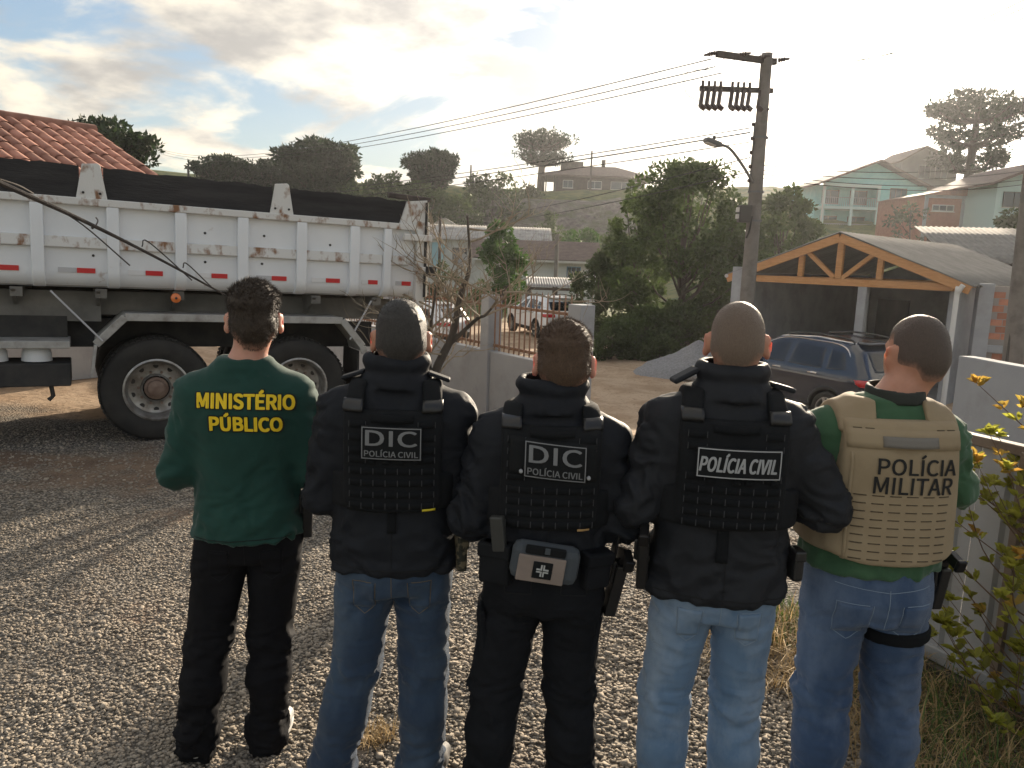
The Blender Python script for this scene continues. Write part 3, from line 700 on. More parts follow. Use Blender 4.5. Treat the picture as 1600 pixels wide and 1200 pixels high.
def put_text(txt, surf, cx, cz, width, height, m, par, lift=0.0015, bold=0.0, shear=0.0, tilt=0.0, arc=0.0, name='lettering', grow=0.0):
    v, f = text_mesh(txt, 0.1, 1.0, 0.0, 0.0)
    w = v[:, 0].max() - v[:, 0].min(); hh = v[:, 1].max() - v[:, 1].min()
    x = (v[:, 0] - (v[:, 0].max() + v[:, 0].min()) / 2) * width / w; z = (v[:, 1] - (v[:, 1].max() + v[:, 1].min()) / 2) * height / hh
    x = x + shear * z; xx = cx + x; z2 = cz + z + tilt * x + arc * x * x
    y = surf(xx, z2) - lift; e = bold
    offs = [(0, 0)] if e <= 0 else [(e, e), (-e, e), (e, -e), (-e, -e), (e * 1.3, 0), (-e * 1.3, 0)]
    V = np.concatenate([np.stack([xx + a, y - 0.00012 * i, z2 + b], -1) for i, (a, b) in enumerate(offs)]); F = np.concatenate([f + len(v) * i for i in range(len(offs))])
    return np_mesh(name, V, F, m, par)
def webbing(surf, x0, x1, zs, m, par, w=0.021, pitch=0.038, name='webbing', skew=0.0):
    for z in zs:
        n = int(round((x1 - x0) / pitch)); 
        wrap_panel(name, surf, x0, x1, z - w / 2, z + w / 2, m, par, 0.0012, max(n * 6, 8), 3, lift=0.0003,
                   wave=lambda X, Z: 0.0030 * np.abs(np.sin((X - x0) / (x1 - x0) * n * np.pi)) ** 0.6)
    V, Fq = [], []
    for z in zs:
        n = int(round((x1 - x0) / pitch))
        for i in range(n + 1):
            x = x0 + (x1 - x0) * i / n; y = float(surf(np.array([x]), np.array([z]))[0]) - 0.0035; o = len(V)
            V += [(x - 0.0012, y, z - w * 0.46), (x + 0.0012, y, z - w * 0.46), (x + 0.0012, y, z + w * 0.46), (x - 0.0012, y, z + w * 0.46)]; Fq.append((o, o + 1, o + 2, o + 3))
    st_ = np_mesh('stitching', np.array(V), np.array(Fq), mat('grey_stitching', (0.035, 0.036, 0.040), 0.8), par); st_['kind'] = 'stuff'
def frame_panel(name, surf, x0, x1, z0, z1, t, m, par, lift, skew=0.0):
    """thin printed border: four strips in one mesh"""
    V = []; Fq = []
    for a0, a1, b0, b1 in ((x0, x1, z0, z0 + t), (x0, x1, z1 - t, z1), (x0, x0 + t, z0 + t, z1 - t), (x1 - t, x1, z0 + t, z1 - t)):
        nx = 14 if a1 - a0 > 2 * t else 2; nz = 10 if b1 - b0 > 2 * t else 2
        X, Z = np.meshgrid(np.linspace(a0, a1, nx), np.linspace(b0, b1, nz)); Z = Z + skew * (X - (x0 + x1) / 2) / (x1 - x0)
        y = surf(X.ravel(), Z.ravel()) - lift; o = len(V); V += list(zip(X.ravel(), y, Z.ravel())); i = np.arange(nx * nz).reshape(nz, nx) + o
        Fq += np.stack([i[:-1, :-1], i[:-1, 1:], i[1:, 1:], i[1:, :-1]], -1).reshape(-1, 4).tolist()
    return np_mesh(name, np.array(V), np.array(Fq), m, par)
# ---------------------------------------------------------------- helpers for the surroundings
def PT(px, py, Y):
    """world point seen at photo position (px,py) at depth y=Y"""
    d = cam.matrix_world.to_3x3() @ Vector(((px - 800) / 1204.0, (600 - py) / 1204.0, -1.0)); return Vector((0, 0, 1.87)) + d * (Y / d.y)
def leaf_quads(cent, size, n, flat=0.0, asp=0.5):
    """cent (k,3+r) clump centres with radius -> leaf faces spread through each clump"""
    k = len(cent); c = np.repeat(cent[:, :3], n, 0); r = np.repeat(cent[:, 3], n)
    d = RNG.normal(0, 1, (k * n, 3)); d /= np.linalg.norm(d, axis=1, keepdims=True); rad = r * RNG.uniform(0.35, 1.0, k * n) ** 0.5
    o = c + d * rad[:, None] * np.array([1, 1, 1 - flat])
    a = d * 0.6 + RNG.normal(0, 0.7, d.shape); a /= np.linalg.norm(a, axis=1, keepdims=True); b = np.cross(a, RNG.normal(0, 1, d.shape)); b /= np.linalg.norm(b, axis=1, keepdims=True)
    s = size * RNG.uniform(0.6, 1.3, k * n)[:, None]; b = b * asp
    v = np.stack([o - a * s * 0.1, o + b * s * 0.5 + a * s * 0.45, o + a * s, o - b * s * 0.5 + a * s * 0.45], 1).reshape(-1, 3)
    return v, np.arange(k * n * 4).reshape(-1, 4), np.repeat(RNG.random(k), n) * 0.6 + RNG.random(k * n) * 0.4
M_bark = mat('grey_bark', (0.055, 0.045, 0.036), 0.9, col2=(0.10, 0.082, 0.066), scale=6, stretch=(1, 1, 0.3), bump=0.6, bscale=14, bdist=0.03)
M_pine = mat('araucaria_needles', (0.020, 0.038, 0.012), 0.7, var=0.45, trans=0.25)
M_leaf = mat('dark_green_leaves', (0.062, 0.090, 0.028), 0.65, var=0.45, trans=0.4)
M_leaf2 = mat('fresh_green_leaves', (0.055, 0.115, 0.022), 0.6, var=0.4, trans=0.4)
M_leaf3 = mat('grey_green_leaves', (0.075, 0.095, 0.045), 0.7, var=0.4, trans=0.35)
def araucaria(px, ytop, ybase, Y, rpx, label, seed, tiers=2, dense_=1.0, flat=0.45, trunk_px=8, depth=0.33, leaf=1.0):
    r = random.Random(seed); top = PT(px, ytop, Y); base = PT(px + (ybase - ytop) * -0.02, ybase, Y); R = rpx * Y / 1204.0; H = top.z - base.z
    t = thing('araucaria_tree', label, 'tree', base, 0, 'araucaria pines')
    tr = trunk_px * Y / 2408.0
    q = MB(); q.tube([(0, 0, -1.5), (0, 0, H * 0.3), (tr * .3, 0, H * 0.7), (0, 0, H * 0.96)], [tr * 1.25, tr, tr * 0.8, tr * 0.3], 9)
    cl = []
    for ti in range(tiers):
        zc = H * (0.93 - depth * ti / max(tiers - 1, 1)) if tiers > 1 else H * 0.9; Rt = R * (1 - 0.30 * (ti / tiers)) ; nb = int((17 - 4 * ti) * dense_)
        for k in range(nb):
            a = 2 * math.pi * (k + r.random() * 0.6) / nb; L = Rt * r.uniform(0.72, 1.0)
            z0 = zc - H * 0.10 - r.random() * H * 0.04; tip = Vector((math.cos(a) * L, math.sin(a) * L, zc - L * 0.16 + r.uniform(-0.05, 0.03) * H)); mid = Vector((math.cos(a) * L * 0.55, math.sin(a) * L * 0.55, z0 - 0.02 * H))
            q.tube(catmull([(0, 0, z0 - 0.03 * H), mid, tip], 4), [tr * 0.42] * 3 + [tr * 0.28] * 3 + [tr * 0.15] * 3, 5)
            for u in (1.0, 0.8, 0.58, 0.38):
                p = mid.lerp(tip, (u - 0.55) / 0.45) if u > 0.55 else Vector((0, 0, z0)).lerp(mid, u / 0.55)
                cr = R * 0.19 * r.uniform(0.75, 1.2)
                if u > 0.5 or dense_ > 1.1: cl.append((p.x + r.uniform(-.1, .1) * R, p.y + r.uniform(-.1, .1) * R, p.z + cr * 0.55 + r.uniform(0, .05) * R, cr))
        if ti == 0:
            for k in range(int(8 * dense_)):
                a = r.random() * 6.28; L = R * r.random() * 0.6; cl.append((math.cos(a) * L, math.sin(a) * L, zc + R * 0.22 * (1 - (L / R) ** 2) - R * 0.06 * r.random(), R * 0.19))
    q.build('trunk', M_bark, t, smooth=True)
    v, f, va = leaf_quads(np.array(cl), R * 0.13 * leaf, 70, flat, 0.45); np_mesh('crown', v, f, M_pine, t, var=va)
    return t
def leafy(px, ytop, ybase, Y, rpx, label, seed, m=M_leaf, n=90, nclump=46, leaf=0.16, name='leafy_tree', cat='tree', group='leafy trees and shrubs', low=0.12, cone=0.0, trunk=True, dy=None):
    r = random.Random(seed); base = PT(px, ybase, Y); top = PT(px, ytop, Y); H = top.z - base.z; R = rpx * Y / 1204.0; Ry = dy or R
    base.z = min(base.z, gz(base.x, base.y)); H = top.z - base.z
    t = thing(name, label, cat, base, 0, group); cl = []
    q = MB(); tr = 0.019 * H
    q.tube([(0, 0, -0.4), (tr, 0, H * 0.35), (0, tr, H * 0.75)], [tr, tr * 0.7, tr * 0.3], 8)
    for k in range(nclump):
        u = r.uniform(low, 0.97); a = r.random() * 6.28
        prof = (math.sin(math.pi * min(1, (u * 0.86 + 0.14))) ** 0.55) * (1 - cone * u); L = R * prof * math.sqrt(r.uniform(0.15, 1.0)); cr = R * r.uniform(0.16, 0.30)
        p = Vector((math.cos(a) * L, math.sin(a) * L * Ry / R, H * u)); cl.append((p.x, p.y, min(p.z, H - cr * 0.8), cr))
        if k % 3 == 0: q.tube([(0, 0, H * u * 0.55), p * 0.6 + Vector((0, 0, H * u * 0.15)), p], [tr * 0.4, tr * 0.25, tr * 0.08], 5)
    q.build('trunk', M_bark, t, smooth=True)
    v, f, va = leaf_quads(np.array(cl), leaf, n, 0.15, 0.55); np_mesh('crown', v, f, m, t, var=va)
    return t
# ---- araucarias on the hill
araucaria(172, 198, 420, 45, 74, 'dark araucaria crown rising behind the red tiled roof', 1, 2, 1.3, 0.2, 9, 0.16)
araucaria(357, 247, 420, 108, 45, 'small dark araucaria left of the big one above the truck', 2, 2, 1.3, 0.2, 8, 0.14)
araucaria(425, 252, 420, 112, 38, 'small round araucaria touching the left flank of the largest dark araucaria', 12, 2, 1.3, 0.2, 8, 0.14)
araucaria(505, 226, 420, 106, 62, 'largest dark araucaria, a broad dome above the truck boards', 3, 3, 1.5, 0.15, 10, 0.24)
araucaria(676, 238, 400, 108, 41, 'dome-shaped araucaria just right of the truck tail', 4, 2, 1.5, 0.2, 8, 0.12)
araucaria(846, 211, 304, 128, 45, 'lone araucaria with bare trunk left of the hilltop house', 5, 2, 0.8, 0.2, 11, 0.26, leaf=0.8)
araucaria(1512, 154, 310, 92, 74, 'tall flat-topped araucaria against the sun behind the brick house', 6, 3, 0.75, 0.35, 13, 0.50, leaf=0.8)
# ---- leafy growth on and below the hill
leafy(605, 270, 360, 96, 46, 'hazy leafy tree between the two dark araucarias', 21, M_leaf, 60, 40, 0.5)
leafy(655, 285, 370, 92, 48, 'leafy tree under the dome-shaped araucaria', 22, M_leaf, 60, 40, 0.5)
leafy(768, 272, 345, 104, 50, 'leafy tree left of the lone araucaria', 23, M_leaf, 60, 40, 0.5)
leafy(822, 285, 335, 118, 26, 'small tree at the foot of the lone araucaria', 24, M_leaf, 50, 24, 0.5)
leafy(560, 285, 380, 94, 45, 'leafy tree right of the largest araucaria, over the truck', 25, M_leaf, 60, 36, 0.5)
leafy(720, 305, 372, 88, 36, 'low dark tree below the hill, over the grey roof', 26, M_leaf, 60, 30, 0.4)
leafy(853, 333, 385, 80, 30, 'round green bush at the foot of the stone bank', 27, M_leaf, 70, 34, 0.36)
leafy(905, 358, 400, 70, 46, 'bright green bushes behind the brown tiled roof', 28, M_leaf2, 70, 40, 0.34)
leafy(958, 345, 400, 66, 28, 'olive bush left of the big leafy tree', 29, M_leaf, 70, 30, 0.32)
leafy(783, 348, 472, 40, 50, 'fresh green cone-shaped tree in front of the white house', 30, M_leaf2, 120, 60, 0.20, low=0.1, cone=0.35)
leafy(930, 392, 525, 29, 44, 'pale grey-green shrub right of the white parked car', 31, M_leaf3, 130, 56, 0.13, low=0.06)
leafy(1055, 252, 560, 26, 108, 'big leafy tree left of the utility pole', 32, M_leaf, 150, 135, 0.17, low=0.04)
leafy(985, 300, 540, 29, 50, 'slender leafy tree at the left edge of the big one', 33, M_leaf, 130, 60, 0.17, low=0.1)
leafy(1215, 290, 470, 34, 56, 'leafy tree behind the utility pole and garage roof', 34, M_leaf, 120, 70, 0.2)
leafy(1150, 320, 470, 30, 50, 'leafy tree over the left corner of the garage', 35, M_leaf, 120, 60, 0.18)
leafy(695, 405, 470, 32, 30, 'greyish shrub beside the truck tail', 36, M_leaf3, 100, 30, 0.12, low=0.05)
leafy(1570, 322, 420, 46, 34, 'dark shrub below the brick house', 37, M_leaf, 90, 34, 0.25)
leafy(1420, 318, 372, 60, 40, 'small twiggy tree in front of the turquoise house', 38, M_leaf3, 30, 22, 0.28)
for i, (px, yt, w) in enumerate(((955, 500, 40), (1010, 478, 46), (1062, 470, 44), (1030, 515, 34), (985, 520, 30))):
    leafy(px, yt, 548, 23.5 + (i % 3) * 0.6, w, ['low undergrowth at the road bend, leftmost', 'tall undergrowth under the big leafy tree', 'undergrowth beside the garage side wall', 'low undergrowth next to the grey gravel heap', 'low grassy bush at the road edge'][i], 50 + i, M_leaf, 110, 34, 0.11, 'undergrowth_bush', 'bush', 'undergrowth along the road', 0.02, trunk=False)

# ---- stone bank under the hilltop house
def stone_bank():
    nx, nz = 150, 40; V = []
    for j in range(nz):
        for i in range(nx):
            u = i / (nx - 1); w = j / (nz - 1); x = -12 + 32 * u; y = 95.0 + 20 * w; V.append((x, y, 0))
    V = np.array(V); z = ground_z(V[:, 0], V[:, 1]); p = V * 0.55; p[:, 2] = z * 0.55
    rough = np.abs(fbm(p * 1.3, 31, 4) - 0.5) * 2.4 + (vnoise(p * 2.4, 8) > 0.55) * 0.35
    V[:, 2] = z + 0.35 + rough * 0.9 * np.minimum(1, 4 * np.minimum((V[:, 1] - 95) / 20, (115 - V[:, 1]) / 20) + 0.05) - 0.9 * (np.minimum((V[:, 0] + 12) / 5, (20 - V[:, 0]) / 5).clip(0, 1) < 1)
    i = np.arange(nx * nz).reshape(nz, nx); f = np.stack([i[:-1, :-1], i[:-1, 1:], i[1:, 1:], i[1:, :-1]], -1).reshape(-1, 4)
    tag(np_mesh('stone_bank', V, f, mat('bank_stone', (0.055, 0.045, 0.042), 0.9, col2=(0.17, 0.145, 0.13), scale=0.9, dirt=(0.06, 0.07, 0.03), dscale=0.35, dlo=0.45, dhi=0.6, bump=0.6, bscale=3, bdist=0.2)), kind='structure')
stone_bank()

# ---------------------------------------------------------------- buildings
M_tile_red = mat('terracotta_tile', (0.30, 0.125, 0.085), 0.85, col2=(0.42, 0.21, 0.15), scale=5, dirt=(0.13, 0.08, 0.065), dscale=2.0, dlo=0.5, dhi=0.75, var=0.3, bump=0.3, bscale=40)
M_tile_brown = mat('brown_roof_tile', (0.11, 0.075, 0.065), 0.85, col2=(0.17, 0.12, 0.10), scale=3, bump=0.3, bscale=20)
M_fibro = mat('fibre_cement_sheet', (0.30, 0.285, 0.27), 0.85, col2=(0.40, 0.385, 0.365), scale=2.5, dirt=(0.17, 0.16, 0.15), dscale=1.2, bump=0.2, bscale=30)
M_white = mat('white_painted_boards', (0.62, 0.62, 0.60), 0.7, col2=(0.52, 0.52, 0.50), scale=3, dirt=(0.38, 0.37, 0.35), dscale=1.5, dlo=0.55, dhi=0.8)
M_wood = mat('orange_varnished_wood', (0.44, 0.205, 0.07), 0.55, col2=(0.54, 0.27, 0.10), scale=5, stretch=(1, 1, 6), bump=0.15, bscale=40)
M_plaster = mat('grey_cement_plaster', (0.30, 0.31, 0.33), 0.9, col2=(0.37, 0.38, 0.40), scale=1.6, dirt=(0.22, 0.22, 0.23), dscale=0.9, dlo=0.5, dhi=0.75, bump=0.25, bscale=50)
M_darkwall = mat('dark_brown_wall', (0.035, 0.026, 0.022), 0.8, col2=(0.08, 0.06, 0.05), scale=2)
M_turq = mat('turquoise_paint', (0.22, 0.50, 0.50), 0.8, col2=(0.28, 0.56, 0.55), scale=1.5, bump=0.1, bscale=20); M_turq_d = mat('pale_green_trim', (0.45, 0.58, 0.56), 0.8)
M_brick = mat('bare_red_brick', (0.34, 0.13, 0.08), 0.9, col2=(0.44, 0.19, 0.12), scale=4, var=0.25, bump=0.3, bscale=50)
M_mortar = mat('brick_mortar', (0.30, 0.27, 0.25), 0.95)
M_glass = glass_mat('window_glass', (0.03, 0.04, 0.05), 0.06); M_dkframe = mat('dark_window_frame', (0.05, 0.045, 0.04), 0.6); M_bluefr = mat('blue_window_frame', (0.10, 0.20, 0.30), 0.6)
M_inside = mat('unlit_interior', (0.06, 0.06, 0.065), 0.9); M_trim = mat('pale_trim', (0.55, 0.53, 0.50), 0.7); M_curtain = mat('brown_shutter', (0.16, 0.085, 0.055), 0.7)
def window(par, c, w, h, ax='x', fm=M_dkframe, depth=0.08, panes=2, gm=M_glass, name='window'):
    """window with frame, glass panes; outward normal -y when ax='x'"""
    q = MB(); t = 0.06
    def B(u, z, du, dz, d, off=0.0):
        return ((c[0] + u, c[1] - off, c[2] + z), (du, d, dz)) if ax == 'x' else ((c[0] + off, c[1] + u, c[2] + z), (d, du, dz))
    for u, z, du, dz in ((0, h / 2 - t / 2, w, t), (0, -h / 2 + t / 2, w, t), (-w / 2 + t / 2, 0, t, h - 2 * t), (w / 2 - t / 2, 0, t, h - 2 * t)): q.box(*B(u, z, du, dz, depth))
    for k in range(1, panes): q.box(*B(-w / 2 + w * k / panes, 0, t * 0.7, h - 2 * t, depth * 0.8))
    o = q.build(name, fm, par)
    for k in range(panes):
        g = MB(); g.box(*B(-w / 2 + w * (k + 0.5) / panes, 0, w / panes - t * 0.8, h - 1.9 * t, 0.02, -0.0)); g.build('pane', gm, o)
    g = MB(); g.box(*B(0, -h / 2 - 0.03, w + 0.14, 0.05, depth + 0.08)); g.build('sill', M_trim, o)
    return o
def corrug(par, a, b, c, d, m, name='roof', waves=30, amp=0.03, nv=4, thick=0.012):
    """corrugated sheet on quad a(b) ridge ends, d(c) eave ends; waves run from ridge to eave"""
    a, b, c, d = map(Vector, (a, b, c, d)); n = (b - a).cross(d - a).normalized(); n = n if n.z > 0 else -n; nu = waves * 6
    V = []; 
    for j in range(nv + 1):
        for i in range(nu + 1):
            u = i / nu; w = j / nv; p = a.lerp(b, u).lerp(d.lerp(c, u), w) + n * (amp * math.sin(2 * math.pi * waves * u) + (0.012 * (j % 2))); V.append(p)
    k = len(V); V += [p - n * thick for p in V]; F = []
    for j in range(nv):
        for i in range(nu):
            q = j * (nu + 1) + i; F.append((q, q + 1, q + nu + 2, q + nu + 1)); F.append((k + q + nu + 1, k + q + nu + 2, k + q + 1, k + q))
    e = nu + 1
    for i in range(nu): F.append((i + 1, i, k + i, k + i + 1)); q = nv * e + i; F.append((q, q + 1, k + q + 1, k + q))
    for j in range(nv): q = j * e; F.append((q, q + e, k + q + e, k + q)); q = j * e + nu; F.append((q + e, q, k + q, k + q + e))
    return np_mesh(name, np.array([tuple(p) for p in V]), np.array(F), m, par, smooth=True)

# red tiled house behind the truck: rows of barrel tiles, each a piece
def red_house():
    rz = R_(55); O = Vector((-8.45, 13.0, 0)); O.z = gz(O.x, O.y)
    t = thing('tiled_house', 'house with red barrel-tile roof behind the dump truck', 'house', O, rz)
    # local x along the ridge (to the right, away), y away, slope falls towards -y
    Rz, Ez, W, L0, L1 = 3.80 - O.z, 2.45 - O.z, 3.2, -5.0, 1.5
    w = MB(); w.box(((L0 + L1) / 2 - 0.2, 0, Ez / 2 - 0.1), (L1 - L0 - 0.9, W * 2 - 0.9, Ez - 0.2)); w.build('wall', M_plaster, t)
    g = MB(); g.prism([(L1 - 0.65, -W + 0.45, Ez - 0.2), (L1 - 0.65, W - 0.45, Ez - 0.2), (L1 - 0.65, 0, Rz - 0.2)], (0, 0, 0), (-0.15, 0, 0)); g.build('gable', M_plaster, t)
    base = MB(); base.prism([(L0, -W, Ez - 0.02), (L0, 0, Rz - 0.04), (L0, W, Ez - 0.02), (L0, W, Ez - 0.12), (L0, 0, Rz - 0.14), (L0, -W, Ez - 0.12)], (0, 0, 0), (L1 - L0, 0, 0)); rf = base.build('roof', M_tile_red, t)
    sl = Vector((0, -W, Ez - Rz)); Ls = sl.length; sd_ = sl.normalized(); nrm = Vector((0, sd_.z, -sd_.y)); nrm = nrm if nrm.z > 0 else -nrm
    tl, r0, r1 = 0.42, 0.098, 0.082; n = 6; rows = int(Ls / 0.36)
    V = []; F = []
    for k in range(n + 1):
        a = math.pi * k / n
        V.append((r0 * math.cos(a), 0, r0 * math.sin(a) * 0.8)); V.append((r1 * math.cos(a), tl, r1 * math.sin(a) * 0.8))
    for k in range(n): F.append((2 * k, 2 * k + 2, 2 * k + 3, 2 * k + 1))
    me = bpy.data.meshes.new('tile'); me.from_pydata(V, [], F); me.update(); me.polygons.foreach_set('use_smooth', [True] * len(F)); me.materials.append(M_tile_red)
    a_ = me.attributes.new('var', 'FLOAT', 'FACE'); a_.data.foreach_set('value', [0.5] * len(F)); me2 = me.copy(); me2.attributes['var'].data.foreach_set('value', [0.95] * len(F)); me3 = me.copy(); me3.attributes['var'].data.foreach_set('value', [0.1] * len(F))
    M3 = Matrix((Vector((1, 0, 0)), -sd_, nrm)).transposed(); count = 0; far = MB()
    cols = [L1 - 0.11 - 0.215 * i for i in range(int((L1 - L0) / 0.215))]
    r = random.Random(5)
    for ci, x in enumerate(cols):
        for j in range(rows):
            p = Vector((x + r.uniform(-.008, .008), 0, Rz)) + sd_ * (0.36 * j + 0.42) + nrm * (0.02 + r.uniform(0, 0.012))
            if ci < 30 and j < 8 and count < 290:
                o = bpy.data.objects.new('tile', r.choice((me, me, me2, me3))); COL.objects.link(o); o.parent = rf; o.matrix_local = Matrix.Translation(p) @ (M3 @ Matrix.Rotation(r.uniform(-.02, .02), 3, 'Z')).to_4x4(); count += 1
            else: far.add([M3 @ Vector(q) + p for q in V], F)
    o = far.build('tiles', M_tile_red, rf, smooth=True, fixn=False); o['kind'] = 'stuff'
    q = MB()
    for i in range(int((L1 - L0) / 0.36)): q.tube([(L1 - 0.36 * i, 0, Rz + 0.03), (L1 - 0.36 * i - 0.40, 0, Rz + 0.045)], [0.12, 0.10], 10)
    o = q.build('ridge_tiles', M_tile_red, rf, smooth=True); o['kind'] = 'stuff'
red_house()

# hilltop house
def hill_house():
    Y = 126; a = PT(868, 298, Y); b = PT(1003, 297, Y); O = Vector(((a.x + b.x) / 2, Y, min(a.z, b.z) - 0.2)); W = b.x - a.x; s = Y / 1204.0
    t = thing('hilltop_house', 'brown low house with wide hipped roof on the hilltop', 'house', O); H = 2.6
    MB().box((0, 4, H / 2 - 1), (W, 8, H + 2)).build('wall', M_darkwall, t)
    q = MB(); e = 1.5; x0, x1, y0, y1 = -W / 2 - e - 0.8, W / 2 + e, -e, 8 + e; R1, R2 = (-W * 0.18, 4, H + 2.0), (W * 0.22, 4, H + 2.0)
    q.add([(x0, y0, H), (x1, y0, H), (x1, y1, H), (x0, y1, H), R1, R2, (x0, y0, H - 0.2), (x1, y0, H - 0.2), (x1, y1, H - 0.2), (x0, y1, H - 0.2)], [(0, 1, 5, 4), (1, 2, 5), (2, 3, 4, 5), (3, 0, 4), (0, 6, 7, 1), (1, 7, 8, 2), (2, 8, 9, 3), (3, 9, 6, 0), (9, 8, 7, 6)])
    rf = q.build('roof', M_tile_brown, t)
    MB().box((-W * 0.30, 5, H + 1.7), (3.6, 2.5, 1.9)).build('water_tank_block', M_darkwall, rf); MB().box((W * 0.07, 4, H + 2.4), (0.6, 0.6, 1.3)).build('chimney', M_darkwall, rf)
    for x, w in ((-W * 0.36, 1.6), (-W * 0.05, 2.2), (W * 0.26, 3.4), (W * 0.42, 2.0)): window(t, (x, -0.03, H * 0.50), w, 1.2, fm=M_trim, panes=2)
    for x in (-W / 2 - 1.6, -W / 2 - 0.3): MB().box((x, -1.2, H / 2 - 0.6), (0.2, 0.2, H + 0.8)).build('veranda_post', M_darkwall, t)
hill_house()

# white boarded house with brown roof, below the hill
def white_house():
    Y = 55; O = PT(822, 405, Y); gzv = gz(O.x, Y); O = Vector((O.x, Y, gzv)); t = thing('boarded_house', 'white boarded house with brown tiled roof behind the carport', 'house', O); ez = PT(822, 405, Y).z - gzv; rz_ = PT(822, 376, Y + 3).z - gzv
    x0, x1 = -3.6, 5.0
    MB().box(((x0 + x1) / 2, 3.2, ez / 2), (x1 - x0, 6.0, ez)).build('wall', M_white, t)
    n = int((x1 - x0) / 0.22); me = None
    for i in range(n):
        if me is None: o = MB().box((0, 0, 0), (0.2, 0.03, ez - 0.1)).build('board', M_white, t); me = o.data
        else: o = bpy.data.objects.new('board', me); COL.objects.link(o); o.parent = t
        o.location = (x0 + 0.11 + 0.22 * i, 0.186, ez / 2)
    corr = MB(); corr.prism([(x0 - 0.4, -0.5, ez - 0.05), (x0 - 0.4, 3.2, rz_), (x0 - 0.4, 6.9, ez - 0.05), (x0 - 0.4, 6.9, ez - 0.17), (x0 - 0.4, 3.2, rz_ - 0.14), (x0 - 0.4, -0.5, ez - 0.17)], (0, 0, 0), (x1 - x0 + 0.8, 0, 0)); rf = corr.build('roof', M_tile_brown, t)
    L = math.hypot(3.7, rz_ - ez); k = 13
    for j in range(k):
        u = (j + 0.5) / k; q = MB(); q.box(((x0 + x1) / 2, -0.5 + 3.7 * u, ez + (rz_ - ez) * u + 0.03), (x1 - x0 + 0.8, 3.7 / k * 1.08, 0.035), rot=(math.atan2(rz_ - ez, 3.7) - 0.06, 0, 0)); q.build('tile_course', M_tile_brown, rf)
    MB().box(((x0 + x1) / 2, -0.55, ez - 0.1), (x1 - x0 + 0.8, 0.06, 0.14)).build('fascia', M_trim, rf)
    window(t, (3.4, 0.15, ez - 1.05), 1.0, 1.3, fm=M_bluefr, panes=3)
white_house()
def grey_house():
    Y = 60; p = PT(700, 374, Y); g = gz(p.x, Y); t = thing('grey_roofed_house', 'pale house with grey corrugated roof behind the truck tail', 'house', (p.x, Y, g)); ez = p.z - g; rz_ = PT(760, 353, Y + 4).z - g
    x0, x1 = -4.0, 7.6; MB().box(((x0 + x1) / 2, 4, ez / 2), (x1 - x0, 7.4, ez)).build('wall', M_white, t)
    corrug(t, (x0 - .4, 4, rz_), (x1 + .4, 4, rz_), (x1 + .4, -0.2, ez), (x0 - .4, -0.2, ez), M_fibro, 'roof', 60, 0.022); corrug(t, (x0 - .4, 4, rz_), (x1 + .4, 4, rz_), (x1 + .4, 8.2, ez), (x0 - .4, 8.2, ez), M_fibro, 'roof', 60, 0.022)
    window(t, (0.9, 0.28, ez - 1.2), 1.1, 1.2, panes=2); MB().box((-0.75, 0.22, ez - 1.4), (1.0, 0.1, 2.3)).build('door', mat('pale_blue_door', (0.30, 0.48, 0.55), 0.6), t)
    p = PT(695, 340, 74); q = thing('gable_house', 'small gabled roof behind the grey corrugated roof', 'house', (p.x, 74, gz(p.x, 74))); h = p.z - gz(p.x, 74)
    MB().prism([(-2.2, 0, -1), (2.2, 0, -1), (2.2, 0, h - 1.3), (0, 0, h - 0.1), (-2.2, 0, h - 1.3)], (0, 0, 0), (0, 5, 0)).build('wall', M_white, q)
    for s in (-1, 1): MB().prism([(0, -0.4, h), (s * 2.7, -0.4, h - 1.5), (s * 2.7, -0.4, h - 1.62), (0, -0.4, h - 0.12)], (0, 0, 0), (0, 5.8, 0)).build('roof', M_fibro, q)
grey_house()
def carport():
    a = PT(826, 447, 33.5); g = gz(a.x, 33.5); t = thing('carport', 'low lean-to carport with corrugated roof behind the white car', 'carport', (a.x, 33.5, g)); h = a.z - g; w = 2.4
    corrug(t, (-0.1, 2.6, h + 0.35), (w, 2.6, h + 0.35), (w, -0.3, h + 0.02), (-0.1, -0.3, h + 0.02), M_fibro, 'roof', 22, 0.018)
    for x in (0.05, 1.2, w - 0.1):
        for y in (0, 2.4): MB().box((x, y, (h + 0.1 * y) / 2), (0.11, 0.11, h + 0.1 * y - 0.03)).build('post', M_bark, t)
    MB().box((w / 2, 0, h - 0.09), (w, 0.07, 0.12)).build('beam', M_bark, t)
carport()
def simple_pole(px, yt, Y, label, m, r, name='post_pole'):
    p = PT(px, yt, Y); g = gz(p.x, Y); t = MB().tube([(0, 0, -0.3), (0, 0, p.z - g)], [r * 1.15, r * 0.85], 10).build(name, m, None, smooth=True); t.location = (p.x, Y, g); tag(t, label, 'pole'); return t
M_conc = mat('pole_concrete', (0.15, 0.135, 0.12), 0.9, col2=(0.20, 0.18, 0.165), scale=3, bump=0.3, bscale=40, dirt=(0.10, 0.09, 0.08), dscale=2)
M_dkwood = mat('dark_weathered_wood', (0.06, 0.05, 0.045), 0.9, col2=(0.11, 0.09, 0.08), scale=5, stretch=(1, 1, 0.2), bump=0.5, bscale=30)
simple_pole(871, 366, 48, 'short concrete pole in front of the white boarded house', M_conc, 0.13)
simple_pole(688, 338, 44, 'dark wooden pole beside the truck tail', M_dkwood, 0.09)
simple_pole(925, 236, 124, 'thin dark pole standing behind the hilltop roof', M_dkwood, 0.16)
simple_pole(736, 258, 120, 'thin pole on the wooded hill left of the lone araucaria', M_dkwood, 0.14)
simple_pole(294, 262, 100, 'thin dark pole above the truck boards', M_dkwood, 0.16)
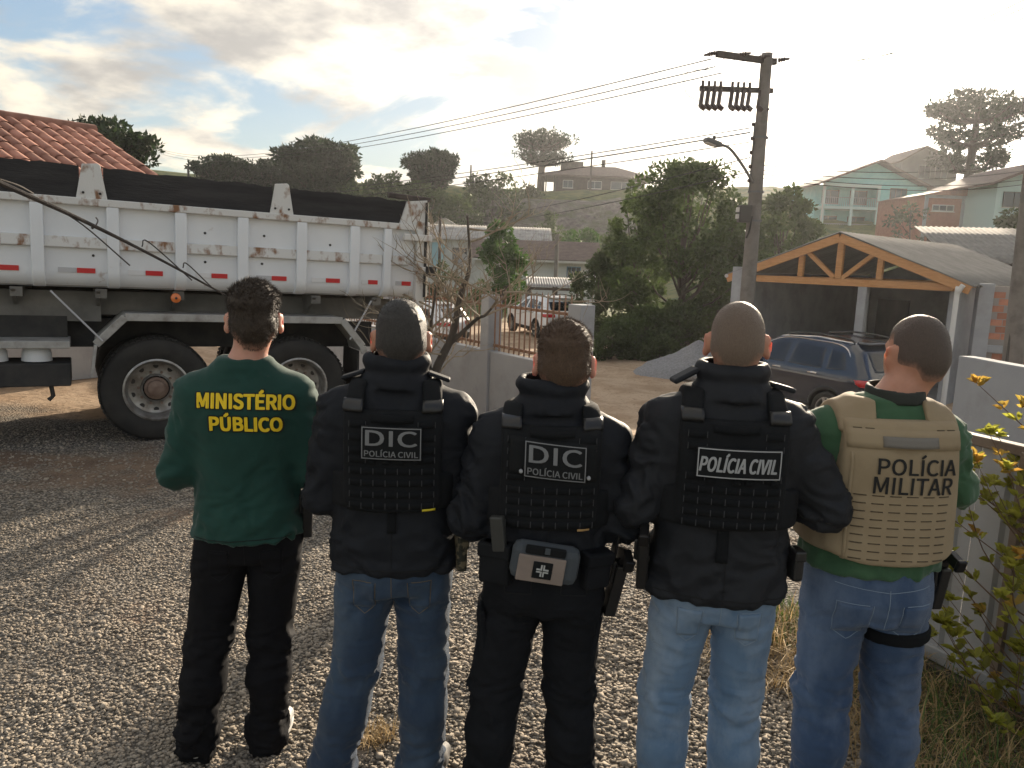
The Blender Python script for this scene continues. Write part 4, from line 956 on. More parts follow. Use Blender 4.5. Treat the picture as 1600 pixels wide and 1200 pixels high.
def dish():
    p = PT(722, 408, 42); t = thing('satellite_dish', 'small satellite dish on a post in front of the pale house', 'satellite dish', (p.x, 42, gz(p.x, 42))); h = p.z - gz(p.x, 42)
    MB().tube([(0, 0, 0), (0, 0, h)], 0.03, 8).build('post', M_dkwood, t); o = MB().lathe([(0.01, 0), (0.2, 0.025), (0.36, 0.09), (0.45, 0.15), (0.45, 0.135), (0.2, 0.01), (0.01, -0.015)], (0, 0, 0), 20).build('bowl', M_fibro, t, smooth=True); o.location = (0, 0, h); o.rotation_euler = (0.9, 0.5, 0.3)
    MB().tube([(0, 0, h), (0.25, -0.35, h + 0.28)], 0.015, 6).build('arm', M_dkwood, t)
dish()

# ---- houses on the right-hand rise
def turquoise_house():
    Y = 86; s = Y / 1204.0; L = PT(1284, 330, Y).x; Rr = PT(1444, 330, Y).x; W = Rr - L; z2 = PT(1340, 287, Y).z; zf = PT(1340, 323, Y).z; zb = PT(1340, 360, Y).z - 0.2; g = min(gz(L, Y), zb - 1.5); zp = PT(1366, 250, Y).z
    t = thing('turquoise_house', 'turquoise two-storey house with balconies below the sun', 'house', (L, Y, g)); z2 -= g; zf -= g; zb -= g; zp -= g; H = z2
    bw = W * 0.56
    MB().box((bw + (W - bw) / 2, 5, H / 2), (W - bw, 10, H)).build('wall', M_turq, t); MB().box((bw / 2, 6.0, H / 2), (bw, 7.6, H)).build('wall', M_turq, t)
    for z in (zb - 0.1, zf): MB().box((bw / 2, 1.2, z - 0.14), (bw, 2.2, 0.28)).build('balcony_floor', M_turq_d, t)
    for x in (0.15, bw * 0.52, bw - 0.15): MB().box((x, 0.22, H / 2), (0.28, 0.28, H)).build('column', M_turq_d, t)
    MB().box((bw / 2, 0.2, z2 - 0.18), (bw, 0.35, 0.34)).build('beam', M_turq_d, t)
    M_rail = mat('grey_railing', (0.25, 0.24, 0.26), 0.5); o = None
    for z in (zf, zb - 0.1):
        q = MB(); q.box((bw / 2, 0.2, z + 0.95), (bw, 0.06, 0.06)); rl = q.build('railing', M_rail, t)
        for k in range(28):
            if o is None: o = MB().box((0, 0, 0), (0.035, 0.035, 0.95)).build('baluster', M_rail, rl); bm_ = o.data
            else: o = bpy.data.objects.new('baluster', bm_); COL.objects.link(o); o.parent = rl
            o.location = (0.3 + (bw - 0.6) * k / 27, 0.2, z + 0.47)
    for z in (zf, zb - 0.1):
        for x in (bw * 0.26, bw * 0.76): window(t, (x, 2.18, z + 1.15), 1.9, 1.5, fm=M_curtain, panes=2)
        window(t, (bw + (W - bw) * 0.38, -0.03, z + 1.5), 1.8, 1.15, fm=M_curtain, panes=3)
    px = W * 0.50; q = MB()
    q.add([(-0.9, -0.8, H - 0.1), (px, -0.8, zp), (W + 0.8, -0.8, H - 0.35), (-0.9, 10.6, H - 0.1), (px, 10.6, zp), (W + 0.8, 10.6, H - 0.35)], [(0, 1, 4, 3), (1, 2, 5, 4)]); rf = q.build('roof', M_tile_brown, t); md = rf.modifiers.new('s', 'SOLIDIFY'); md.thickness = 0.22
    MB().prism([(0, 0, H - 0.03), (W, 0, H - 0.03), (W, 0, H - 0.2), (px, 0, zp - 0.3), (0.0, 0, H - 0.02)][0:1] + [(W, 0, H - 0.35), (px, 0, zp - 0.3)], (0, 0.3, 0), (0, 0.5, 0)).build('gable', M_turq, t)
    MB().tube([(0.02, 0, 0), (0.02, 0, H)], 0.07, 8).build('downpipe', M_trim, t)
turquoise_house()
def tower_house():
    Y = 98; L = PT(1408, 262, Y).x; Rr = PT(1496, 262, Y).x; W = Rr - L; zt = PT(1440, 250, Y).z; zp = PT(1438, 229, Y).z; g = gz(L, Y) - 1; t = thing('tall_grey_house', 'tall grey gabled house peeking over the turquoise one', 'house', (L, Y, g)); H = zt - g; P_ = zp - g
    M_gw = mat('grey_house_wall', (0.22, 0.21, 0.21), 0.85, col2=(0.27, 0.26, 0.25), scale=1.2)
    MB().box((W / 2, 4, H / 2), (W, 8, H)).build('wall', M_gw, t); MB().prism([(0, 0, H), (W, 0, H), (W * 0.38, 0, P_)], (0, 0.02, 0), (0, 7.9, 0)).build('gable', M_gw, t)
    q = MB(); q.add([(-0.5, -0.6, H - 0.25), (W * 0.38, -0.6, P_ + 0.08), (W + 0.6, -0.6, H - 0.2), (-0.5, 8.5, H - 0.25), (W * 0.38, 8.5, P_ + 0.08), (W + 0.6, 8.5, H - 0.2)], [(0, 1, 4, 3), (1, 2, 5, 4)]); rf = q.build('roof', M_tile_brown, t); md = rf.modifiers.new('s', 'SOLIDIFY'); md.thickness = 0.18
    for x in (W * 0.42, W * 0.72): window(t, (x, -0.03, H - 1.4), 1.5, 1.6, fm=M_trim, panes=2)
tower_house()
def brick_house():
    Y = 62; L = PT(1446, 310, Y).x; Rr = PT(1566, 310, Y).x; W = Rr - L; ze = PT(1500, 306, Y).z; zp = PT(1500, 291, Y).z; g = gz(L, Y) - 1; t = thing('brick_house', 'bare red brick house with strip windows under the flat-topped araucaria', 'house', (L, Y, g)); H = ze - g; P_ = zp - g
    MB().box((W / 2, 4, H / 2), (W, 8, H)).build('wall', M_brick, t); MB().prism([(-0.2, 0, H), (W + 0.2, 0, H), (W * 0.48, 0, P_)], (0, -0.3, 0), (0, 8.2, 0)).build('roof', M_tile_red, t)
    for x in (0.1, W * 0.5, W - 0.1): MB().box((x, -0.03, H / 2), (0.25, 0.1, H)).build('concrete_column', M_plaster, t)
    MB().box((W / 2, -0.04, H - 0.12), (W + 0.1, 0.12, 0.22)).build('concrete_beam', M_plaster, t)
    for x in (W * 0.24, W * 0.73): window(t, (x, -0.03, H - 0.98), 1.7, 0.5, fm=M_trim, panes=3)
brick_house()
def edge_house():
    Y = 58; L = PT(1548, 290, Y).x; z0 = PT(1570, 285, Y).z; g = gz(L, Y) - 1; t = thing('pale_house', 'pale house with overhanging roof at the right picture edge', 'house', (L, Y, g)); H = z0 - g
    MB().box((4.0, 4, H / 2), (7.0, 8, H)).build('wall', M_turq_d, t); q = MB(); q.add([(-0.4, -0.9, H - 0.1), (4, -0.9, H + 1.7), (8.4, -0.9, H - 0.1), (-0.4, 9, H - 0.1), (4, 9, H + 1.7), (8.4, 9, H - 0.1)], [(0, 1, 4, 3), (1, 2, 5, 4)]); rf = q.build('roof', M_tile_brown, t); rf.modifiers.new('s', 'SOLIDIFY').thickness = 0.2
    MB().prism([(0.5, 0, H), (7.5, 0, H), (4, 0, H + 1.4)], (0, 0.02, 0), (0, 0.3, 0)).build('gable', M_turq_d, t)
    window(t, (1.8, -0.03, H - 1.2), 1.6, 1.1, panes=2)
edge_house()

# ---- open garage with timber gable
def garage():
    c, s = 0.7071, -0.7071; O = Vector((7.97, 19.0, 0)); O.z = gz(O.x, O.y) - 0.02; t = thing('garage', 'open-fronted garage with orange timber gable truss behind the dark car', 'garage', O, math.atan2(s, c)); w = 2.5
    # local x along the front (right, nearer), y back
    Rz = 2.74 - O.z; k = 0.385; Ez = Rz - k * (w + 0.35); D = 8.5
    for sx in (-1, 1):
        corrug(t, (0, -0.45, Rz), (0, D, Rz), (sx * (w + 0.45), D, Ez - 0.03), (sx * (w + 0.45), -0.45, Ez - 0.03), mat('weathered_fibre_cement', (0.15, 0.14, 0.13), 0.9, col2=(0.21, 0.20, 0.185), scale=2.5, bump=0.2, bscale=30), 'roof', 34, 0.028)
        MB().bar((0, -0.40, Rz - 0.13), (sx * (w + 0.40), -0.40, Ez - 0.12), 0.07, 0.20).build('bargeboard', M_wood, t, bevel=0.006)
    zb = Ez + 0.02; MB().box((0, -0.26, zb - 0.10), (2 * w + 0.1, 0.12, 0.17)).build('tie_beam', M_wood, t, bevel=0.006)
    for x, wd in ((-0.95, 0.13), (0, 0.15), (0.95, 0.13)): MB().box((x, -0.26, (zb + Rz - k * abs(x) - 0.2) / 2), (wd, 0.11, Rz - k * abs(x) - 0.2 - zb)).build('king_post', M_wood, t, bevel=0.005)
    for sx in (-1, 1): MB().bar((sx * 0.10, -0.26, zb), (sx * 0.78, -0.26, Rz - k * 0.78 - 0.2), 0.10, 0.11, up=(0, 1, 0)).build('strut', M_wood, t, bevel=0.005)
    for y in (1.6, 3.6, 5.6):
        MB().box((0, y, zb - 0.10), (2 * w, 0.08, 0.15)).build('inner_beam', M_wood, t)
    MB().box((-w + 0.02, D / 2 - 0.1, (Ez + 0.25) / 2 - 0.2), (0.16, D, Ez + 0.25)).build('side_wall', M_plaster, t); MB().box((-w - 0.02, -0.28, (Ez + 0.35) / 2 - 0.2), (0.42, 0.34, Ez + 0.45)).build('corner_pier', M_plaster, t, bevel=0.01)
    MB().box((w - 0.02, D / 2, (Ez) / 2 - 0.2), (0.16, D, Ez + 0.2)).build('side_wall', M_plaster, t); MB().box((0, D - 0.1, Ez / 2), (2 * w, 0.15, Ez + 0.3)).build('back_wall', M_plaster, t)
    MB().prism([(-w, 0, Ez), (w, 0, Ez), (0, 0, Rz - 0.1)], (0, D - 0.15, 0), (0, D, 0)).build('back_gable', M_plaster, t)
    MB().box((0.62, -0.24, (zb - 0.19) / 2), (0.20, 0.20, zb - 0.19)).build('post', M_plaster, t, bevel=0.008)
    MB().box((0, 3, 0.02), (2 * w, 6.5, 0.06)).build('floor', M_plaster, t)
    for x in (-1.6, 1.8): MB().box((x, D - 0.25, 1.0), (1.0, 0.08, 2.0)).build('door', M_dkwood, t)
    q = MB(); q.tube(catmull([(w + 0.28, -0.50, Ez - 0.02), (w + 0.20, -0.48, Ez - 0.16), (w + 0.16, -0.42, Ez - 0.3), (w + 0.16, -0.42, 0.05)], 5), 0.055, 10); q.build('downpipe', mat('white_pvc', (0.66, 0.66, 0.65), 0.5), t, smooth=True)
    MB().tube([(-w - 0.4, -0.46, Ez - 0.05), (-w - 0.4, D, Ez - 0.05)], 0.05, 8).build('gutter', M_trim, t)
    b = thing('work_bench', 'low bench inside the open dark garage', 'bench', O + Vector((2.6, 3.2, 0.06)), math.atan2(s, c)); MB().box((0, 0, 0.78), (1.7, 0.6, 0.06)).build('top', M_trim, b)
    for x in (-0.75, 0.75):
        for y in (-0.22, 0.22): MB().box((x, y, 0.38), (0.06, 0.06, 0.75)).build('leg', M_dkwood, b)
    return O, t
garage()
def brick_wall():
    """unplastered brick wall right of the garage, every brick a piece"""
    O = Vector((10.55, 17.2, 0)); O.z = gz(O.x, O.y); t = thing('brick_wall', 'unplastered red brick wall right of the garage downpipe', 'wall', O, math.atan2(-0.30, 0.95)); H = 1.62 - O.z; W = 2.6
    MB().box((W / 2, 0.12, H / 2 - 0.1), (W, 0.16, H + 0.2)).build('mortar', M_mortar, t); MB().box((-0.14, 0.05, H / 2 - 0.1), (0.30, 0.32, H + 0.3)).build('concrete_column', M_plaster, t, bevel=0.01); MB().box((W / 2, 0.08, 1.32), (W, 0.24, 0.16)).build('concrete_beam', M_plaster, t)
    me = []
    for vv in (0.1, 0.5, 0.9):
        o = MB().box((0, 0, 0), (0.235, 0.12, 0.135)).build('brick', M_brick, t, bevel=0.0); a = o.data.attributes.new('var', 'FLOAT', 'FACE'); a.data.foreach_set('value', [vv] * len(o.data.polygons)); me.append(o.data); bpy.data.objects.remove(o)
    r = random.Random(3); n = 0
    for j in range(int(H / 0.152)):
        z = 0.08 + 0.152 * j
        if abs(z - 1.32) < 0.14: continue
        for i in range(int(W / 0.25)):
            if n >= 295: break
            o = bpy.data.objects.new('brick', r.choice(me)); COL.objects.link(o); o.parent = t; o.location = (0.15 + 0.25 * i + (0.125 if j % 2 else 0), 0.095 + r.uniform(-.008, .008), z); o.rotation_euler = (0, r.uniform(-.01, .01), r.uniform(-.02, .02)); n += 1
    m = thing('meter_box', 'dark electricity meter box on the brick wall', 'meter box', O + Vector((1.35, -0.62, 1.0)), math.atan2(-0.30, 0.95)); MB().box((0, 0, 0.35), (0.42, 0.16, 0.7)).build('case', M_dkframe, m, bevel=0.01); MB().box((0, -0.085, 0.42), (0.26, 0.02, 0.26)).build('window', M_glass, m); MB().box((0, -0.09, 0.14), (0.12, 0.012, 0.05)).build('label_plate', mat('yellow_sticker', (0.6, 0.5, 0.03), 0.6), m)
    MB().box((0, 0.02, -0.55), (0.5, 0.18, 1.1)).build('plinth', M_plaster, m)
brick_wall()
def back_roof():
    p = PT(1450, 358, 30); O = Vector((p.x, 30, gz(p.x, 30))); t = thing('long_shed', 'long low shed with grey corrugated roof behind the garage', 'shed', O, R_(-14)); H = p.z - O.z
    corrug(t, (-0.5, 0.0, H + 0.1), (9, 0.0, H + 0.1), (9, -5.5, H - 1.25), (-0.5, -5.5, H - 1.25), mat('weathered_fibre_cement', (0.15, 0.14, 0.13)), 'roof', 52, 0.02); MB().box((4.2, -2.6, (H - 1.3) / 2), (8.6, 5.0, H - 1.3)).build('wall', M_darkwall, t)
    MB().prism([(0, -5.1, H - 1.35), (0, 0, H - 0.05), (0, 0, H - 1.35)], (0, 0, 0), (8.5, 0, 0)).build('gable', M_darkwall, t)
back_roof()
# ---------------------------------------------------------------- cars
def poly_sdf(x, z, poly):
    poly = np.array(poly, float); d = np.full(x.shape, 1e9); s = np.ones(x.shape); n = len(poly)
    for i in range(n):
        a = poly[i]; b = poly[i - 1]; e = b - a; wx, wz = x - a[0], z - a[1]; t = np.clip((wx * e[0] + wz * e[1]) / (e @ e), 0, 1)
        d = np.minimum(d, (wx - e[0] * t) ** 2 + (wz - e[1] * t) ** 2)
        c1 = z >= a[1]; c2 = z < b[1]; c3 = e[0] * wz > e[1] * wx
        s = np.where((c1 & c2 & c3) | (~c1 & ~c2 & ~c3), -s, s)
    return s * np.sqrt(d)
M_tyre = mat('tyre_rubber', (0.018, 0.017, 0.016), 0.85, col2=(0.035, 0.032, 0.028), scale=5, bump=0.2, bscale=60); M_alloy = mat('alloy_wheel', (0.55, 0.55, 0.56), 0.3, metal=0.9); M_plastic = mat('black_trim_plastic', (0.02, 0.02, 0.021), 0.6)
M_carglass = mat('tinted_car_glass', (0.006, 0.009, 0.014), 0.03, spec=0.6); M_taillight = mat('tail_light_red', (0.45, 0.015, 0.02), 0.2, coat=0.5); M_chrome = mat('chrome_strip', (0.75, 0.75, 0.76), 0.15, metal=1.0); M_plate = mat('number_plate_white', (0.6, 0.6, 0.6), 0.5)
def make_car(label, paint, loc, rz, L=4.4, Hs=1.0, chrome=True):
    """SUV: local x forward from the rear bumper (0) to the nose (L), y left, z up"""
    t = thing('parked_car', label, 'car', loc, rz); k = L / 4.4
    prof = [(0.10, 0.34), (0.0, 0.55), (0.02, 0.93), (0.10, 1.06), (0.36, 1.47), (0.62, 1.60), (1.5, 1.645), (2.35, 1.585), (3.15, 1.10), (4.1, 0.98), (4.36, 0.78), (4.4, 0.45), (4.28, 0.26), (0.25, 0.26)]
    prof = [(x * k, z * Hs) for x, z in prof]; h = 0.036; G = Field((-0.12, -1.05, 0.12), (L + 0.12, 1.05, 1.8 * Hs), h); X, Y, Z = np.meshgrid(*G.ax, indexing='ij')
    half = 0.90 - 0.30 * np.clip((Z - 0.98 * Hs) / 0.66, 0, 1) ** 1.2 - 0.05 * np.clip((0.5 - Z) / 0.3, 0, 1) - 0.10 * np.clip((0.5 - X) / 0.5, 0, 1) ** 2 - 0.16 * np.clip((X - (L - 0.7)) / 0.7, 0, 1) ** 2 + 0.012 * np.exp(-((Z - 0.92 * Hs) / 0.04) ** 2)
    d = smax(poly_sdf(X, Z, prof), np.abs(Y) - half, 0.10)
    wx = (0.86 * k, 3.50 * k); wr = 0.345
    for x in wx:
        arch = np.sqrt((X - x) ** 2 + (Z - wr) ** 2) - 0.40; d = np.maximum(d, -np.maximum(arch, 0.55 - np.abs(Y)))
    G.d = d.astype(np.float32); v, f = G.mesh(); v = relax(v, f, 2, 0.5); np_mesh('body', v, f, paint, t, smooth=True)
    def shell(name, reg, m, off=0.008, par=t):
        G.d = np.maximum(d - off, reg).astype(np.float32); v, f = G.mesh()
        return np_mesh(name, relax(v, f, 1, 0.4), f, m, par, smooth=True)
    for s in (-1, 1):
        sd_ = np.maximum(0.3 - s * Y, 0)
        for poly in ([(0.50, 1.10), (0.66, 1.42), (1.02, 1.47), (0.98, 1.08)], [(1.05, 1.08), (1.09, 1.48), (1.86, 1.50), (1.90, 1.06)], [(1.97, 1.06), (1.93, 1.50), (2.30, 1.47), (2.92, 1.09)]):
            shell('side_window', np.maximum(poly_sdf(X, Z, [(x * k, z * Hs) for x, z in poly]), 0.3 - s * Y), M_carglass)
        shell('tail_light', np.maximum(poly_sdf(X, Z, [(-0.2, 0.84 * Hs), (-0.2, 1.02 * Hs), (0.34 * k, 1.0 * Hs), (0.24 * k, 0.86 * Hs)]), 0.42 - s * Y), M_taillight, 0.012)
        shell('sill_trim', np.maximum(np.maximum(Z - 0.42, 0.24 - Z), 0.3 - s * Y), M_plastic, 0.010)
        for x in wx:
            shell('arch_trim', np.maximum(np.maximum(np.sqrt((X - x) ** 2 + (Z - wr) ** 2) - 0.46, 0.3 - s * Y), 0.30 - Z), M_plastic, 0.014)
        for x in (1.12, 2.0):
            o = MB().tube(catmull([(x * k, s * 0.915, 0.99 * Hs), (x * k + 0.1, s * 0.945, 1.0 * Hs), (x * k + 0.2, s * 0.915, 0.99 * Hs)], 4), 0.016, 6).build('door_handle', paint if not chrome else M_chrome, t, smooth=True)
        if chrome: MB().tube(catmull([(2.98 * k, s * 0.885, 1.09 * Hs), (2.30 * k, s * 0.70, 1.52 * Hs), (1.4 * k, s * 0.665, 1.575 * Hs), (0.72 * k, s * 0.68, 1.51 * Hs), (0.42 * k, s * 0.80, 1.16 * Hs), (0.30 * k, s * 0.80, 1.06 * Hs)], 6), 0.012, 6).build('chrome_strip', M_chrome, t, smooth=True)
        MB().tube(catmull([(0.62 * k, s * 0.57, 1.60 * Hs), (0.8 * k, s * 0.58, 1.66 * Hs), (1.6 * k, s * 0.58, 1.69 * Hs), (2.2 * k, s * 0.57, 1.62 * Hs)], 5), 0.02, 6).build('roof_rail', M_plastic, t, smooth=True)
        o = MB().box((0, 0, 0), (0.12, 0.20, 0.13)).build('door_mirror', paint, t, bevel=0.03); o.location = (2.72 * k, s * 1.0, 1.10 * Hs)
        for x in wx:
            w = thing('wheel', None, None, (x, s * 0.80, wr)); w.parent = t
            for kk in ('label', 'category', 'group'):
                if kk in w: del w[kk]
            MB().lathe([(0.235, -0.11), (0.30, -0.115), (0.335, -0.09), (0.345, -0.04), (0.345, 0.04), (0.335, 0.09), (0.30, 0.115), (0.235, 0.11)], (0, 0, 0), 28, 'Y', True).build('tyre', M_tyre, w, smooth=True)
            q = MB(); q.lathe([(0.24, -0.10), (0.24, 0.10), (0.215, 0.10), (0.215, -0.10)], (0, 0, 0), 28, 'Y', True); q.lathe([(0.001, s * 0.075), (0.06, s * 0.075), (0.06, s * 0.02), (0.001, s * 0.02)], (0, 0, 0), 16, 'Y')
            for a in range(5):
                for da in (-0.16, 0.16):
                    an = 2 * math.pi * a / 5 + da; an2 = 2 * math.pi * a / 5 + da * 0.5; q.bar((0.04 * math.cos(an), s * 0.065, 0.04 * math.sin(an)), (0.225 * math.cos(an2), s * 0.085, 0.225 * math.sin(an2)), 0.030, 0.03, up=(0, 1, 0))
            q.build('rim', M_alloy, w, smooth=False); MB().lathe([(0.001, -0.02), (0.21, -0.02), (0.21, 0.0), (0.001, 0.0)], (0, 0, 0), 20, 'Y').build('brake_disc', M_plastic, w)
    shell('rear_window', np.maximum(np.maximum(X - 0.62 * k, np.abs(Y) - 0.60), np.maximum(1.10 * Hs - Z, Z - 1.46 * Hs)), M_carglass, 0.010)
    shell('windscreen', np.maximum(np.maximum(2.42 * k - X, np.abs(Y) - 0.66), np.maximum(1.13 * Hs - Z, Z - 1.52 * Hs)), M_carglass, 0.010)
    shell('rear_bumper', np.maximum(np.maximum(X - 0.4 * k, Z - 0.56), 0.25 - Z), M_plastic, 0.012)
    MB().box((-0.03, 0, 0.78 * Hs), (0.02, 0.42, 0.13)).build('number_plate', M_plate, t)
    MB().box((0.50 * k, 0, 1.60 * Hs), (0.25, 1.05, 0.035)).build('roof_spoiler', paint, t, bevel=0.012)
    return t
M_navy = mat('blue_black_car_paint', (0.008, 0.017, 0.036), 0.18, coat=0.8, spec=0.6); M_wcar = mat('white_car_paint', (0.72, 0.74, 0.76), 0.25, coat=0.6)
def car_at(px, py, Y, head, label, paint, L=4.4, Hs=1.0, chrome=True):
    """rear corner seen at (px,py); head = heading in degrees left of straight ahead"""
    p = PT(px, py, Y); a = R_(90 + head); r = Vector((p.x, Y, 0)); left = Vector((-math.sin(a), math.cos(a), 0)); o = r - left * 0.85; o.z = gz(o.x + math.cos(a) * 2, o.y + math.sin(a) * 2)
    return make_car(label, paint, o, a, L, Hs, chrome)
car_at(1360, 600, 13.2, 27, 'dark blue-black SUV parked in front of the open garage', M_navy)
car_at(852, 500, 29.5, 22, 'white SUV with red tail lights parked behind the fence', M_wcar, 4.3, 1.0, False)
car_at(694, 500, 24.0, 62, 'white car half hidden between truck tail and fence', M_wcar, 4.1, 0.92, False)
# ---------------------------------------------------------------- dump truck
M_twhite = mat('white_truck_paint', (0.80, 0.82, 0.85), 0.5, col2=(0.74, 0.76, 0.79), scale=2.0, dirt=(0.30, 0.19, 0.12), dscale=5.5, dlo=0.66, dhi=0.80, bump=0.12, bscale=18, bdist=0.01)
M_trust = mat('rust_streaked_paint', (0.66, 0.65, 0.63), 0.65, col2=(0.24, 0.12, 0.06), scale=9, lo=0.52, hi=0.66, stretch=(1, 1, 0.6), bump=0.2, bscale=40)
M_tboard = mat('tarred_black_boards', (0.018, 0.017, 0.018), 0.85, col2=(0.045, 0.042, 0.042), scale=4, stretch=(0.3, 1, 2), bump=0.5, bscale=25, bdist=0.02)
M_tchas = mat('dirty_black_chassis', (0.022, 0.022, 0.023), 0.8, col2=(0.05, 0.046, 0.042), scale=5, bump=0.2, bscale=40)
M_tsub = mat('dusty_grey_steel', (0.13, 0.125, 0.115), 0.75, col2=(0.20, 0.19, 0.175), scale=4, bump=0.15, bscale=30)
M_tfend = mat('dirty_white_steel', (0.40, 0.39, 0.37), 0.6, col2=(0.22, 0.20, 0.18), scale=7, lo=0.45, hi=0.7, bump=0.15, bscale=30)
M_hub = mat('rusty_hub', (0.16, 0.10, 0.075), 0.7, col2=(0.24, 0.17, 0.13), scale=14); M_rim = mat('dusty_steel_rim', (0.42, 0.41, 0.39), 0.4, col2=(0.20, 0.18, 0.16), scale=8, metal=0.6); M_refl_r = mat('red_reflector', (0.55, 0.015, 0.02), 0.3); M_refl_w = mat('white_reflector', (0.70, 0.70, 0.71), 0.3); M_refl_g = mat('dirty_reflector', (0.48, 0.48, 0.50), 0.45)
M_amber = mat('orange_lamp_lens', (0.75, 0.20, 0.05), 0.25, coat=0.4)
def dump_truck():
    g = -0.10; t = thing('dump_truck', 'white dump truck with black side boards parked behind the men', 'truck', (-3.55, 7.62, g)); t.rotation_euler = Euler((0, R_(1.35), R_(29.0)))
    x0, x1 = -2.7, 2.80; zr, zb = 2.37, 1.53; stiles = [-2.25, -1.63, -1.01, -0.39, 0.21, 0.80, 1.40, 1.98, 2.36]
    # side: sheet with rolled lower edge
    def rolled(y, top):
        p = [(y, top), (y, zb + 0.16)]
        for k in range(1, 7): a = math.pi / 2 * k / 6; p.append((y + 0.16 * (1 - math.cos(a)), zb + 0.16 - 0.16 * math.sin(a)))
        return p
    for yy, sg in ((0.075, 1), (2.365, -1)):
        pr = rolled(0, zr - 0.03); pts = [(0, yy + sg * a, z) for a, z in pr] + [(0, yy + sg * (a + 0.012), z + 0.003) for a, z in reversed(pr)]
        side = MB().prism(pts, (x0, 0, 0), (x1, 0, 0)).build('side_panel', M_twhite, t, smooth=True)
        ysg = 0.0 if sg > 0 else 2.44
        for x in stiles:
            pr = [(0.0, zr - 0.07)] + [(a - 0.0, z) for a, z in rolled(0.0, zr - 0.07)[1:]]
            outer = [(0, ysg + sg * a, z) for a, z in pr]; low = outer[-1]
            outer += [(0, ysg + sg * 0.20, zb - 0.0), (0, ysg + sg * 0.20, zb + 0.05), (0, ysg + sg * 0.10, zb + 0.12), (0, ysg + sg * 0.074, zb + 0.2), (0, ysg + sg * 0.074, zr - 0.07)]
            w = 0.105 if x < 2.2 else 0.09; MB().prism(outer, (x - w / 2, 0, 0), (x + w / 2, 0, 0)).build('stile', M_twhite, side, smooth=True, bevel=0.008)
        for a, b in zip([x0] + stiles, stiles + [x1 - 0.12]):
            MB().box(((a + b) / 2, ysg + sg * 0.052, 1.955), (b - a - 0.10, 0.046, 0.105), rot=(sg * -0.12, 0, 0)).build('middle_rib', M_trust if sg > 0 else M_twhite, side, bevel=0.01)
        MB().box(((x0 + x1) / 2, ysg + sg * 0.045, zr - 0.035), (x1 - x0, 0.10, 0.07)).build('top_rail', M_trust, side, bevel=0.010)
        # upper boards with frayed edge, and white brackets
        for a, b in ((x0, -0.66), (-0.46, 1.10), (1.28, 2.60)):
            n = 26; top = [(a + (b - a) * k / n, 2.655 - 0.025 * (a + (b - a) * k / n) / 2 + 0.006 * math.sin(k * 0.7 + a) + random.uniform(-0.007, 0.007)) for k in range(n + 1)]
            MB().prism([(x, 0, z) for x, z in top] + [(b, 0, zr + 0.005), (a, 0, zr + 0.005)], (0, ysg + sg * 0.055, 0), (0, ysg + sg * 0.095, 0)).build('side_board', M_tboard, t)
        for c, w0, w1, h in ((-0.56, 0.26, 0.15, 0.31), (1.19, 0.24, 0.14, 0.30)):
            q = MB().prism([(c - w0 / 2, 0, zr), (c + w0 / 2, 0, zr), (c + w1 / 2, 0, zr + h), (c + w1 / 2 - 0.02, 0, zr + h + 0.015), (c - w1 / 2, 0, zr + h)], (0, ysg + sg * 0.022, 0), (0, ysg + sg * 0.052, 0)).build('board_bracket', M_trust, t, bevel=0.004)
            for dx in (-0.07, 0.07): MB().lathe([(0.0005, -0.008), (0.012, -0.006), (0.012, 0.004)], (c + dx, ysg + sg * 0.022 - 0.004, zr + 0.05), 8, 'Y').build('bolt', M_tchas, q)
        MB().prism([(2.50, 0, zr), (2.82, 0, zr), (2.82, 0, zr + 0.28), (2.58, 0, zr + 0.25)], (0, ysg + sg * 0.02, 0), (0, ysg + sg * 0.06, 0)).build('board_bracket', M_trust, t, bevel=0.004)
    MB().box(((x0 + x1) / 2, 1.22, zr + 0.27 - 0.0), (0.02, 2.3, 0.02)).build('cross_wire', M_tchas, t)
    MB().box((2.62, 0.075, 2.665), (0.50, 0.08, 0.055), rot=(0, 0.03, 0)).build('tail_board_cap', M_dkwood, t, bevel=0.01)
    # tail post, hinge brackets, gate
    MB().box((2.755, 0.035, 1.92), (0.11, 0.09, 0.98)).build('tail_post', M_trust, t, bevel=0.01); MB().tube([(2.80, -0.02, 2.62), (2.805, -0.025, 1.55)], 0.018, 6).build('tail_rod', M_tchas, t)
    for z, w in ((2.22, 0.34), (1.86, 0.16)): MB().box((2.82 - w / 2 + 0.05, -0.02, z), (w, 0.08, 0.075)).build('hinge_bracket', M_trust, t, bevel=0.012)
    MB().box((2.86, -0.045, 1.85), (0.13, 0.07, 0.11)).build('latch', M_tchas, t, bevel=0.015)
    MB().box((2.84, 1.22, 1.98), (0.09, 2.30, 0.86)).build('tailgate', M_trust, t, bevel=0.01); MB().box((x0 - 0.04, 1.22, 2.05), (0.08, 2.36, 1.1)).build('bulkhead', M_twhite, t)
    MB().box(((x0 + x1) / 2, 1.22, zb + 0.04), (x1 - x0, 2.1, 0.06)).build('bed_floor', M_tsub, t)
    # reflective stripes
    for i, x in enumerate((-1.32, -0.70, -0.11, 0.50, 1.10, 1.68, 2.16, 2.56)):
        l = 0.155 if x < 2 else 0.11; z = 1.695; wl = 0.15 if x < 2 else 0.07
        MB().box((x - wl / 2 - 0.005, 0.071, z), (wl, 0.006, 0.047)).build('white_reflector', M_refl_g if i % 3 == 1 else M_refl_w, t); r = MB().box((x + l / 2, 0.070, z), (l, 0.008, 0.047)).build('red_reflector', M_refl_r, t)
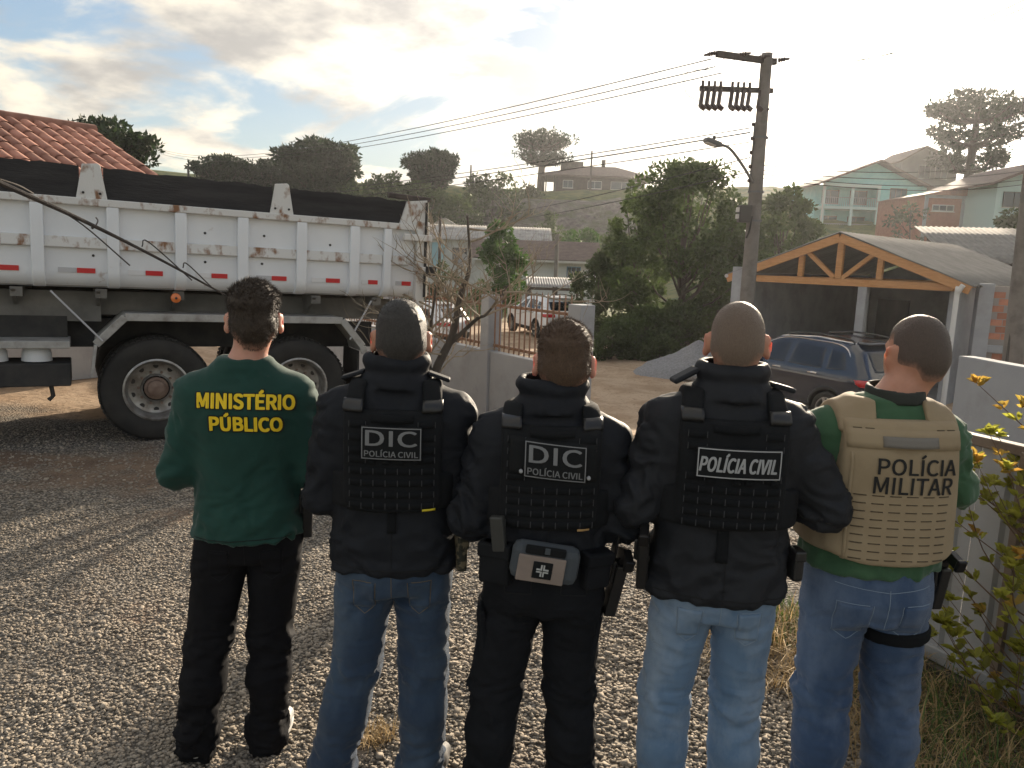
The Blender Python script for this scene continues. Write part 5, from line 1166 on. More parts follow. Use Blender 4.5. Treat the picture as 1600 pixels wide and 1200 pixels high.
    for x, z in ((0.44, 2.12), (0.44, 1.83), (-0.56, 2.10), (-0.56, 1.84), (1.02, 2.13), (1.0, 1.84), (1.72, 2.08)): MB().lathe([(0.0005, -0.006), (0.013, -0.004), (0.013, 0.006)], (x, 0.073, z), 8, 'Y').build('rivet', M_tchas, t)
    # under the bed
    for y in (0.62, 1.82): MB().box((-0.3, y, 1.36), (6.2, 0.12, 0.24)).build('subframe_rail', M_tsub, t); MB().box((-0.8, y + (0.05 if y < 1 else -0.05), 1.05), (6.4, 0.09, 0.30)).build('chassis_rail', M_tchas, t)
    for x in (-1.9, -1.2, -0.5, 0.2, 0.9, 1.6, 2.3): MB().box((x, 1.22, 1.475), (0.10, 2.1, 0.09)).build('cross_member', M_tsub, t); MB().prism([(x - 0.04, 0.12, 1.50), (x - 0.04, 0.58, 1.50), (x - 0.04, 0.58, 1.26)], (0, 0, 0), (0.03, 0, 0)).build('gusset', M_tsub, t)
    MB().box((-1.6, 0.45, 1.33), (2.2, 0.03, 0.30)).build('skirt_plate', M_tsub, t); MB().box((0.9, 0.60, 1.34), (2.0, 0.03, 0.28)).build('skirt_plate', M_tchas, t)
    MB().tube([(-0.92, 0.0, 1.50), (-0.50, -0.02, 1.03)], 0.009, 6).build('stay_wire', M_refl_g, t); MB().tube([(2.18, 0.0, 1.49), (1.95, 0.02, 1.05)], 0.010, 6).build('stay_wire', M_refl_g, t)
    # mudguard
    q = MB(); pr = [(-0.60, 0.70), (-0.56, 1.02), (-0.30, 1.29), (1.86, 1.29), (2.10, 1.00), (2.12, 0.92)]
    for (a, za), (b, zb_) in zip(pr, pr[1:]): q.prism([(a, 0, za), (b, 0, zb_), (b, 0, zb_ - 0.014), (a, 0, za - 0.014)], (0, 0.03, 0), (0, 0.66, 0))
    q.build('mudguard', M_tfend, t)
    for (a, za), (b, zb_) in zip(pr, pr[1:]): MB().bar((a, 0.02, za - 0.028), (b, 0.02, zb_ - 0.028), 0.03, 0.075, up=(0, 0, 1)).build('mudguard_edge', M_tfend, t, bevel=0.006)
    MB().box((2.06, 0.32, 0.66), (0.02, 0.56, 0.52)).build('mud_flap', M_tyre, t)
    o = MB().lathe([(0.0005, -0.03), (0.03, -0.028), (0.046, -0.016), (0.05, 0.0), (0.05, 0.02)], (0.165, 0.1, 1.455), 16, 'Y').build('side_lamp', M_amber, t, smooth=True); MB().lathe([(0.0005, -0.036), (0.013, -0.034), (0.013, -0.02)], (0.165, 0.1, 1.455), 8, 'Y').build('lamp_screw', M_tchas, o)
    # wheels: twin tyres on two axles
    proto = None
    for x, z in ((-0.02, 0.525), (1.40, 0.525)):
        MB().tube([(x, 0.2, z), (x, 2.2, z)], 0.08, 10).build('axle', M_tchas, t)
        for y, s in ((0.19, 1), (0.52, 0), (1.92, 0), (2.25, -1)):
            w = bpy.data.objects.new('wheel', None); COL.objects.link(w); w.parent = t; w.location = (x, y, z); w.rotation_euler = (0, random.uniform(0, 6), 0)
            prof = [(0.295, -0.10), (0.33, -0.125), (0.42, -0.14), (0.485, -0.128), (0.515, -0.105), (0.526, -0.07), (0.526, 0.07), (0.515, 0.105), (0.485, 0.128), (0.42, 0.14), (0.33, 0.125), (0.295, 0.10)]
            ty = MB().lathe(prof, (0, 0, 0), 48, 'Y', True).build('tyre', M_tyre, w, smooth=True)
            if s:
                q = MB()
                for k in range(60):
                    a = 2 * math.pi * k / 60
                    for yy in (-0.085, 0.0, 0.085): q.box((0.527 * math.sin(a + (0.05 if yy == 0 else 0)), yy, 0.527 * math.cos(a + (0.05 if yy == 0 else 0))), (0.036, 0.06, 0.014), rot=(0, a, 0))
                o = q.build('tread', M_tyre, ty); o['kind'] = 'stuff'
                q = MB(); q.lathe([(0.318, -0.128 * s), (0.300, -0.135 * s), (0.288, -0.12 * s), (0.272, -0.04 * s), (0.262, 0.02 * s), (0.20, 0.045 * s), (0.145, 0.035 * s), (0.14, 0.0), (0.128, -0.01 * s)], (0, 0, 0), 40, 'Y'); rm = q.build('rim', M_rim, w, smooth=True, fixn=False)
                for k in range(10):
                    a = 2 * math.pi * k / 10; MB().lathe([(0.0005, 0), (0.026, 0.0), (0.026, 0.004)], (0.228 * math.cos(a), 0.030 * s, 0.228 * math.sin(a)), 10, 'Y').build('hand_hole', M_tchas, rm); MB().lathe([(0.0005, -0.02 * s), (0.013, -0.02 * s), (0.013, 0.03 * s)], (0.165 * math.cos(a + .3), 0.03 * s, 0.165 * math.sin(a + .3)), 6, 'Y').build('wheel_nut', M_hub, rm)
                MB().lathe([(0.0005, -0.085 * s), (0.06, -0.08 * s), (0.085, -0.06 * s), (0.09, -0.03 * s), (0.115, -0.02 * s), (0.115, 0.04 * s)], (0, 0, 0), 20, 'Y').build('hub', M_hub, w, smooth=True)
    # side locker, shelf, tanks
    MB().box((-1.45, 0.34, 0.69), (1.35, 0.50, 0.22)).build('side_locker', M_tchas, t, bevel=0.012); MB().box((-1.45, 0.30, 0.985), (1.35, 0.5, 0.07)).build('shelf_plate', M_tfend, t, bevel=0.008)
    for x in (-1.42, -1.06):
        o = MB().lathe([(0.0005, 0.12), (0.06, 0.115), (0.105, 0.085), (0.125, 0.03), (0.13, -0.05), (0.0005, -0.06)], (x, 0.28, 0.86), 18).build('white_canister', M_twhite, t, smooth=True)
    MB().box((-1.7, 0.45, 1.12), (1.8, 0.05, 0.22)).build('locker_back', M_tchas, t); MB().tube([(-0.95, 0.16, 0.60), (-0.93, 0.15, 0.48), (-0.97, 0.15, 0.44)], 0.02, 6).build('drain_pipe', M_tchas, t)
    for y in (0.45, 2.0): MB().box((-2.2, y, 0.75), (0.9, 0.45, 0.5)).build('fuel_tank', M_tsub, t, bevel=0.05)
dump_truck()
def build_vest(p, par, m, hw, z0, z1, grow=0.026, cum=(0.0, 0.12), strap_x=0.125, strap_w=0.03, neck=0.06, name='vest', strap_m=None, wide=0.0):
    """plate carrier: back and front panel, side belt, shoulder straps, all following the garment below"""
    G = p['field']; F_ = Field(G.lo, G.lo + (G.n - 1) * G.h, G.h); F_.d = np.full(F_.n, 0.5, np.float32)
    X, Y, Z = np.meshgrid(*G.ax, indexing='ij'); ax = np.abs(X)
    k = 0.012
    top = z1 - neck * np.clip(1 - ax / (strap_x - strap_w), 0, 1) ** 0.8 * 0 
    side = hw + wide * (1 - sstep(z0 + 0.10, z1 - 0.05, Z))
    reg = smax(smax(ax - side, Z - top, k), z0 - Z + 0.02 * (ax / hw) ** 3, k)
    TD = p['torso']; TD = np.where(TD > 0.3, 0.3, TD)
    panel = smax(np.minimum(TD, np.where((ax < hw + 0.01) & (Z > p['shz'] - 0.12), G.d, 0.5)) - grow, reg, k)
    cz0, cz1 = z0 + cum[0], z0 + cum[1]
    belt = smax(smax(TD - grow * 0.62, smax(Z - cz1, cz0 - Z, 0.008), 0.008), ax - 0.30, 0.01)
    belt = np.where(ax > hw + 0.075 + wide, 0.2, belt)
    F_.d = np.minimum(panel, belt).astype(np.float32)
    v, f = F_.mesh(); v = relax(v, f, 2, 0.5)
    # keep only the body side: sleeves are not wrapped
    o = np_mesh(name, v, f, m, par, smooth=True)
    b = BVHTree.FromPolygons(v.tolist(), f.tolist())
    F2 = Field(G.lo, G.lo + (G.n - 1) * G.h, G.h)
    for s in (-1, 1):
        reg = smax(np.abs(X - s * (strap_x - 0.10 * np.clip(Z - z1, 0, 0.2))) - strap_w, smax(z1 - 0.045 - Z, smax(np.abs(Y) - 0.2, Z - p['shz'] - 0.075, 0.005), 0.005), 0.006)
        F2.d = smax(G.d - grow * 0.62, reg, 0.006).astype(np.float32)
        v2, f2 = F2.mesh()
        if len(v2):
            v2 = relax(v2, f2, 1, 0.5); np_mesh('shoulder_strap', v2, f2, strap_m or m, o, smooth=True)
    return o, b
def buckle(surf, x, z, w, h, m, par, name='buckle'):
    wrap_panel(name, surf, x - w / 2, x + w / 2, z - h / 2, z + h / 2, m, par, 0.010, 8, 5, lift=0.004, wave=lambda X, Z: 0.006 * (1 - ((Z - z) / (h / 2)) ** 2))
def pouch(par, c, d, m, name='pouch', rz=0.0, rx=0.0, bevel=0.012, parts=()):
    """box shaped pouch with a flap"""
    e = MB().box((0, 0, 0), d); o = e.build(name, m, par, bevel=bevel); o.location = c; o.rotation_euler = (rx, 0, rz)
    MB().box((0, -0.004, d[2] * 0.33), (d[0] * 1.04, d[1] * 1.06, d[2] * 0.34)).build('flap', m, o, bevel=0.006)
    return o
POLY = mat('black_polymer', (0.012, 0.012, 0.013), 0.42, bump=0.1, bscale=300)
GUNM = mat('dark_steel', (0.03, 0.03, 0.032), 0.35, metal=0.8)
def holster(par, c, rz, rx=0.0, ry=0.0, drop=False, L=0.17):
    """holster hanging at the hip, pistol grip standing out of it"""
    q = MB(); q.prism([(-0.018, -0.045, 0), (-0.018, 0.045, 0), (-0.018, 0.034, -L), (-0.018, -0.018, -L)], (0, 0, 0), (0.036, 0, 0))
    q.box((-0.022, 0.0, -0.03), (0.014, 0.06, 0.07))
    if drop: q.box((-0.026, 0.0, 0.05), (0.008, 0.05, 0.14))
    o = q.build('holster', POLY, par, bevel=0.007); o.location = c; o.rotation_euler = (rx, ry, rz)
    g = MB(); g.prism([(-0.013, 0.035, 0.0), (-0.013, -0.03, 0.0), (-0.013, -0.032, 0.022), (-0.013, -0.048, 0.030), (-0.013, -0.092, 0.016), (-0.013, -0.104, 0.05), (-0.013, -0.050, 0.066), (-0.013, 0.03, 0.036)], (0, 0, 0), (0.026, 0, 0))
    g.box((0, -0.098, 0.033), (0.030, 0.014, 0.042), rot=(0.35, 0, 0))
    g.build('pistol_grip', GUNM, o, bevel=0.004)
    b = MB(); b.box((0.0, -0.02, -0.06), (0.042, 0.016, 0.018)); b.build('retention_strap', POLY, o, bevel=0.003)
    return o
def make_person(p, label):
    t = thing('person', label, 'person', (p['x'], p['y'], gz(p['x'], p['y'])), p.get('rz', 0.0), 'people standing in a row with their backs turned')
    build_body(p, t); build_hair(p, t)
    for s in (-1, 1): shoe(p, t, p['shoe'], p['sole'], s)
    return t
JEAN = lambda n, a, b, fade: mat(n, a, 0.9, col2=b, scale=5, bump=0.35, bscale=260, bdist=0.002, sheen=0.2, dirt=fade, dscale=4.0, dlo=0.44, dhi=0.66, stretch=(1, 1, 0.55), weave=240)
M_dkjean = JEAN('denim_dark_blue', (0.016, 0.034, 0.070), (0.025, 0.050, 0.092), (0.055, 0.088, 0.135))
M_ltjean = JEAN('denim_light_blue', (0.085, 0.155, 0.26), (0.14, 0.22, 0.33), (0.25, 0.32, 0.41))
M_midjean = JEAN('denim_mid_blue', (0.026, 0.055, 0.12), (0.048, 0.085, 0.16), (0.12, 0.165, 0.25))
M_bkjean = mat('black_denim', (0.006, 0.006, 0.0075), 0.85, col2=(0.009, 0.009, 0.011), scale=7, bump=0.3, bscale=260, bdist=0.002, spec=0.15)
M_cargo = mat('black_ripstop_trousers', (0.007, 0.008, 0.010), 0.85, col2=(0.011, 0.012, 0.015), scale=6, bump=0.35, bscale=320, bdist=0.002, spec=0.15)
M_jacket = mat('black_softshell', (0.0085, 0.010, 0.014), 0.70, col2=(0.011, 0.013, 0.0175), scale=6, bump=0.25, bscale=280, bdist=0.002, spec=0.22)
M_jacket2 = mat('charcoal_nylon_jacket', (0.012, 0.0135, 0.017), 0.66, col2=(0.0155, 0.017, 0.021), scale=6, bump=0.25, bscale=280, bdist=0.002, spec=0.22)
M_vest = mat('black_cordura', (0.008, 0.009, 0.0105), 0.9, col2=(0.011, 0.012, 0.014), scale=12, bump=0.5, bscale=420, bdist=0.002, spec=0.2)
M_web = mat('black_webbing', (0.0075, 0.0085, 0.010), 0.92, spec=0.18, bump=0.4, bscale=500, bdist=0.001)
M_tan = mat('tan_cordura', (0.27, 0.205, 0.125), 0.88, col2=(0.31, 0.24, 0.15), scale=10, bump=0.4, bscale=420, bdist=0.002)
M_green = mat('green_cotton', (0.006, 0.042, 0.032), 0.9, col2=(0.009, 0.052, 0.040), scale=7, bump=0.25, bscale=330, bdist=0.002, sheen=0.15)
M_green2 = mat('olive_green_cotton', (0.030, 0.085, 0.040), 0.9, col2=(0.042, 0.105, 0.05), scale=7, bump=0.25, bscale=330, bdist=0.002, sheen=0.2)
M_grey_print = mat('grey_print', (0.17, 0.175, 0.18), 0.7); M_silver = mat('reflective_silver_print', (0.33, 0.34, 0.35), 0.5)
M_yellow = mat('yellow_print', (0.86, 0.60, 0.015), 0.7); M_blackprint = mat('black_print', (0.008, 0.008, 0.008), 0.8); M_patch = mat('black_patch', (0.009, 0.010, 0.011), 0.85, spec=0.2, bump=0.2, bscale=300)
M_shoe_w = mat('white_trainer', (0.50, 0.50, 0.48), 0.6, col2=(0.36, 0.36, 0.35), scale=9); M_shoe_g = mat('grey_shoe', (0.16, 0.155, 0.15), 0.7, col2=(0.11, 0.105, 0.1), scale=9); M_boot = mat('black_boot', (0.012, 0.012, 0.012), 0.45, bump=0.2, bscale=150)
M_tanshoe = mat('tan_suede_shoe', (0.33, 0.24, 0.15), 0.85); M_sole = mat('rubber_sole', (0.10, 0.10, 0.10), 0.7); M_solew = mat('white_rubber_sole', (0.6, 0.6, 0.58), 0.6)
SK1 = mat('skin_pale', (0.56, 0.30, 0.22), 0.5, col2=(0.50, 0.25, 0.18), scale=25, sss=0.55, bump=0.1, bscale=240, bdist=0.002)
SK2 = mat('skin_tan', (0.47, 0.24, 0.16), 0.5, col2=(0.41, 0.195, 0.125), scale=25, sss=0.55, bump=0.1, bscale=240, bdist=0.002)
HB = dict(mat='hair_dark_brown', col=(0.030, 0.020, 0.013), col2=(0.055, 0.036, 0.023))
def seam(bvh, pts, m, par, r=0.0011, name='seam'):
    """stitched seam following the cloth, pts in (x, z) seen from behind"""
    out = []
    for (x0, z0), (x1, z1) in zip(pts, pts[1:]):
        n = max(2, int(math.hypot(x1 - x0, z1 - z0) / 0.012))
        for k in range(n):
            x = x0 + (x1 - x0) * k / n; z = z0 + (z1 - z0) * k / n
            h = bvh.ray_cast(Vector((x, -0.6, z)), Vector((0, 1, 0)))[0]
            if h is not None: out.append((x, h.y - 0.0008, z))
    if len(out) > 2: MB().tube(out, r, 5).build(name, m, par)
M_thread = mat('tan_thread', (0.17, 0.13, 0.08), 0.8); M_thread_b = mat('pale_blue_thread', (0.22, 0.28, 0.35), 0.8); M_thread_k = mat('dark_thread', (0.006, 0.006, 0.007), 0.9)
def jean_pockets(b, zt, m, par, w=0.075, x=0.088, h=0.14):
    sf = ray_surface(b, 0.0006)
    for s in (-1, 1):
        wrap_panel('back_pocket', sf, s * x - w / 2 + 0.004, s * x + w / 2 - 0.004, zt - h * 0.84, zt - 0.024, par.data.materials[0], par, 0.0022, 10, 10)
        a, c = s * (x - w / 2), s * (x + w / 2)
        seam(b, [(a, zt - 0.02), (a + s * 0.004, zt - h * 0.82), (s * x, zt - h), (c - s * 0.004, zt - h * 0.82), (c, zt - 0.02), (a, zt - 0.02)], m, par, name='pocket_seam')
    seam(b, [(0, zt + 0.03), (0, zt - 0.15)], m, par, name='seat_seam'); seam(b, [(-0.15, zt + 0.035), (0, zt + 0.022), (0.15, zt + 0.035)], m, par, name='yoke_seam')

# --- first man: green sweatshirt with yellow lettering
p = dict(x=-0.93, y=2.66, H=1.78, hc=(0.03, 0.0, 1.625), rz=0.18, yaw=0.12, hp=0.06, shx=0.182, shz=1.418, hipz=0.88, elL=(-0.240, -0.02, 1.095), elR=(0.228, -0.02, 1.095), wrL=(-0.09, 0.23, 1.03), wrR=(0.07, 0.24, 1.03),
         knL=(-0.15, 0.0, 0.44), knR=(0.065, 0.01, 0.44), anL=(-0.20, -0.02, 0.085), anR=(0.05, 0.0, 0.085), toe=0.05, skin=SK1, shoe=M_shoe_w, sole=M_solew, seed=3,
         hair=dict(HB, top=0.022, side=0.0055, len=0.020, n=15000, rough=0.007, nape=-0.085, lift=0.5, comb=(0.9, 0.2, 0.0), w=0.0010))
t = make_person(p, 'man in dark green sweatshirt reading MINISTÉRIO PÚBLICO and black trousers')
st = [(0.865, 0.190, 0.146, -0.008), (0.95, 0.184, 0.136, -0.004), (1.1, 0.172, 0.118, 0), (1.22, 0.180, 0.122, -0.005), (1.32, 0.190, 0.124, -0.012), (1.39, 0.180, 0.108, -0.016), (1.44, 0.135, 0.085, -0.018), (1.485, 0.078, 0.066, -0.02)]
top, T, b = cloth_top(p, t, 'sweatshirt', M_green, 0.865, st, (0.068, 0.055, 0.044), 0, collar=(1.47, 1.505, 0.076, 0.070), fold=0.9, seed=4)
sf = ray_surface(b, 0.0025)
put_text('MINISTÉRIO', sf, 0.016, 1.374, 0.318, 0.068, M_blackprint, top, 0.0005, bold=0.0040, tilt=-0.03, name='lettering_outline', arc=-0.15); put_text('MINISTÉRIO', sf, 0.016, 1.374, 0.312, 0.063, M_yellow, top, 0.0030, bold=0.0022, tilt=-0.03, arc=-0.15)
put_text('PÚBLICO', sf, 0.016, 1.297, 0.236, 0.066, M_blackprint, top, 0.0005, bold=0.0040, tilt=-0.03, name='lettering_outline', arc=-0.15); put_text('PÚBLICO', sf, 0.016, 1.297, 0.230, 0.061, M_yellow, top, 0.0030, bold=0.0022, tilt=-0.03, arc=-0.15)
seam(b, [(-0.17, 0.885), (0, 0.883), (0.17, 0.885)], M_thread_k, top, 0.0014, 'hem_seam')
leg, lb = cloth_legs(p, t, 'trousers', M_bkjean, 0.93, (0.096, 0.080, 0.070), 1.0, 8, hemr=0.076, seat=(0.172, 0.118))
jean_pockets(lb, 0.86, M_thread_k, leg)
holster(t, (0.205, -0.03, 1.01), 0.15, 0.15)

# --- second man: black jacket, dark vest with DIC patch, dark blue jeans
def dic_patch(par, b, cx, cz, w, h, rivets=False, skew=0.0):
    sf = poly_surface(b, cx - w * 0.55, cx + w * 0.55, cz - h * 0.6, cz + h * 0.6, 2, 0.010)
    k = skew * w; pt = wrap_panel('patch', sf, cx - w / 2, cx + w / 2, cz - h / 2, cz + h / 2, M_patch, par, 0.004, skew=k)
    g = dict(m=M_grey_print, par=par, tilt=skew)
    frame_panel('patch_border', sf, cx - w / 2 + 0.002, cx + w / 2 - 0.002, cz - h / 2 + 0.002, cz + h / 2 - 0.002, 0.0032, M_grey_print, par, 0.0052, k)
    put_text('DIC', sf, cx, cz + h * 0.16, w * 0.84, h * 0.46, lift=0.0056, bold=0.0010, **g)
    put_text('POLÍCIA CIVIL', sf, cx, cz - h * 0.285, w * 0.88, h * 0.23, lift=0.0056, bold=0.0004, **g)
    if rivets:
        for s in (-1, 1):
            x = cx + s * (w / 2 + 0.008); z = cz - h * 0.36 + skew * s * w / 2; y = float(sf(np.array([x]), np.array([z]))[0])
            MB().lathe([(0.0002, -0.009), (0.004, -0.008), (0.0058, -0.005), (0.006, 0.004)], (x, y, z), 12, 'Y').build('rivet', M_silver, par, smooth=True)
p = dict(x=-0.37, y=2.45, H=1.73, hc=(0.012, 0.0, 1.588), rz=0.06, yaw=0.08, hp=0.04, shx=0.192, shz=1.395, hipz=0.86, elL=(-0.236, -0.03, 1.09), elR=(0.228, -0.03, 1.085), wrL=(-0.08, 0.22, 1.0), wrR=(0.08, 0.22, 1.0),
         knL=(-0.13, 0.0, 0.47), knR=(0.10, 0.01, 0.47), anL=(-0.215, -0.02, 0.085), anR=(0.10, 0.0, 0.085), toe=0.07, skin=SK2, shoe=M_shoe_g, sole=M_sole, seed=5,
         hair=dict(mat='hair_black', col=(0.018, 0.015, 0.013), col2=(0.042, 0.037, 0.033), top=0.009, side=0.0055, len=0.008, n=9000, rough=0.002, nape=-0.080, lift=0.9))
t = make_person(p, 'man in black jacket and vest with DIC patch, wearing dark blue jeans')
st = [(0.845, 0.212, 0.150, 0), (0.95, 0.205, 0.145, 0), (1.1, 0.192, 0.135, 0), (1.22, 0.196, 0.136, -0.005), (1.31, 0.200, 0.132, -0.012), (1.375, 0.190, 0.115, -0.016), (1.43, 0.140, 0.092, -0.018), (1.475, 0.09, 0.074, -0.02)]
top, T, b = cloth_top(p, t, 'jacket', M_jacket, 0.845, st, (0.076, 0.063, 0.052), 0, collar=(1.44, 1.548, 0.102, 0.088), fold=1.0, seed=6)
seam(b, [(-0.19, 0.873), (0, 0.871), (0.19, 0.873)], M_thread_k, top, 0.0016, 'hem_seam'); seam(b, [(0.0, 0.855), (0.0, 1.055)], M_thread_k, top, 0.0014, 'back_seam')
vest, vb = build_vest(p, t, M_vest, 0.152, 1.065, 1.385, strap_x=0.122)
vs_ = ray_surface(vb, 0.0005)
webbing(vs_, -0.13, 0.13, [1.20, 1.162, 1.124, 1.088], M_web, vest); 
for s in (-1, 1): webbing(vs_, s * 0.105 - 0.026, s * 0.105 + 0.026, [1.345, 1.305, 1.265, 1.235], M_web, vest); buckle(ray_surface(b, 0.018), s * 0.122, 1.398, 0.062, 0.036, POLY, vest)
wrap_panel('grab_handle', vs_, -0.065, 0.065, 1.352, 1.374, M_web, vest, 0.003, 16, 3, wave=lambda X, Z: 0.010 * np.clip(1 - (X / 0.055) ** 2, 0, 1))
dic_patch(vest, vb, 0.0, 1.290, 0.184, 0.102, skew=-0.02)
wrap_panel('vest_hem_strap', vs_, -0.14, 0.14, 1.066, 1.078, M_web, vest, 0.003, 20, 3)
for k in range(4): wrap_panel('pull_tab', vs_, -0.072 + 0.044 * k, -0.050 + 0.044 * k, 1.222, 1.238, M_web, vest, 0.004, 4, 3, lift=0.003)
wrap_panel('yellow_tag', vs_, 0.095, 0.135, 1.070, 1.077, mat('yellow_tape', (0.75, 0.6, 0.03), 0.6), vest, 0.004, 6, 3, lift=0.004)
wrap_panel('hanging_strap', ray_surface(b, 0.004), -0.012, 0.014, 0.995, 1.065, M_web, vest, 0.004, 4, 8)
for s in (-1, 1):
    e = MB().box((0, 0, 0), (0.075, 0.05, 0.012)); o = e.build('epaulette', M_jacket, top, bevel=0.005); o.location = (s * 0.135, -0.03, 1.478); o.rotation_euler = (0, s * 0.32, 0)
leg, lb = cloth_legs(p, t, 'jeans', M_dkjean, 0.96, (0.100, 0.082, 0.072), 1.0, 18, hemr=0.084, seat=(0.180, 0.126))
jean_pockets(lb, 0.845, M_thread, leg)
pouch(t, (0.215, -0.05, 0.90), (0.035, 0.08, 0.12), mat('camouflage_cloth', (0.03, 0.03, 0.02), 0.85, col2=(0.16, 0.13, 0.08), scale=40, lo=0.48, hi=0.54), rz=0.3)

# --- third man: all black, DIC patch, first aid pouch, drop-leg holster
p = dict(x=0.125, y=2.36, H=1.68, hc=(0.034, 0.0, 1.543), yaw=-0.05, hp=0.02, shx=0.188, shz=1.355, hipz=0.86, elL=(-0.240, -0.03, 1.055), elR=(0.238, -0.03, 1.055), wrL=(-0.10, 0.20, 0.96), wrR=(0.09, 0.20, 0.96),
         knL=(-0.145, 0.0, 0.46), knR=(0.10, 0.01, 0.46), anL=(-0.172, -0.02, 0.085), anR=(0.122, -0.01, 0.085), toe=0.06, skin=SK1, shoe=M_boot, sole=M_sole, seed=9,
         hair=dict(mat='hair_brown', col=(0.065, 0.037, 0.020), col2=(0.11, 0.064, 0.036), top=0.016, side=0.007, len=0.015, n=14000, rough=0.003, nape=-0.078, lift=0.75, comb=(0.9, 0.3, 0.2)))
t = make_person(p, 'man all in black with DIC patch and first aid pouch on belt')
st = [(0.94, 0.188, 0.135, 0), (1.02, 0.185, 0.135, 0), (1.12, 0.185, 0.133, 0), (1.21, 0.190, 0.134, -0.005), (1.28, 0.194, 0.130, -0.012), (1.34, 0.182, 0.112, -0.016), (1.39, 0.135, 0.090, -0.018), (1.43, 0.09, 0.074, -0.02)]
top, T, b = cloth_top(p, t, 'jacket', M_jacket, 0.94, st, (0.075, 0.062, 0.052), 0, collar=(1.40, 1.505, 0.104, 0.092), fold=1.1, seed=12)
seam(b, [(-0.16, 0.968), (0, 0.966), (0.16, 0.968)], M_thread_k, top, 0.0016, 'hem_seam'); seam(b, [(0.0, 0.95), (0.0, 1.15)], M_thread_k, top, 0.0014, 'back_seam')
vest, vb = build_vest(p, t, M_vest, 0.150, 1.055, 1.372, strap_x=0.122)
vs_ = ray_surface(vb, 0.0005)
webbing(vs_, -0.13, 0.13, [1.185, 1.148, 1.112, 1.078], M_web, vest)
for s in (-1, 1): webbing(vs_, s * 0.105 - 0.026, s * 0.105 + 0.026, [1.335, 1.30, 1.262, 1.225], M_web, vest); buckle(ray_surface(b, 0.018), s * 0.122, 1.380, 0.060, 0.034, POLY, vest)
wrap_panel('grab_handle', vs_, -0.065, 0.065, 1.345, 1.366, M_web, vest, 0.003, 16, 3, wave=lambda X, Z: 0.010 * np.clip(1 - (X / 0.055) ** 2, 0, 1))
wrap_panel('patch_backing', vs_, -0.125, 0.135, 1.225, 1.335, M_patch, vest, 0.003, 16, 8, lift=0.002, skew=-0.02)
dic_patch(vest, vb, 0.010, 1.276, 0.184, 0.108, True, skew=-0.085)
wrap_panel('tan_tag', vs_, 0.085, 0.122, 1.060, 1.066, mat('tan_tape', (0.45, 0.27, 0.10), 0.6), vest, 0.004, 6, 3, lift=0.004)
leg, lb = cloth_legs(p, t, 'cargo_trousers', M_cargo, 1.0, (0.102, 0.084, 0.075), 1.1, 28, hemr=0.088, seat=(0.188, 0.135))
for s in (-1, 1):
    seam(lb, [(s * 0.045, 0.90), (s * 0.045, 0.855), (s * 0.125, 0.845), (s * 0.13, 0.90)], M_thread_k, leg, 0.002, 'pocket_flap')
    o = MB().box((0, 0, 0), (0.03, 0.15, 0.19)).build('cargo_pocket', M_cargo, leg, bevel=0.014); o.location = (s * 0.178 - 0.012, 0.005, 0.66); o.rotation_euler = (0, s * 0.10, 0)
be = ray_surface(lb, 0.010)
wrap_panel('belt', be, -0.17, 0.17, 0.955, 1.0, M_web, t, 0.006, 24, 3)
pouch(t, (-0.155, -0.130, 0.945), (0.10, 0.05, 0.13), M_vest, rz=-0.35)
o = MB().box((0, 0, 0), (0.042, 0.026, 0.11)).build('magazine', mat('dark_grey_polymer', (0.035, 0.036, 0.034), 0.5), t, bevel=0.005); o.location = (-0.150, -0.155, 1.045); o.rotation_euler = (0.05, -0.10, -0.3)
M_med = mat('grey_tan_fabric', (0.22, 0.175, 0.15), 0.85, col2=(0.26, 0.21, 0.18), scale=14, bump=0.3, bscale=300); M_medg = mat('slate_grey_fabric', (0.055, 0.065, 0.075), 0.85, bump=0.3, bscale=300)
med = MB().box((0, 0, 0), (0.205, 0.065, 0.118)).build('first_aid_pouch', M_medg, t, bevel=0.026); med.location = (-0.008, -0.165, 0.965); med.rotation_euler = (0.0, 0.13, 0.02)
MB().box((-0.012, -0.036, -0.012), (0.142, 0.008, 0.082)).build('front_panel', M_med, med, bevel=0.004)
MB().box((-0.006, -0.034, 0.046), (0.12, 0.014, 0.026)).build('top_panel', M_patch, med, bevel=0.004); MB().box((-0.002, -0.043, 0.049), (0.016, 0.004, 0.020)).build('zip_pull', M_medg, med, bevel=0.002)
MB().box((-0.008, -0.0415, -0.012), (0.058, 0.005, 0.052)).build('cross_badge', M_patch, med, bevel=0.006)
c = MB(); M_wp = mat('grey_white_print', (0.42, 0.43, 0.42), 0.7)
c.box((-0.008, -0.0445, -0.012), (0.012, 0.0015, 0.036)); c.box((-0.008, -0.0447, -0.012), (0.036, 0.0015, 0.012))
c.build('cross', M_wp, med)
c = MB(); c.box((-0.008, -0.0458, -0.012), (0.0022, 0.001, 0.036)); c.box((-0.008, -0.0459, -0.012), (0.036, 0.001, 0.0022)); c.build('cross_line', M_patch, med)
pouch(t, (0.150, -0.120, 0.93), (0.09, 0.05, 0.12), M_cargo, rz=0.5, rx=0.1)
holster(t, (0.235, -0.05, 0.93), 0.1, 0.10, 0.12, drop=True, L=0.19)

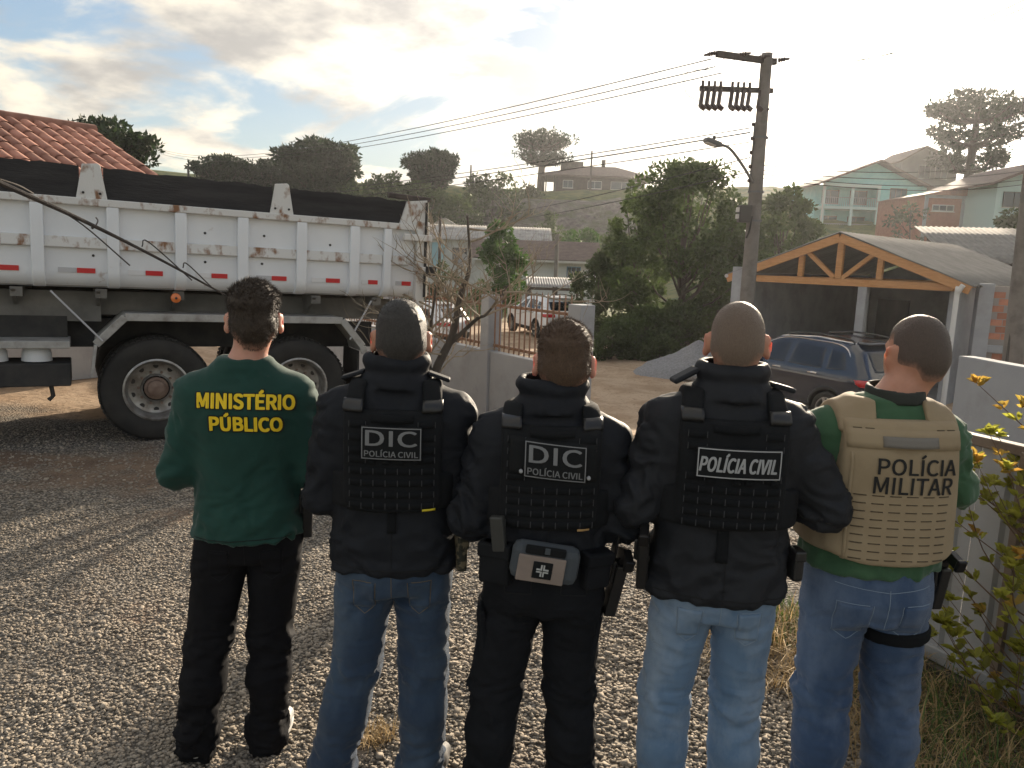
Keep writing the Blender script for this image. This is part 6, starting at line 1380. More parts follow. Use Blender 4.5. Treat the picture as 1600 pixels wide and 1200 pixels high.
# --- fourth man: charcoal jacket, POLÍCIA CIVIL vest, light blue jeans
p = dict(x=0.66, y=2.30, H=1.77, hc=(0.008, 0.0, 1.632), rz=-0.10, yaw=-0.14, hp=0.05, shx=0.192, shz=1.432, hipz=0.89, elL=(-0.262, -0.05, 1.135), elR=(0.305, -0.03, 1.155), wrL=(-0.06, 0.23, 1.12), wrR=(0.08, 0.24, 1.14),
         knL=(-0.13, 0.0, 0.49), knR=(0.095, 0.01, 0.49), anL=(-0.13, -0.02, 0.085), anR=(0.105, 0.0, 0.085), toe=0.05, skin=SK2, shoe=M_tanshoe, sole=M_sole, seed=13,
         hair=dict(mat='hair_grey_buzz', cover=0.93, col=(0.125, 0.092, 0.066), col2=(0.165, 0.125, 0.092), top=0.0045, side=0.003, len=0.0055, n=10000, rough=0.001, nape=-0.070, lift=1.2, w=0.0006))
t = make_person(p, 'man in charcoal jacket and vest reading only POLÍCIA CIVIL, light blue jeans')
st = [(0.86, 0.225, 0.155, 0), (0.96, 0.212, 0.148, 0), (1.1, 0.198, 0.138, 0), (1.24, 0.200, 0.138, -0.005), (1.34, 0.204, 0.134, -0.012), (1.41, 0.192, 0.116, -0.016), (1.465, 0.142, 0.094, -0.018), (1.51, 0.09, 0.076, -0.02)]
top, T, b = cloth_top(p, t, 'jacket', M_jacket2, 0.86, st, (0.079, 0.067, 0.055), 0, collar=(1.475, 1.580, 0.104, 0.090), fold=1.1, seed=14)
seam(b, [(-0.2, 0.888), (0, 0.886), (0.2, 0.888)], M_thread_k, top, 0.0016, 'hem_seam'); seam(b, [(0.0, 0.87), (0.0, 1.07)], M_thread_k, top, 0.0014, 'back_seam')
vest, vb = build_vest(p, t, M_vest, 0.155, 1.10, 1.425, strap_x=0.124)
vs_ = ray_surface(vb, 0.0005)
webbing(vs_, -0.135, 0.135, [1.225, 1.190, 1.155, 1.122], M_web, vest)
for s in (-1, 1): webbing(vs_, s * 0.108 - 0.026, s * 0.108 + 0.026, [1.385, 1.35, 1.262], M_web, vest); buckle(ray_surface(b, 0.018), s * 0.124, 1.436, 0.062, 0.036, POLY, vest)
wrap_panel('grab_handle', vs_, -0.065, 0.065, 1.392, 1.414, M_web, vest, 0.003, 16, 3, wave=lambda X, Z: 0.010 * np.clip(1 - (X / 0.055) ** 2, 0, 1))
sf = poly_surface(vb, -0.13, 0.15, 1.25, 1.37, 2, 0.010); cx, cz, w, h = 0.010, 1.308, 0.238, 0.088
wrap_panel('patch', sf, cx - w / 2, cx + w / 2, cz - h / 2, cz + h / 2, M_patch, vest, 0.004)
frame_panel('patch_border', sf, cx - w / 2 + 0.002, cx + w / 2 - 0.002, cz - h / 2 + 0.002, cz + h / 2 - 0.002, 0.0034, M_silver, vest, 0.0052)
put_text('POLÍCIA CIVIL', sf, cx, cz + 0.003, w * 0.90, h * 0.62, M_silver, vest, 0.0056, bold=0.0013, shear=0.14)
for k in (0, 2, 3, 5): wrap_panel('pull_tab', vs_, -0.075 + 0.036 * k, -0.053 + 0.036 * k, 1.243, 1.260, M_web, vest, 0.004, 4, 3, lift=0.003)
wrap_panel('hanging_strap', ray_surface(b, 0.004), -0.030, 0.004, 1.0, 1.10, M_web, vest, 0.004, 4, 8)
for s, r in ((-1, 0.5), (1, 0.25)):
    o = MB().box((0, 0, 0), (0.085 if s < 0 else 0.07, 0.06, 0.016)).build('epaulette', M_jacket2, top, bevel=0.007); o.location = (s * 0.142, -0.03, 1.535 if s < 0 else 1.512); o.rotation_euler = (0, s * r, 0.2)
leg, lb = cloth_legs(p, t, 'jeans', M_ltjean, 0.98, (0.098, 0.080, 0.070), 1.0, 38, hemr=0.082, seat=(0.182, 0.128))
jean_pockets(lb, 0.86, M_thread_b, leg)
holster(t, (-0.232, -0.06, 1.03), -0.1, 0.08)
pouch(t, (0.222, -0.06, 0.98), (0.035, 0.06, 0.10), POLY, rz=0.2)

# --- fifth man: tan vest over green shirt, head turned to the left
p = dict(x=1.17, y=2.38, H=1.74, hc=(0.085, 0.02, 1.607), yaw=0.14, hp=0.0, fat=1.3, shx=0.190, shz=1.405, hipz=0.87, elL=(-0.255, -0.02, 1.13), elR=(0.258, 0.01, 1.185), wrL=(0.04, 0.25, 1.17), wrR=(-0.06, 0.27, 1.19),
         knL=(-0.105, 0.0, 0.48), knR=(0.135, 0.02, 0.48), anL=(-0.09, -0.01, 0.085), anR=(0.155, 0.0, 0.085), toe=0.05, skin=SK2, shoe=M_shoe_g, sole=M_sole, seed=17,
         hair=dict(mat='hair_dark_buzz', cover=0.92, col=(0.040, 0.032, 0.026), col2=(0.065, 0.053, 0.042), top=0.0042, side=0.0045, len=0.006, n=10000, rough=0.001, nape=-0.072, bald=0.85, baldy=0.035, lift=1.1, w=0.0006, front=0.06))
t = make_person(p, 'man in tan vest reading POLÍCIA MILITAR over green shirt and blue jeans')
st = [(0.935, 0.212, 0.175, 0.01), (1.02, 0.208, 0.172, 0.01), (1.12, 0.202, 0.160, 0.005), (1.22, 0.202, 0.150, -0.003), (1.31, 0.205, 0.140, -0.012), (1.38, 0.188, 0.115, -0.016), (1.435, 0.138, 0.092, -0.014), (1.475, 0.088, 0.076, -0.01)]
top, T, b = cloth_top(p, t, 'shirt', M_green2, 0.935, st, (0.076, 0.064, 0.048), 0, collar=None, fold=0.9, seed=22)
v, f = None, None
Fc = Field((-0.14, -0.16, 1.42), (0.2, 0.15, 1.56), 0.006)
def col_fn(P):
    z = P[..., 2]; q = np.sqrt((P[..., 0] - 0.022) ** 2 + (P[..., 1] + 0.010) ** 2); r = 0.084 - 0.10 * (z - 1.45)
    return np.maximum(np.abs(q - r) - 0.007, np.maximum(z - 1.512 - 0.1 * P[..., 1], 1.462 - z))
Fc.add(col_fn, (-0.13, -0.14, 1.42), (0.18, 0.13, 1.55)); v, f = Fc.mesh(); np_mesh('collar', relax(v, f, 1), f, mat('dark_green_collar', (0.018, 0.022, 0.018), 0.8), top, smooth=True)
vest, vb = build_vest(p, t, M_tan, 0.172, 0.985, 1.425, grow=0.028, cum=(0.02, 0.24), strap_x=0.128, strap_w=0.052, wide=0.03)
vs_ = ray_surface(vb, 0.0004)
M_slot = mat('dark_slot', (0.07, 0.05, 0.03), 0.9)
zrow = [1.205 - 0.0245 * k for k in range(9)]
for k, z in enumerate(zrow):
    for c in range(6):
        x = -0.125 + c * 0.05; 
        wrap_panel('slot', vs_, x - 0.017, x + 0.017, z - 0.0014, z + 0.0014, M_slot, vest, 0.0008, 5, 2)
for z in (1.415, 1.43):
    for s in (-1, 1):
        for c in (0, 1): wrap_panel('slot', ray_surface(BVHTree.FromObject(vest.children[0 if s < 0 else -1], bpy.context.evaluated_depsgraph_get()) if False else vb, 0.0004), s * (0.105 + 0.034 * c) - 0.012, s * (0.105 + 0.034 * c) + 0.012, z - 0.03, z - 0.0275, M_slot, vest, 0.0008, 4, 2)
wrap_panel('yoke', vs_, -0.168, 0.168, 1.345, 1.40, M_tan, vest, 0.002, 26, 4, lift=0.001)
wrap_panel('grab_handle', vs_, -0.072, 0.092, 1.352, 1.382, mat('grey_webbing', (0.17, 0.155, 0.135), 0.8, bump=0.3, bscale=400), vest, 0.004, 16, 4, lift=0.003, wave=lambda X, Z: 0.012 * np.clip(1 - ((X - 0.01) / 0.078) ** 2, 0, 1))
sf = ray_surface(vb, 0.002)
put_text('POLÍCIA', sf, 0.035, 1.302, 0.238, 0.062, M_blackprint, vest, 0.0006, bold=0.0008); put_text('MILITAR', sf, 0.028, 1.238, 0.240, 0.050, M_blackprint, vest, 0.0006, bold=0.0008)
wrap_panel('side_seam', vs_, -0.158, -0.150, 1.0, 1.33, M_tan, vest, 0.002, 3, 14, lift=0.001)
leg, lb = cloth_legs(p, t, 'jeans', M_midjean, 0.99, (0.106, 0.088, 0.076), 1.0, 48, hemr=0.086, seat=(0.196, 0.155))
jean_pockets(lb, 0.875, M_thread_b, leg, 0.10, 0.095, 0.155)
F3 = Field((-0.08, -0.2, 0.55), (0.32, 0.2, 0.85), 0.008)
hip, kn, an = leg_points(p, 1); F3.capsule(hip + np.array([0, -0.012, -0.05]), kn, 0.119, 0.101)
zz = F3.ax[2][None, None, :] - 0.06 * (F3.ax[0][:, None, None] - 0.1)
F3.d = np.maximum(F3.d, np.maximum(zz - 0.735, 0.690 - zz)).astype(np.float32); v, f = F3.mesh(); np_mesh('thigh_strap', v, f, M_web, t, smooth=True)
holster(t, (0.235, 0.0, 0.93), 0.1, 0.0, L=0.15)
# ---------------------------------------------------------------- wall with iron fence
M_iron = mat('rusty_brown_iron', (0.20, 0.105, 0.065), 0.7, col2=(0.28, 0.16, 0.10), scale=12); M_wallg = mat('grey_painted_render', (0.30, 0.31, 0.33), 0.9, col2=(0.35, 0.36, 0.38), scale=1.3, dirt=(0.21, 0.205, 0.20), dscale=1.6, dlo=0.52, dhi=0.8, bump=0.2, bscale=60)
def yard_wall():
    P1, d = Vector((-0.34, 11.4, 0)), Vector((0.577, -0.816, 0)); P1.z = gz(P1.x, P1.y); t = thing('yard_wall', 'low grey rendered wall with brown iron bars beside the dirt road', 'wall', P1, math.atan2(d.y, d.x)); b = P1.z
    top = 0.50 - b; ptop = 1.32 - b; xs = [-9.9, -6.6, -3.3, 0.0, 2.05]
    for x in xs: MB().box((x, 0, ptop / 2 - 0.2), (0.21 if x < 2 else 0.25, 0.24, ptop + 0.4)).build('pillar', M_wallg, t, bevel=0.012)
    bar = None; nb = 0
    for a, c in zip(xs, xs[1:]):
        MB().box(((a + c) / 2, 0, top / 2 - 0.25), (c - a - 0.215, 0.15, top + 0.5)).build('wall_panel', M_wallg, t, bevel=0.008)
        for z in (top + 0.09, ptop - 0.14): MB().box(((a + c) / 2, -0.01, z), (c - a - 0.22, 0.03, 0.04)).build('rail', M_iron, t)
        n = int((c - a - 0.2) / 0.118)
        for k in range(n):
            if nb >= 295: break
            if bar is None:
                q = MB(); q.box((0, 0, 0), (0.016, 0.016, ptop - top + 0.06)); q.lathe([(0.012, 0), (0.0005, 0.04)], (0, 0, (ptop - top + 0.06) / 2), 4); o = q.build('bar', M_iron, t); bar = o.data
            else: o = bpy.data.objects.new('bar', bar); COL.objects.link(o); o.parent = t
            o.location = (a + 0.16 + (c - a - 0.32) * k / (n - 1), -0.035, (top + ptop) / 2 + 0.05); nb += 1
    # inner low back fence behind the wall, seen through the bars
yard_wall()
def bare_tree():
    base = Vector((-0.93, 8.9, 0)); base.z = gz(base.x, base.y); t = thing('bare_sapling', 'leafless small tree in front of the grey wall', 'tree', base); r = random.Random(11); q = MB(); tw = MB()
    H = 2.42 - base.z
    tr = catmull([(0, 0, -0.1), (0.06, 0, 0.35), (0.03, 0, 0.7), (0.22, 0, 1.15), (0.30, 0, 1.6), (0.40, 0.02, 1.95), (0.36, 0, H - 0.1)], 4); n = len(tr); q.tube(tr, [0.072 - 0.060 * i / (n - 1) for i in range(n)], 8)
    tr2 = catmull([(0.04, 0, 0.4), (-0.06, 0.05, 0.8), (-0.04, 0.02, 1.2), (0.02, 0.05, 1.7)], 4); q.tube(tr2, [0.045 - 0.034 * i / (len(tr2) - 1) for i in range(len(tr2))], 7)
    tr3 = catmull([(0.2, 0, 1.05), (0.5, -0.1, 1.35), (0.62, -0.1, 1.42), (0.85, -0.05, 1.75)], 4); q.tube(tr3, [0.028 - 0.021 * i / (len(tr3) - 1) for i in range(len(tr3))], 6)
    q.build('trunk', M_bark, t, smooth=True)
    def branch(p, d, L, rad, depth):
        pts = [p]; 
        for k in range(5):
            d = (d + Vector((r.uniform(-.28, .28), r.uniform(-.28, .28), r.uniform(-.16, .24)))).normalized(); pts.append(pts[-1] + d * L / 5)
        tw.tube(pts, [rad * (1 - 0.16 * k) for k in range(6)], 5)
        if depth > 0:
            for k in (2, 3, 4, 5): branch(pts[k], (d + Vector((r.uniform(-1, 1), r.uniform(-1, 1), r.uniform(-.3, .7)))).normalized(), L * r.uniform(0.4, 0.7), rad * 0.55, depth - 1)
    for src, cnt in ((tr, 16), (tr2, 9), (tr3, 8)):
        for k in range(cnt):
            p = src[int(len(src) * (0.25 + 0.72 * k / cnt))]; a = r.random() * 6.28; branch(Vector(p), Vector((math.cos(a), math.sin(a) * 0.7, r.uniform(-0.05, 0.8))).normalized(), r.uniform(0.45, 0.9), 0.015, 2)
    o = tw.build('twigs', mat('grey_twig_bark', (0.24, 0.195, 0.14), 0.9, col2=(0.34, 0.28, 0.21), scale=20), t); o['kind'] = 'stuff'
bare_tree()
def dead_branch():
    A, B = PT(-60, 258, 5.6), PT(0, 286, 5.85); C, D, E_ = PT(120, 340, 6.3), PT(240, 400, 6.8), PT(352, 461, 7.25)
    t = thing('dead_branch', 'long dark bare branch slanting across the truck side', 'branch', A); off = A
    m = mat('dark_wet_bark', (0.035, 0.028, 0.026), 0.8, col2=(0.07, 0.058, 0.05), scale=12, bump=0.5, bscale=40)
    pts = catmull([p - off for p in (PT(-200, 200, 5.0), A, B, C, D, E_)], 6); n = len(pts); MB().tube(pts, [0.030 - 0.022 * i / (n - 1) for i in range(n)], 7).build('stem', m, t, smooth=True)
    for a, b, c in (((72, 316), (130, 352), (203, 415)), ((0, 280), (30, 290), (52, 302)), ((222, 385), (232, 378), (300, 438)), ((150, 352), (153, 345), (150, 340)), ((286, 418), (292, 412), (330, 448))):
        Ys = 5.85 + (a[0]) / 352 * 1.4; q = [PT(*a, Ys) - off, PT(*b, Ys + 0.2) - off, PT(*c, Ys + 0.45) - off]; MB().tube(catmull(q, 5), 0.006, 5).build('twig', m, t)
dead_branch()
# ---------------------------------------------------------------- utility pole with cut-outs and lamp
def utility_pole():
    Y = 17.0; base = PT(1160, 560, Y); base.z = gz(base.x, Y); top = PT(1198, 90, Y); H = top.z - base.z; lean = top.x - base.x
    t = thing('utility_pole', 'concrete utility pole with crossarm and street lamp in front of the garage', 'utility pole', base)
    M_ins = mat('brown_insulator', (0.06, 0.04, 0.035), 0.4); M_fit = mat('galvanised_fitting', (0.13, 0.13, 0.13), 0.6)
    f = lambda z: lean * z / H
    MB().tube([(0, 0, -0.5), (f(H), 0, H + 0.08)], [0.185, 0.115], 14).build('shaft', M_conc, t, smooth=True)
    def P(px, py, dy=0.0): return PT(px, py, Y + dy) - base
    a, b = P(1120, 84, -0.5), P(1212, 97, 0.1); MB().bar(a, b, 0.10, 0.12).build('crossarm', M_dkwood, t, bevel=0.008)
    a2, b2 = P(1094, 138, -0.35), P(1207, 142, 0.1); MB().bar(a2, b2, 0.09, 0.10).build('crossarm', M_dkwood, t, bevel=0.008)
    for u in (0.03, 0.11, 0.19, 0.27, 0.43, 0.51, 0.59, 0.67, 0.82, 0.90):
        p = a2.lerp(b2, u); c = MB(); c.tube([p + Vector((0, -0.06, -0.02)), p + Vector((-0.04, -0.10, -0.38))], 0.045, 8); o = c.build('fuse_cutout', M_ins, t, smooth=True)
        MB().tube([p + Vector((-0.03, -0.1, -0.36)), p + Vector((0.06, -0.12, -0.43))], [0.06, 0.05], 8).build('end_cap', M_ins, o); MB().tube([p + Vector((0, -0.05, 0.03)), p + Vector((0.0, -0.05, 0.14))], 0.035, 8).build('insulator', M_ins, o)
    for u, s in ((0.02, -1), (0.33, 1), (0.33, -1), (0.66, 1), (0.66, -1), (1.0, 1)):
        p = a.lerp(b, u) + Vector((0, 0, 0.03)); d = Vector((0.32 * s, 0.0, 0.055 if s > 0 else -0.075))
        q = MB(); q.lathe([(0.0005, 0), (0.03, 0), (0.05, 0.03), (0.03, 0.05), (0.05, 0.08), (0.03, 0.10), (0.05, 0.13), (0.03, 0.15), (0.02, 0.24), (0.0005, 0.24)], (0, 0, 0), 10); o = q.build('strain_insulator', M_ins, t, smooth=True); o.location = p + d.normalized() * 0.05; o.rotation_euler = d.to_track_quat('Z', 'Y').to_euler()
    for k in range(5): 
        z = P(1176, 198 + 22 * k).z; q = MB().lathe([(0.0005, 0), (0.035, 0.01), (0.045, 0.04), (0.035, 0.08), (0.0005, 0.09)], (f(z) - 0.17, -0.02, z), 10).build('spool_insulator', M_ins, t, smooth=True)
    z = P(1176, 250).z; MB().box((f(z) - 0.15, -0.02, z + 0.05), (0.02, 0.04, 1.4)).build('rack', M_fit, t)
    arm = catmull([P(1176, 285, -0.1), P(1160, 258, -0.5), P(1140, 232, -0.9), P(1122, 225, -1.15)], 6); MB().tube(arm, 0.03, 8).build('lamp_arm', M_fit, t, smooth=True)
    e = arm[-1]; o = MB().box((0, 0, 0), (0.36, 0.20, 0.10)).build('lamp_head', M_fit, t, bevel=0.035); o.location = e + Vector((-0.12, -0.05, 0.02)); o.rotation_euler = (0, 0.25, 0.35); MB().lathe([(0.0005, 0.09), (0.03, 0.08), (0.035, 0)], (0.0, 0, 0.05), 10).build('photocell', M_dkframe, o); MB().box((-0.05, 0, -0.055), (0.2, 0.14, 0.02)).build('lens', M_trim, o)
    z = P(1172, 335).z; o = MB().box((f(z) - 0.24, -0.12, z), (0.26, 0.22, 0.36)).build('junction_box', M_dkframe, t, bevel=0.015)
    for dz in (0.08, -0.06): MB().box((f(z) - 0.40, -0.15, z + dz), (0.05, 0.1, 0.09)).build('label_plate', M_trim, o)
    for py in (300, 345, 215): z = P(1176, py).z; MB().lathe([(0.17, -0.02), (0.17, 0.02)], (f(z), 0, z), 14).build('band', M_fit, t)
    q = MB(); r_ = catmull([P(1175, 338, -0.2), P(1171, 360, -0.25), P(1166, 372, -0.22)], 4); q.tube(r_, 0.02, 6); q.build('cable_tail', M_tyre, t)
    for u in (0.03, 0.33, 0.62): p = a.lerp(b, u); p2 = a2.lerp(b2, min(u * 1.1, 1)); MB().tube(catmull([p, p.lerp(p2, 0.5) + Vector((-0.16, -0.1, -0.05)), p2 + Vector((-0.05, -0.1, 0.1))], 5), 0.006, 4).build('jumper_wire', M_tyre, t)
    MB().tube(catmull([a2 + Vector((0, 0, -0.25)), a2 + Vector((-0.28, 0, -0.1)), a2 + Vector((-0.3, 0, 0.3)), a + Vector((-0.05, 0, -0.3))], 6), 0.006, 4).build('jumper_wire', M_tyre, t)
utility_pole()
def wire(A, B, sag, label, r=0.012):
    A, B = Vector(A), Vector(B); n = 24; pts = [A.lerp(B, k / n) - Vector((0, 0, sag * 4 * (k / n) * (1 - k / n))) - A for k in range(n + 1)]
    o = MB().tube(pts, r, 5).build('power_line', M_tyre); o.location = A; tag(o, label, 'wire', 'overhead wires')
for i, (x1, y1, x2, y2) in enumerate(((1112, 92, 250, 233), (1118, 104, 250, 236), (1128, 114, 250, 240))): wire(PT(x1, y1, 16.7), PT(x2, y2, 92), 1.3, ['topmost of the three long wires running left from the crossarm', 'middle of the three long wires running left from the crossarm', 'lowest of the three long wires running left from the crossarm'][i])
for i, (y1, x2, y2) in enumerate(((200, 300, 290), (207, 300, 296), (222, 300, 302), (246, 640, 330), (268, 640, 338))): wire(PT(1172, y1, 16.9), PT(x2, y2, 90), 1.0, ['upper cable running left from the insulator rack', 'second cable running left from the insulator rack', 'third cable running left from the insulator rack', 'fourth cable running left from the insulator rack', 'lowest cable running left from the insulator rack'][i], 0.016 if i == 1 else 0.012)
for i, (y1, x2, y2, Yb) in enumerate(((96, 1640, -20, 9.0), (90, 1650, -10, 9.4), (100, 1660, 2, 9.8))): wire(PT(1210, y1, 17.0), PT(x2, y2, Yb), 0.35, ['topmost wire running from the crossarm to the upper right corner', 'middle wire running from the crossarm to the upper right corner', 'lowest wire running from the crossarm to the upper right corner'][i], 0.006)
for i, (y1, y2) in enumerate(((258, 232), (266, 246), (272, 262), (278, 270))): wire(PT(1190, y1, 17.1), PT(1700, y2, 26), 0.4, ['topmost cable running right behind the flat-topped araucaria', 'second cable running right behind the flat-topped araucaria', 'third cable running right behind the flat-topped araucaria', 'lowest cable running right past the turquoise house'][i], 0.009)
def edge_pole():
    p = PT(1597, 480, 11.5); g = gz(p.x, 11.5); t = thing('concrete_post', 'concrete pole at the right edge beside the brick wall', 'utility pole', (p.x + 0.02, 11.5, g)); tp = PT(1606, 240, 11.5)
    MB().tube([(0, 0, -0.3), (tp.x - p.x, 0, tp.z - g + 2.5)], [0.15, 0.10], 12).build('shaft', M_conc, t, smooth=True); z = PT(1597, 440, 11.5).z - g
    MB().lathe([(0.155, -0.02), (0.155, 0.02)], (0.0, 0, z), 12).build('band', M_dkframe, t); MB().tube([(-0.17, -0.05, 0), (-0.15, -0.05, z)], 0.03, 8).build('conduit', M_dkframe, t)
edge_pole()
# ---------------------------------------------------------------- gravel heap
def heap():
    n = 44; V = []; c = PT(1092, 560, 20.5); g = gz(c.x, 20.5)
    for j in range(n):
        for i in range(n):
            x = -1 + 2 * i / (n - 1); y = -1 + 2 * j / (n - 1); r = math.hypot(x, y); h = max(0, 1 - r) ** 0.8 * 0.95; V.append((x * 1.75, y * 1.3, h))
    V = np.array(V); V[:, 2] += (fbm(V * 2.2, 3, 3) - 0.5) * 0.35 * (V[:, 2] > 0.02) ; V[:, 2] -= 0.05; V[:, 2] += np.array([gz(c.x + a, 20.5 + b) - g for a, b in V[:, :2]])
    i = np.arange(n * n).reshape(n, n); f = np.stack([i[:-1, :-1], i[:-1, 1:], i[1:, 1:], i[1:, :-1]], -1).reshape(-1, 4)
    o = np_mesh('gravel_heap', V, f, mat('pale_gravel_heap', (0.30, 0.30, 0.31), 0.95, col2=(0.20, 0.20, 0.21), scale=20, bump=0.8, bscale=30, bdist=0.03), smooth=True); o.location = (c.x, 20.5, g); tag(o, 'heap of pale grey gravel at the garage corner', 'gravel heap')
    p = PT(1083, 556, 19.3); o = MB().lathe([(0.0005, -0.1), (0.12, -0.08), (0.17, 0.0), (0.12, 0.09), (0.0005, 0.11)], (0, 0, 0), 10).build('boulder', M_conc, None, smooth=True); o.location = (p.x, 19.3, gz(p.x, 19.3) + 0.08); o.scale = (1.3, 1, 0.8); tag(o, 'pale boulder at the foot of the gravel heap', 'stone')
heap()
# ---------------------------------------------------------------- right side: low wall, metal gate, shrub, weeds
def low_wall():
    a, b = PT(1498, 557, 7.6), PT(1576, 562, 7.0); g = gz(a.x, 7.6); t = thing('low_wall', 'rough low grey wall behind the bright-leaved shrub', 'wall', (a.x, 7.6, g), math.atan2(b.y - a.y, b.x - a.x)); H = a.z - g
    n = 16; top = [(3.2 * k / n, H + random.uniform(-0.012, 0.012)) for k in range(n + 1)]; MB().prism([(0, 0, -0.3)] + [(x, 0, z) for x, z in top] + [(3.2, 0, -0.3)], (0, 0, 0), (0, 0.16, 0)).build('wall_panel', M_wallg, t, bevel=0.008)
low_wall()
def gate():
    A = Vector((1.84, 3.90, 0)); B = Vector((2.62, 2.22, 0)); A.z = 0; d = (B - A); Lg = d.length; t = thing('metal_gate', 'grey sheet-metal gate with ribs behind the tan vest', 'gate', A, math.atan2(d.y, d.x)); zb, zt = 0.13, 1.12
    M_gm = mat('grey_sheet_metal', (0.38, 0.385, 0.40), 0.5, col2=(0.32, 0.325, 0.335), scale=2.5, dirt=(0.20, 0.17, 0.14), dscale=6, dlo=0.6, dhi=0.8, bump=0.08, bscale=30); M_gf = mat('weathered_brown_frame', (0.15, 0.11, 0.085), 0.7, col2=(0.22, 0.17, 0.13), scale=10)
    n = 9; w = Lg / n; me = None
    for k in range(n):
        if me is None:
            q = MB(); prf = [(0, 0), (w * 0.30, 0), (w * 0.36, -0.022), (w * 0.64, -0.022), (w * 0.70, 0), (w - 0.004, 0)]
            pts = [(x, y, zb) for x, y in prf] + [(x, y + 0.004, zb) for x, y in reversed(prf)]; q.prism(pts, (0, 0, 0), (0, 0, zt - zb)); o = q.build('metal_panel', M_gm, t); me = o.data
        else: o = bpy.data.objects.new('metal_panel', me); COL.objects.link(o); o.parent = t
        o.location = (w * k, 0, 0)
        if k % 2 == 0: MB().box((w * k, -0.03, (zb + zt) / 2 + 0.02), (0.035, 0.03, zt - zb)).build('upright', M_gf, t, bevel=0.003)
    MB().box((Lg / 2, -0.01, zb - 0.035), (Lg, 0.07, 0.07)).build('bottom_rail', M_gm, t, bevel=0.006); MB().box((Lg / 2, 0.0, zt + 0.02), (Lg, 0.06, 0.045)).build('top_rail', M_gf, t, bevel=0.005)
    MB().box((-0.06, 0, 0.55), (0.1, 0.1, 1.15)).build('post', M_gf, t, bevel=0.006); MB().box((Lg / 2, 0.05, -0.02), (Lg, 0.22, 0.14)).build('footing', mat('mossy_concrete', (0.10, 0.09, 0.075), 0.95, col2=(0.15, 0.13, 0.11), scale=8, bump=0.4, bscale=40), t, bevel=0.01)
gate()
def leaf_mesh_oval(l, w):
    V = [(0, 0, 0), (l * 0.3, -w * 0.42, 0.004), (l * 0.65, -w * 0.5, 0.006), (l, 0, -0.004), (l * 0.65, w * 0.5, 0.006), (l * 0.3, w * 0.42, 0.004), (l * 0.5, 0, -0.006)]
    return np.array(V), [(0, 1, 6), (1, 2, 6), (2, 3, 6), (3, 4, 6), (4, 5, 6), (5, 0, 6)]
def shrub():
    base = Vector((2.13, 2.86, 0)); t = thing('orange_leaved_shrub', 'shrub with glossy yellow-green and orange leaves at the right edge', 'shrub', base); r = random.Random(4); rn = np.random.default_rng(4)
    M_stem = mat('shrub_twig', (0.13, 0.08, 0.05), 0.8); ML = {'orange_leaves': mat('orange_young_leaves', (0.52, 0.27, 0.06), 0.35, var=0.3, trans=0.6, col2=(0.50, 0.38, 0.07), scale=9), 'green_leaves': mat('yellow_green_leaves', (0.36, 0.35, 0.06), 0.35, var=0.35, trans=0.6, col2=(0.32, 0.33, 0.045), scale=7)}
    acc = {k: ([], [], []) for k in ML}; q = MB(); lv, lf = leaf_mesh_oval(0.046, 0.023)
    for k in range(85):
        tgt = Vector((r.uniform(-0.42, 0.40), r.uniform(-0.45, 0.45), 0))
        z = r.uniform(0.22, 1.50); wv = 1.0 - 0.25 * abs(z - 0.9); tip = Vector((tgt.x * wv, tgt.y * wv, z)); st = Vector((r.uniform(-.06, .06) + 0.08, r.uniform(-.06, .06), max(0.0, z - r.uniform(0.25, 0.45))))
        mid = st.lerp(tip, 0.5) + Vector((r.uniform(-.06, .06), r.uniform(-.06, .06), -0.05)); pts = catmull([st, mid, tip], 5); q.tube(pts, [0.0042 - 0.003 * i / (len(pts) - 1) for i in range(len(pts))], 5)
        for u in (1.0, 1.0, 0.86, 0.72, 0.58):
            c = pts[min(len(pts) - 1, int(u * (len(pts) - 1)))]; col = 'orange_leaves' if (c.z > 1.12 and r.random() < 0.42) or r.random() < 0.06 else 'green_leaves'
            for j in range(7 if u == 1 else 4):
                a = 6.283 * j / 7 + r.random(); el = r.uniform(0.15, 1.1); s = r.uniform(0.75, 1.35); M_ = (Matrix.Rotation(a, 3, 'Z') @ Matrix.Rotation(-el, 3, 'Y') @ Matrix.Rotation(r.uniform(-.5, .5), 3, 'X')); o = np.array(c) + rn.normal(0, 0.006, 3)
                V, F, A_ = acc[col]; n = sum(len(x) for x in V); V.append(lv @ np.array(M_).T * s + o); F += [tuple(i + n for i in f) for f in lf]; A_ += [r.random()] * len(lf)
    for k in range(5): q.tube(catmull([(0.03 * k - 0.02, 0.02 * k, -0.05), (0.05 + r.uniform(-.1, .1), r.uniform(-.1, .1), 0.5), (r.uniform(-.2, .2), r.uniform(-.2, .2), 1.1)], 6), 0.010, 6)
    q.build('stems', M_stem, t)
    for k, (V, F, A_) in acc.items():
        o = np_mesh(k, np.concatenate(V), np.array(F), ML[k], t, var=A_, smooth=True); o['kind'] = 'stuff'
shrub()
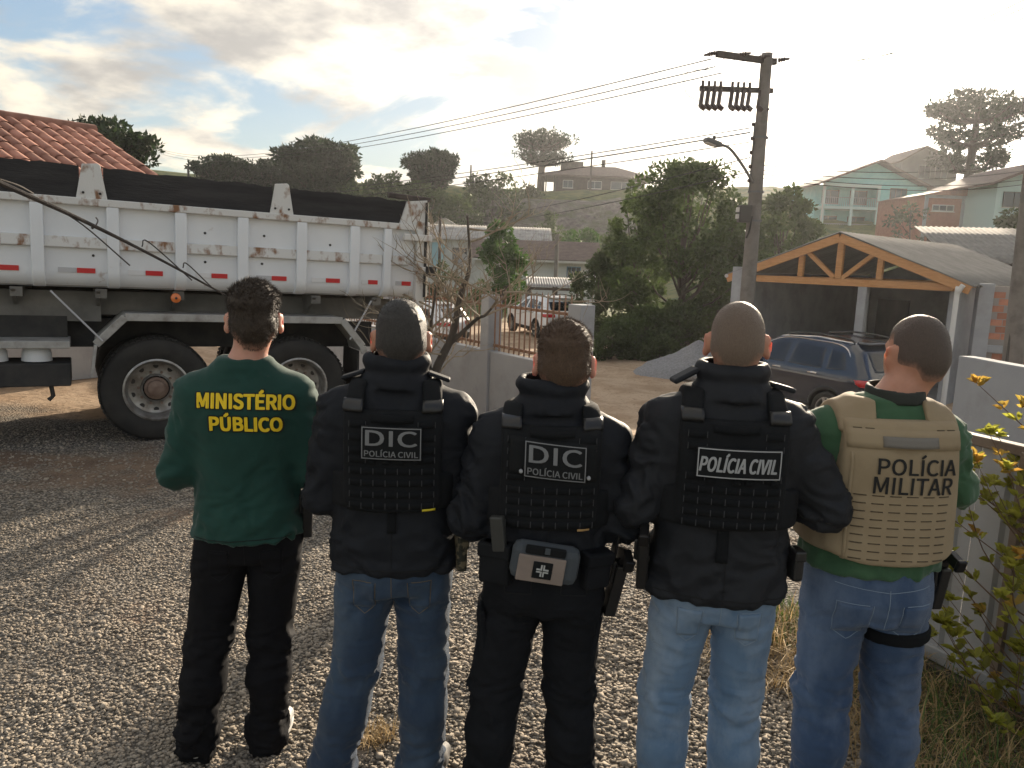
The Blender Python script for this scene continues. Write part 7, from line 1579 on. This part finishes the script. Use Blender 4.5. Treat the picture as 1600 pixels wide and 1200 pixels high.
def grass(name, label, cx, cy, rx, ry, n, h, m, lay=0.5, seed=1, wid=0.0022):
    rn = np.random.default_rng(seed); a = rn.uniform(0, 6.283, n); rr = np.sqrt(rn.random(n)); x = cx + np.cos(a) * rr * rx; y = cy + np.sin(a) * rr * ry; z = gzn(x, y)
    b = rn.uniform(0, 6.283, n); L = h * rn.uniform(0.4, 1.2, n); tl = lay * rn.uniform(0.3, 1.6, n); dx, dy = np.cos(b), np.sin(b); w = wid * rn.uniform(0.6, 1.4, n)
    p0 = np.stack([x, y, z - 0.005], -1); p1 = p0 + np.stack([dx * L * 0.35 * np.sin(tl), dy * L * 0.35 * np.sin(tl), L * 0.55 * np.cos(tl * 0.6)], -1); p2 = p0 + np.stack([dx * L * np.sin(tl), dy * L * np.sin(tl), L * np.maximum(np.cos(tl), 0.08)], -1)
    s = np.stack([-dy, dx, dx * 0], -1) * w[:, None]; V = np.stack([p0 - s, p0 + s, p1 + s * 0.8, p1 - s * 0.8, p2 + s * 0.1, p2 - s * 0.1], 1).reshape(-1, 3); k = np.arange(n)[:, None] * 6
    F = np.concatenate([k + np.array([[0, 1, 2, 3]]), k + np.array([[3, 2, 4, 5]])]); o = np_mesh(name, V, F, m, var=np.concatenate([rn.random(n)] * 2)); tag(o, label, 'grass', kind='stuff')
M_dry = mat('dry_straw', (0.42, 0.30, 0.15), 0.8, var=0.4, trans=0.3); M_gr = mat('green_grass', (0.085, 0.14, 0.03), 0.7, var=0.4, trans=0.35)
grass('dry_grass', 'dry straw lying between the light jeans and the last man', 1.42, 3.55, 0.42, 0.42, 1500, 0.20, M_dry, 1.3, 3)
grass('green_grass', 'green weeds between the light jeans and the last man', 1.40, 3.85, 0.36, 0.30, 800, 0.10, M_gr, 0.7, 4, 0.003)
grass('dry_grass', 'dry weeds along the foot of the metal gate', 1.85, 2.85, 0.50, 0.75, 2600, 0.20, M_dry, 1.2, 5)
grass('green_grass', 'long green grass along the foot of the metal gate', 1.98, 2.95, 0.45, 0.85, 1300, 0.22, M_gr, 1.0, 6, 0.0025)
grass('dry_tuft', 'small straw tuft on the gravel between dark jeans legs', -0.52, 2.74, 0.11, 0.07, 260, 0.10, M_dry, 1.2, 7)
# ---------------------------------------------------------------- thin air volume, added to imitate milky lens glare towards the sun
def glare_haze():
    m = bpy.data.materials.new('glare_haze_air'); m.use_nodes = True; nt = m.node_tree; nt.nodes.clear(); o = nt.nodes.new('ShaderNodeOutputMaterial'); v = nt.nodes.new('ShaderNodeVolumePrincipled')
    v.inputs['Color'].default_value = (0.95, 0.96, 1.0, 1); v.inputs['Density'].default_value = 0.00032; v.inputs['Anisotropy'].default_value = 0.62; nt.links.new(v.outputs[0], o.inputs['Volume'])
    b = MB().box((0, 170, 24), (520, 380, 56)).build('glare_haze', m); tag(b, 'thin air volume added to imitate lens glare, fading the distance', 'glare_haze', kind='stuff')
glare_haze()
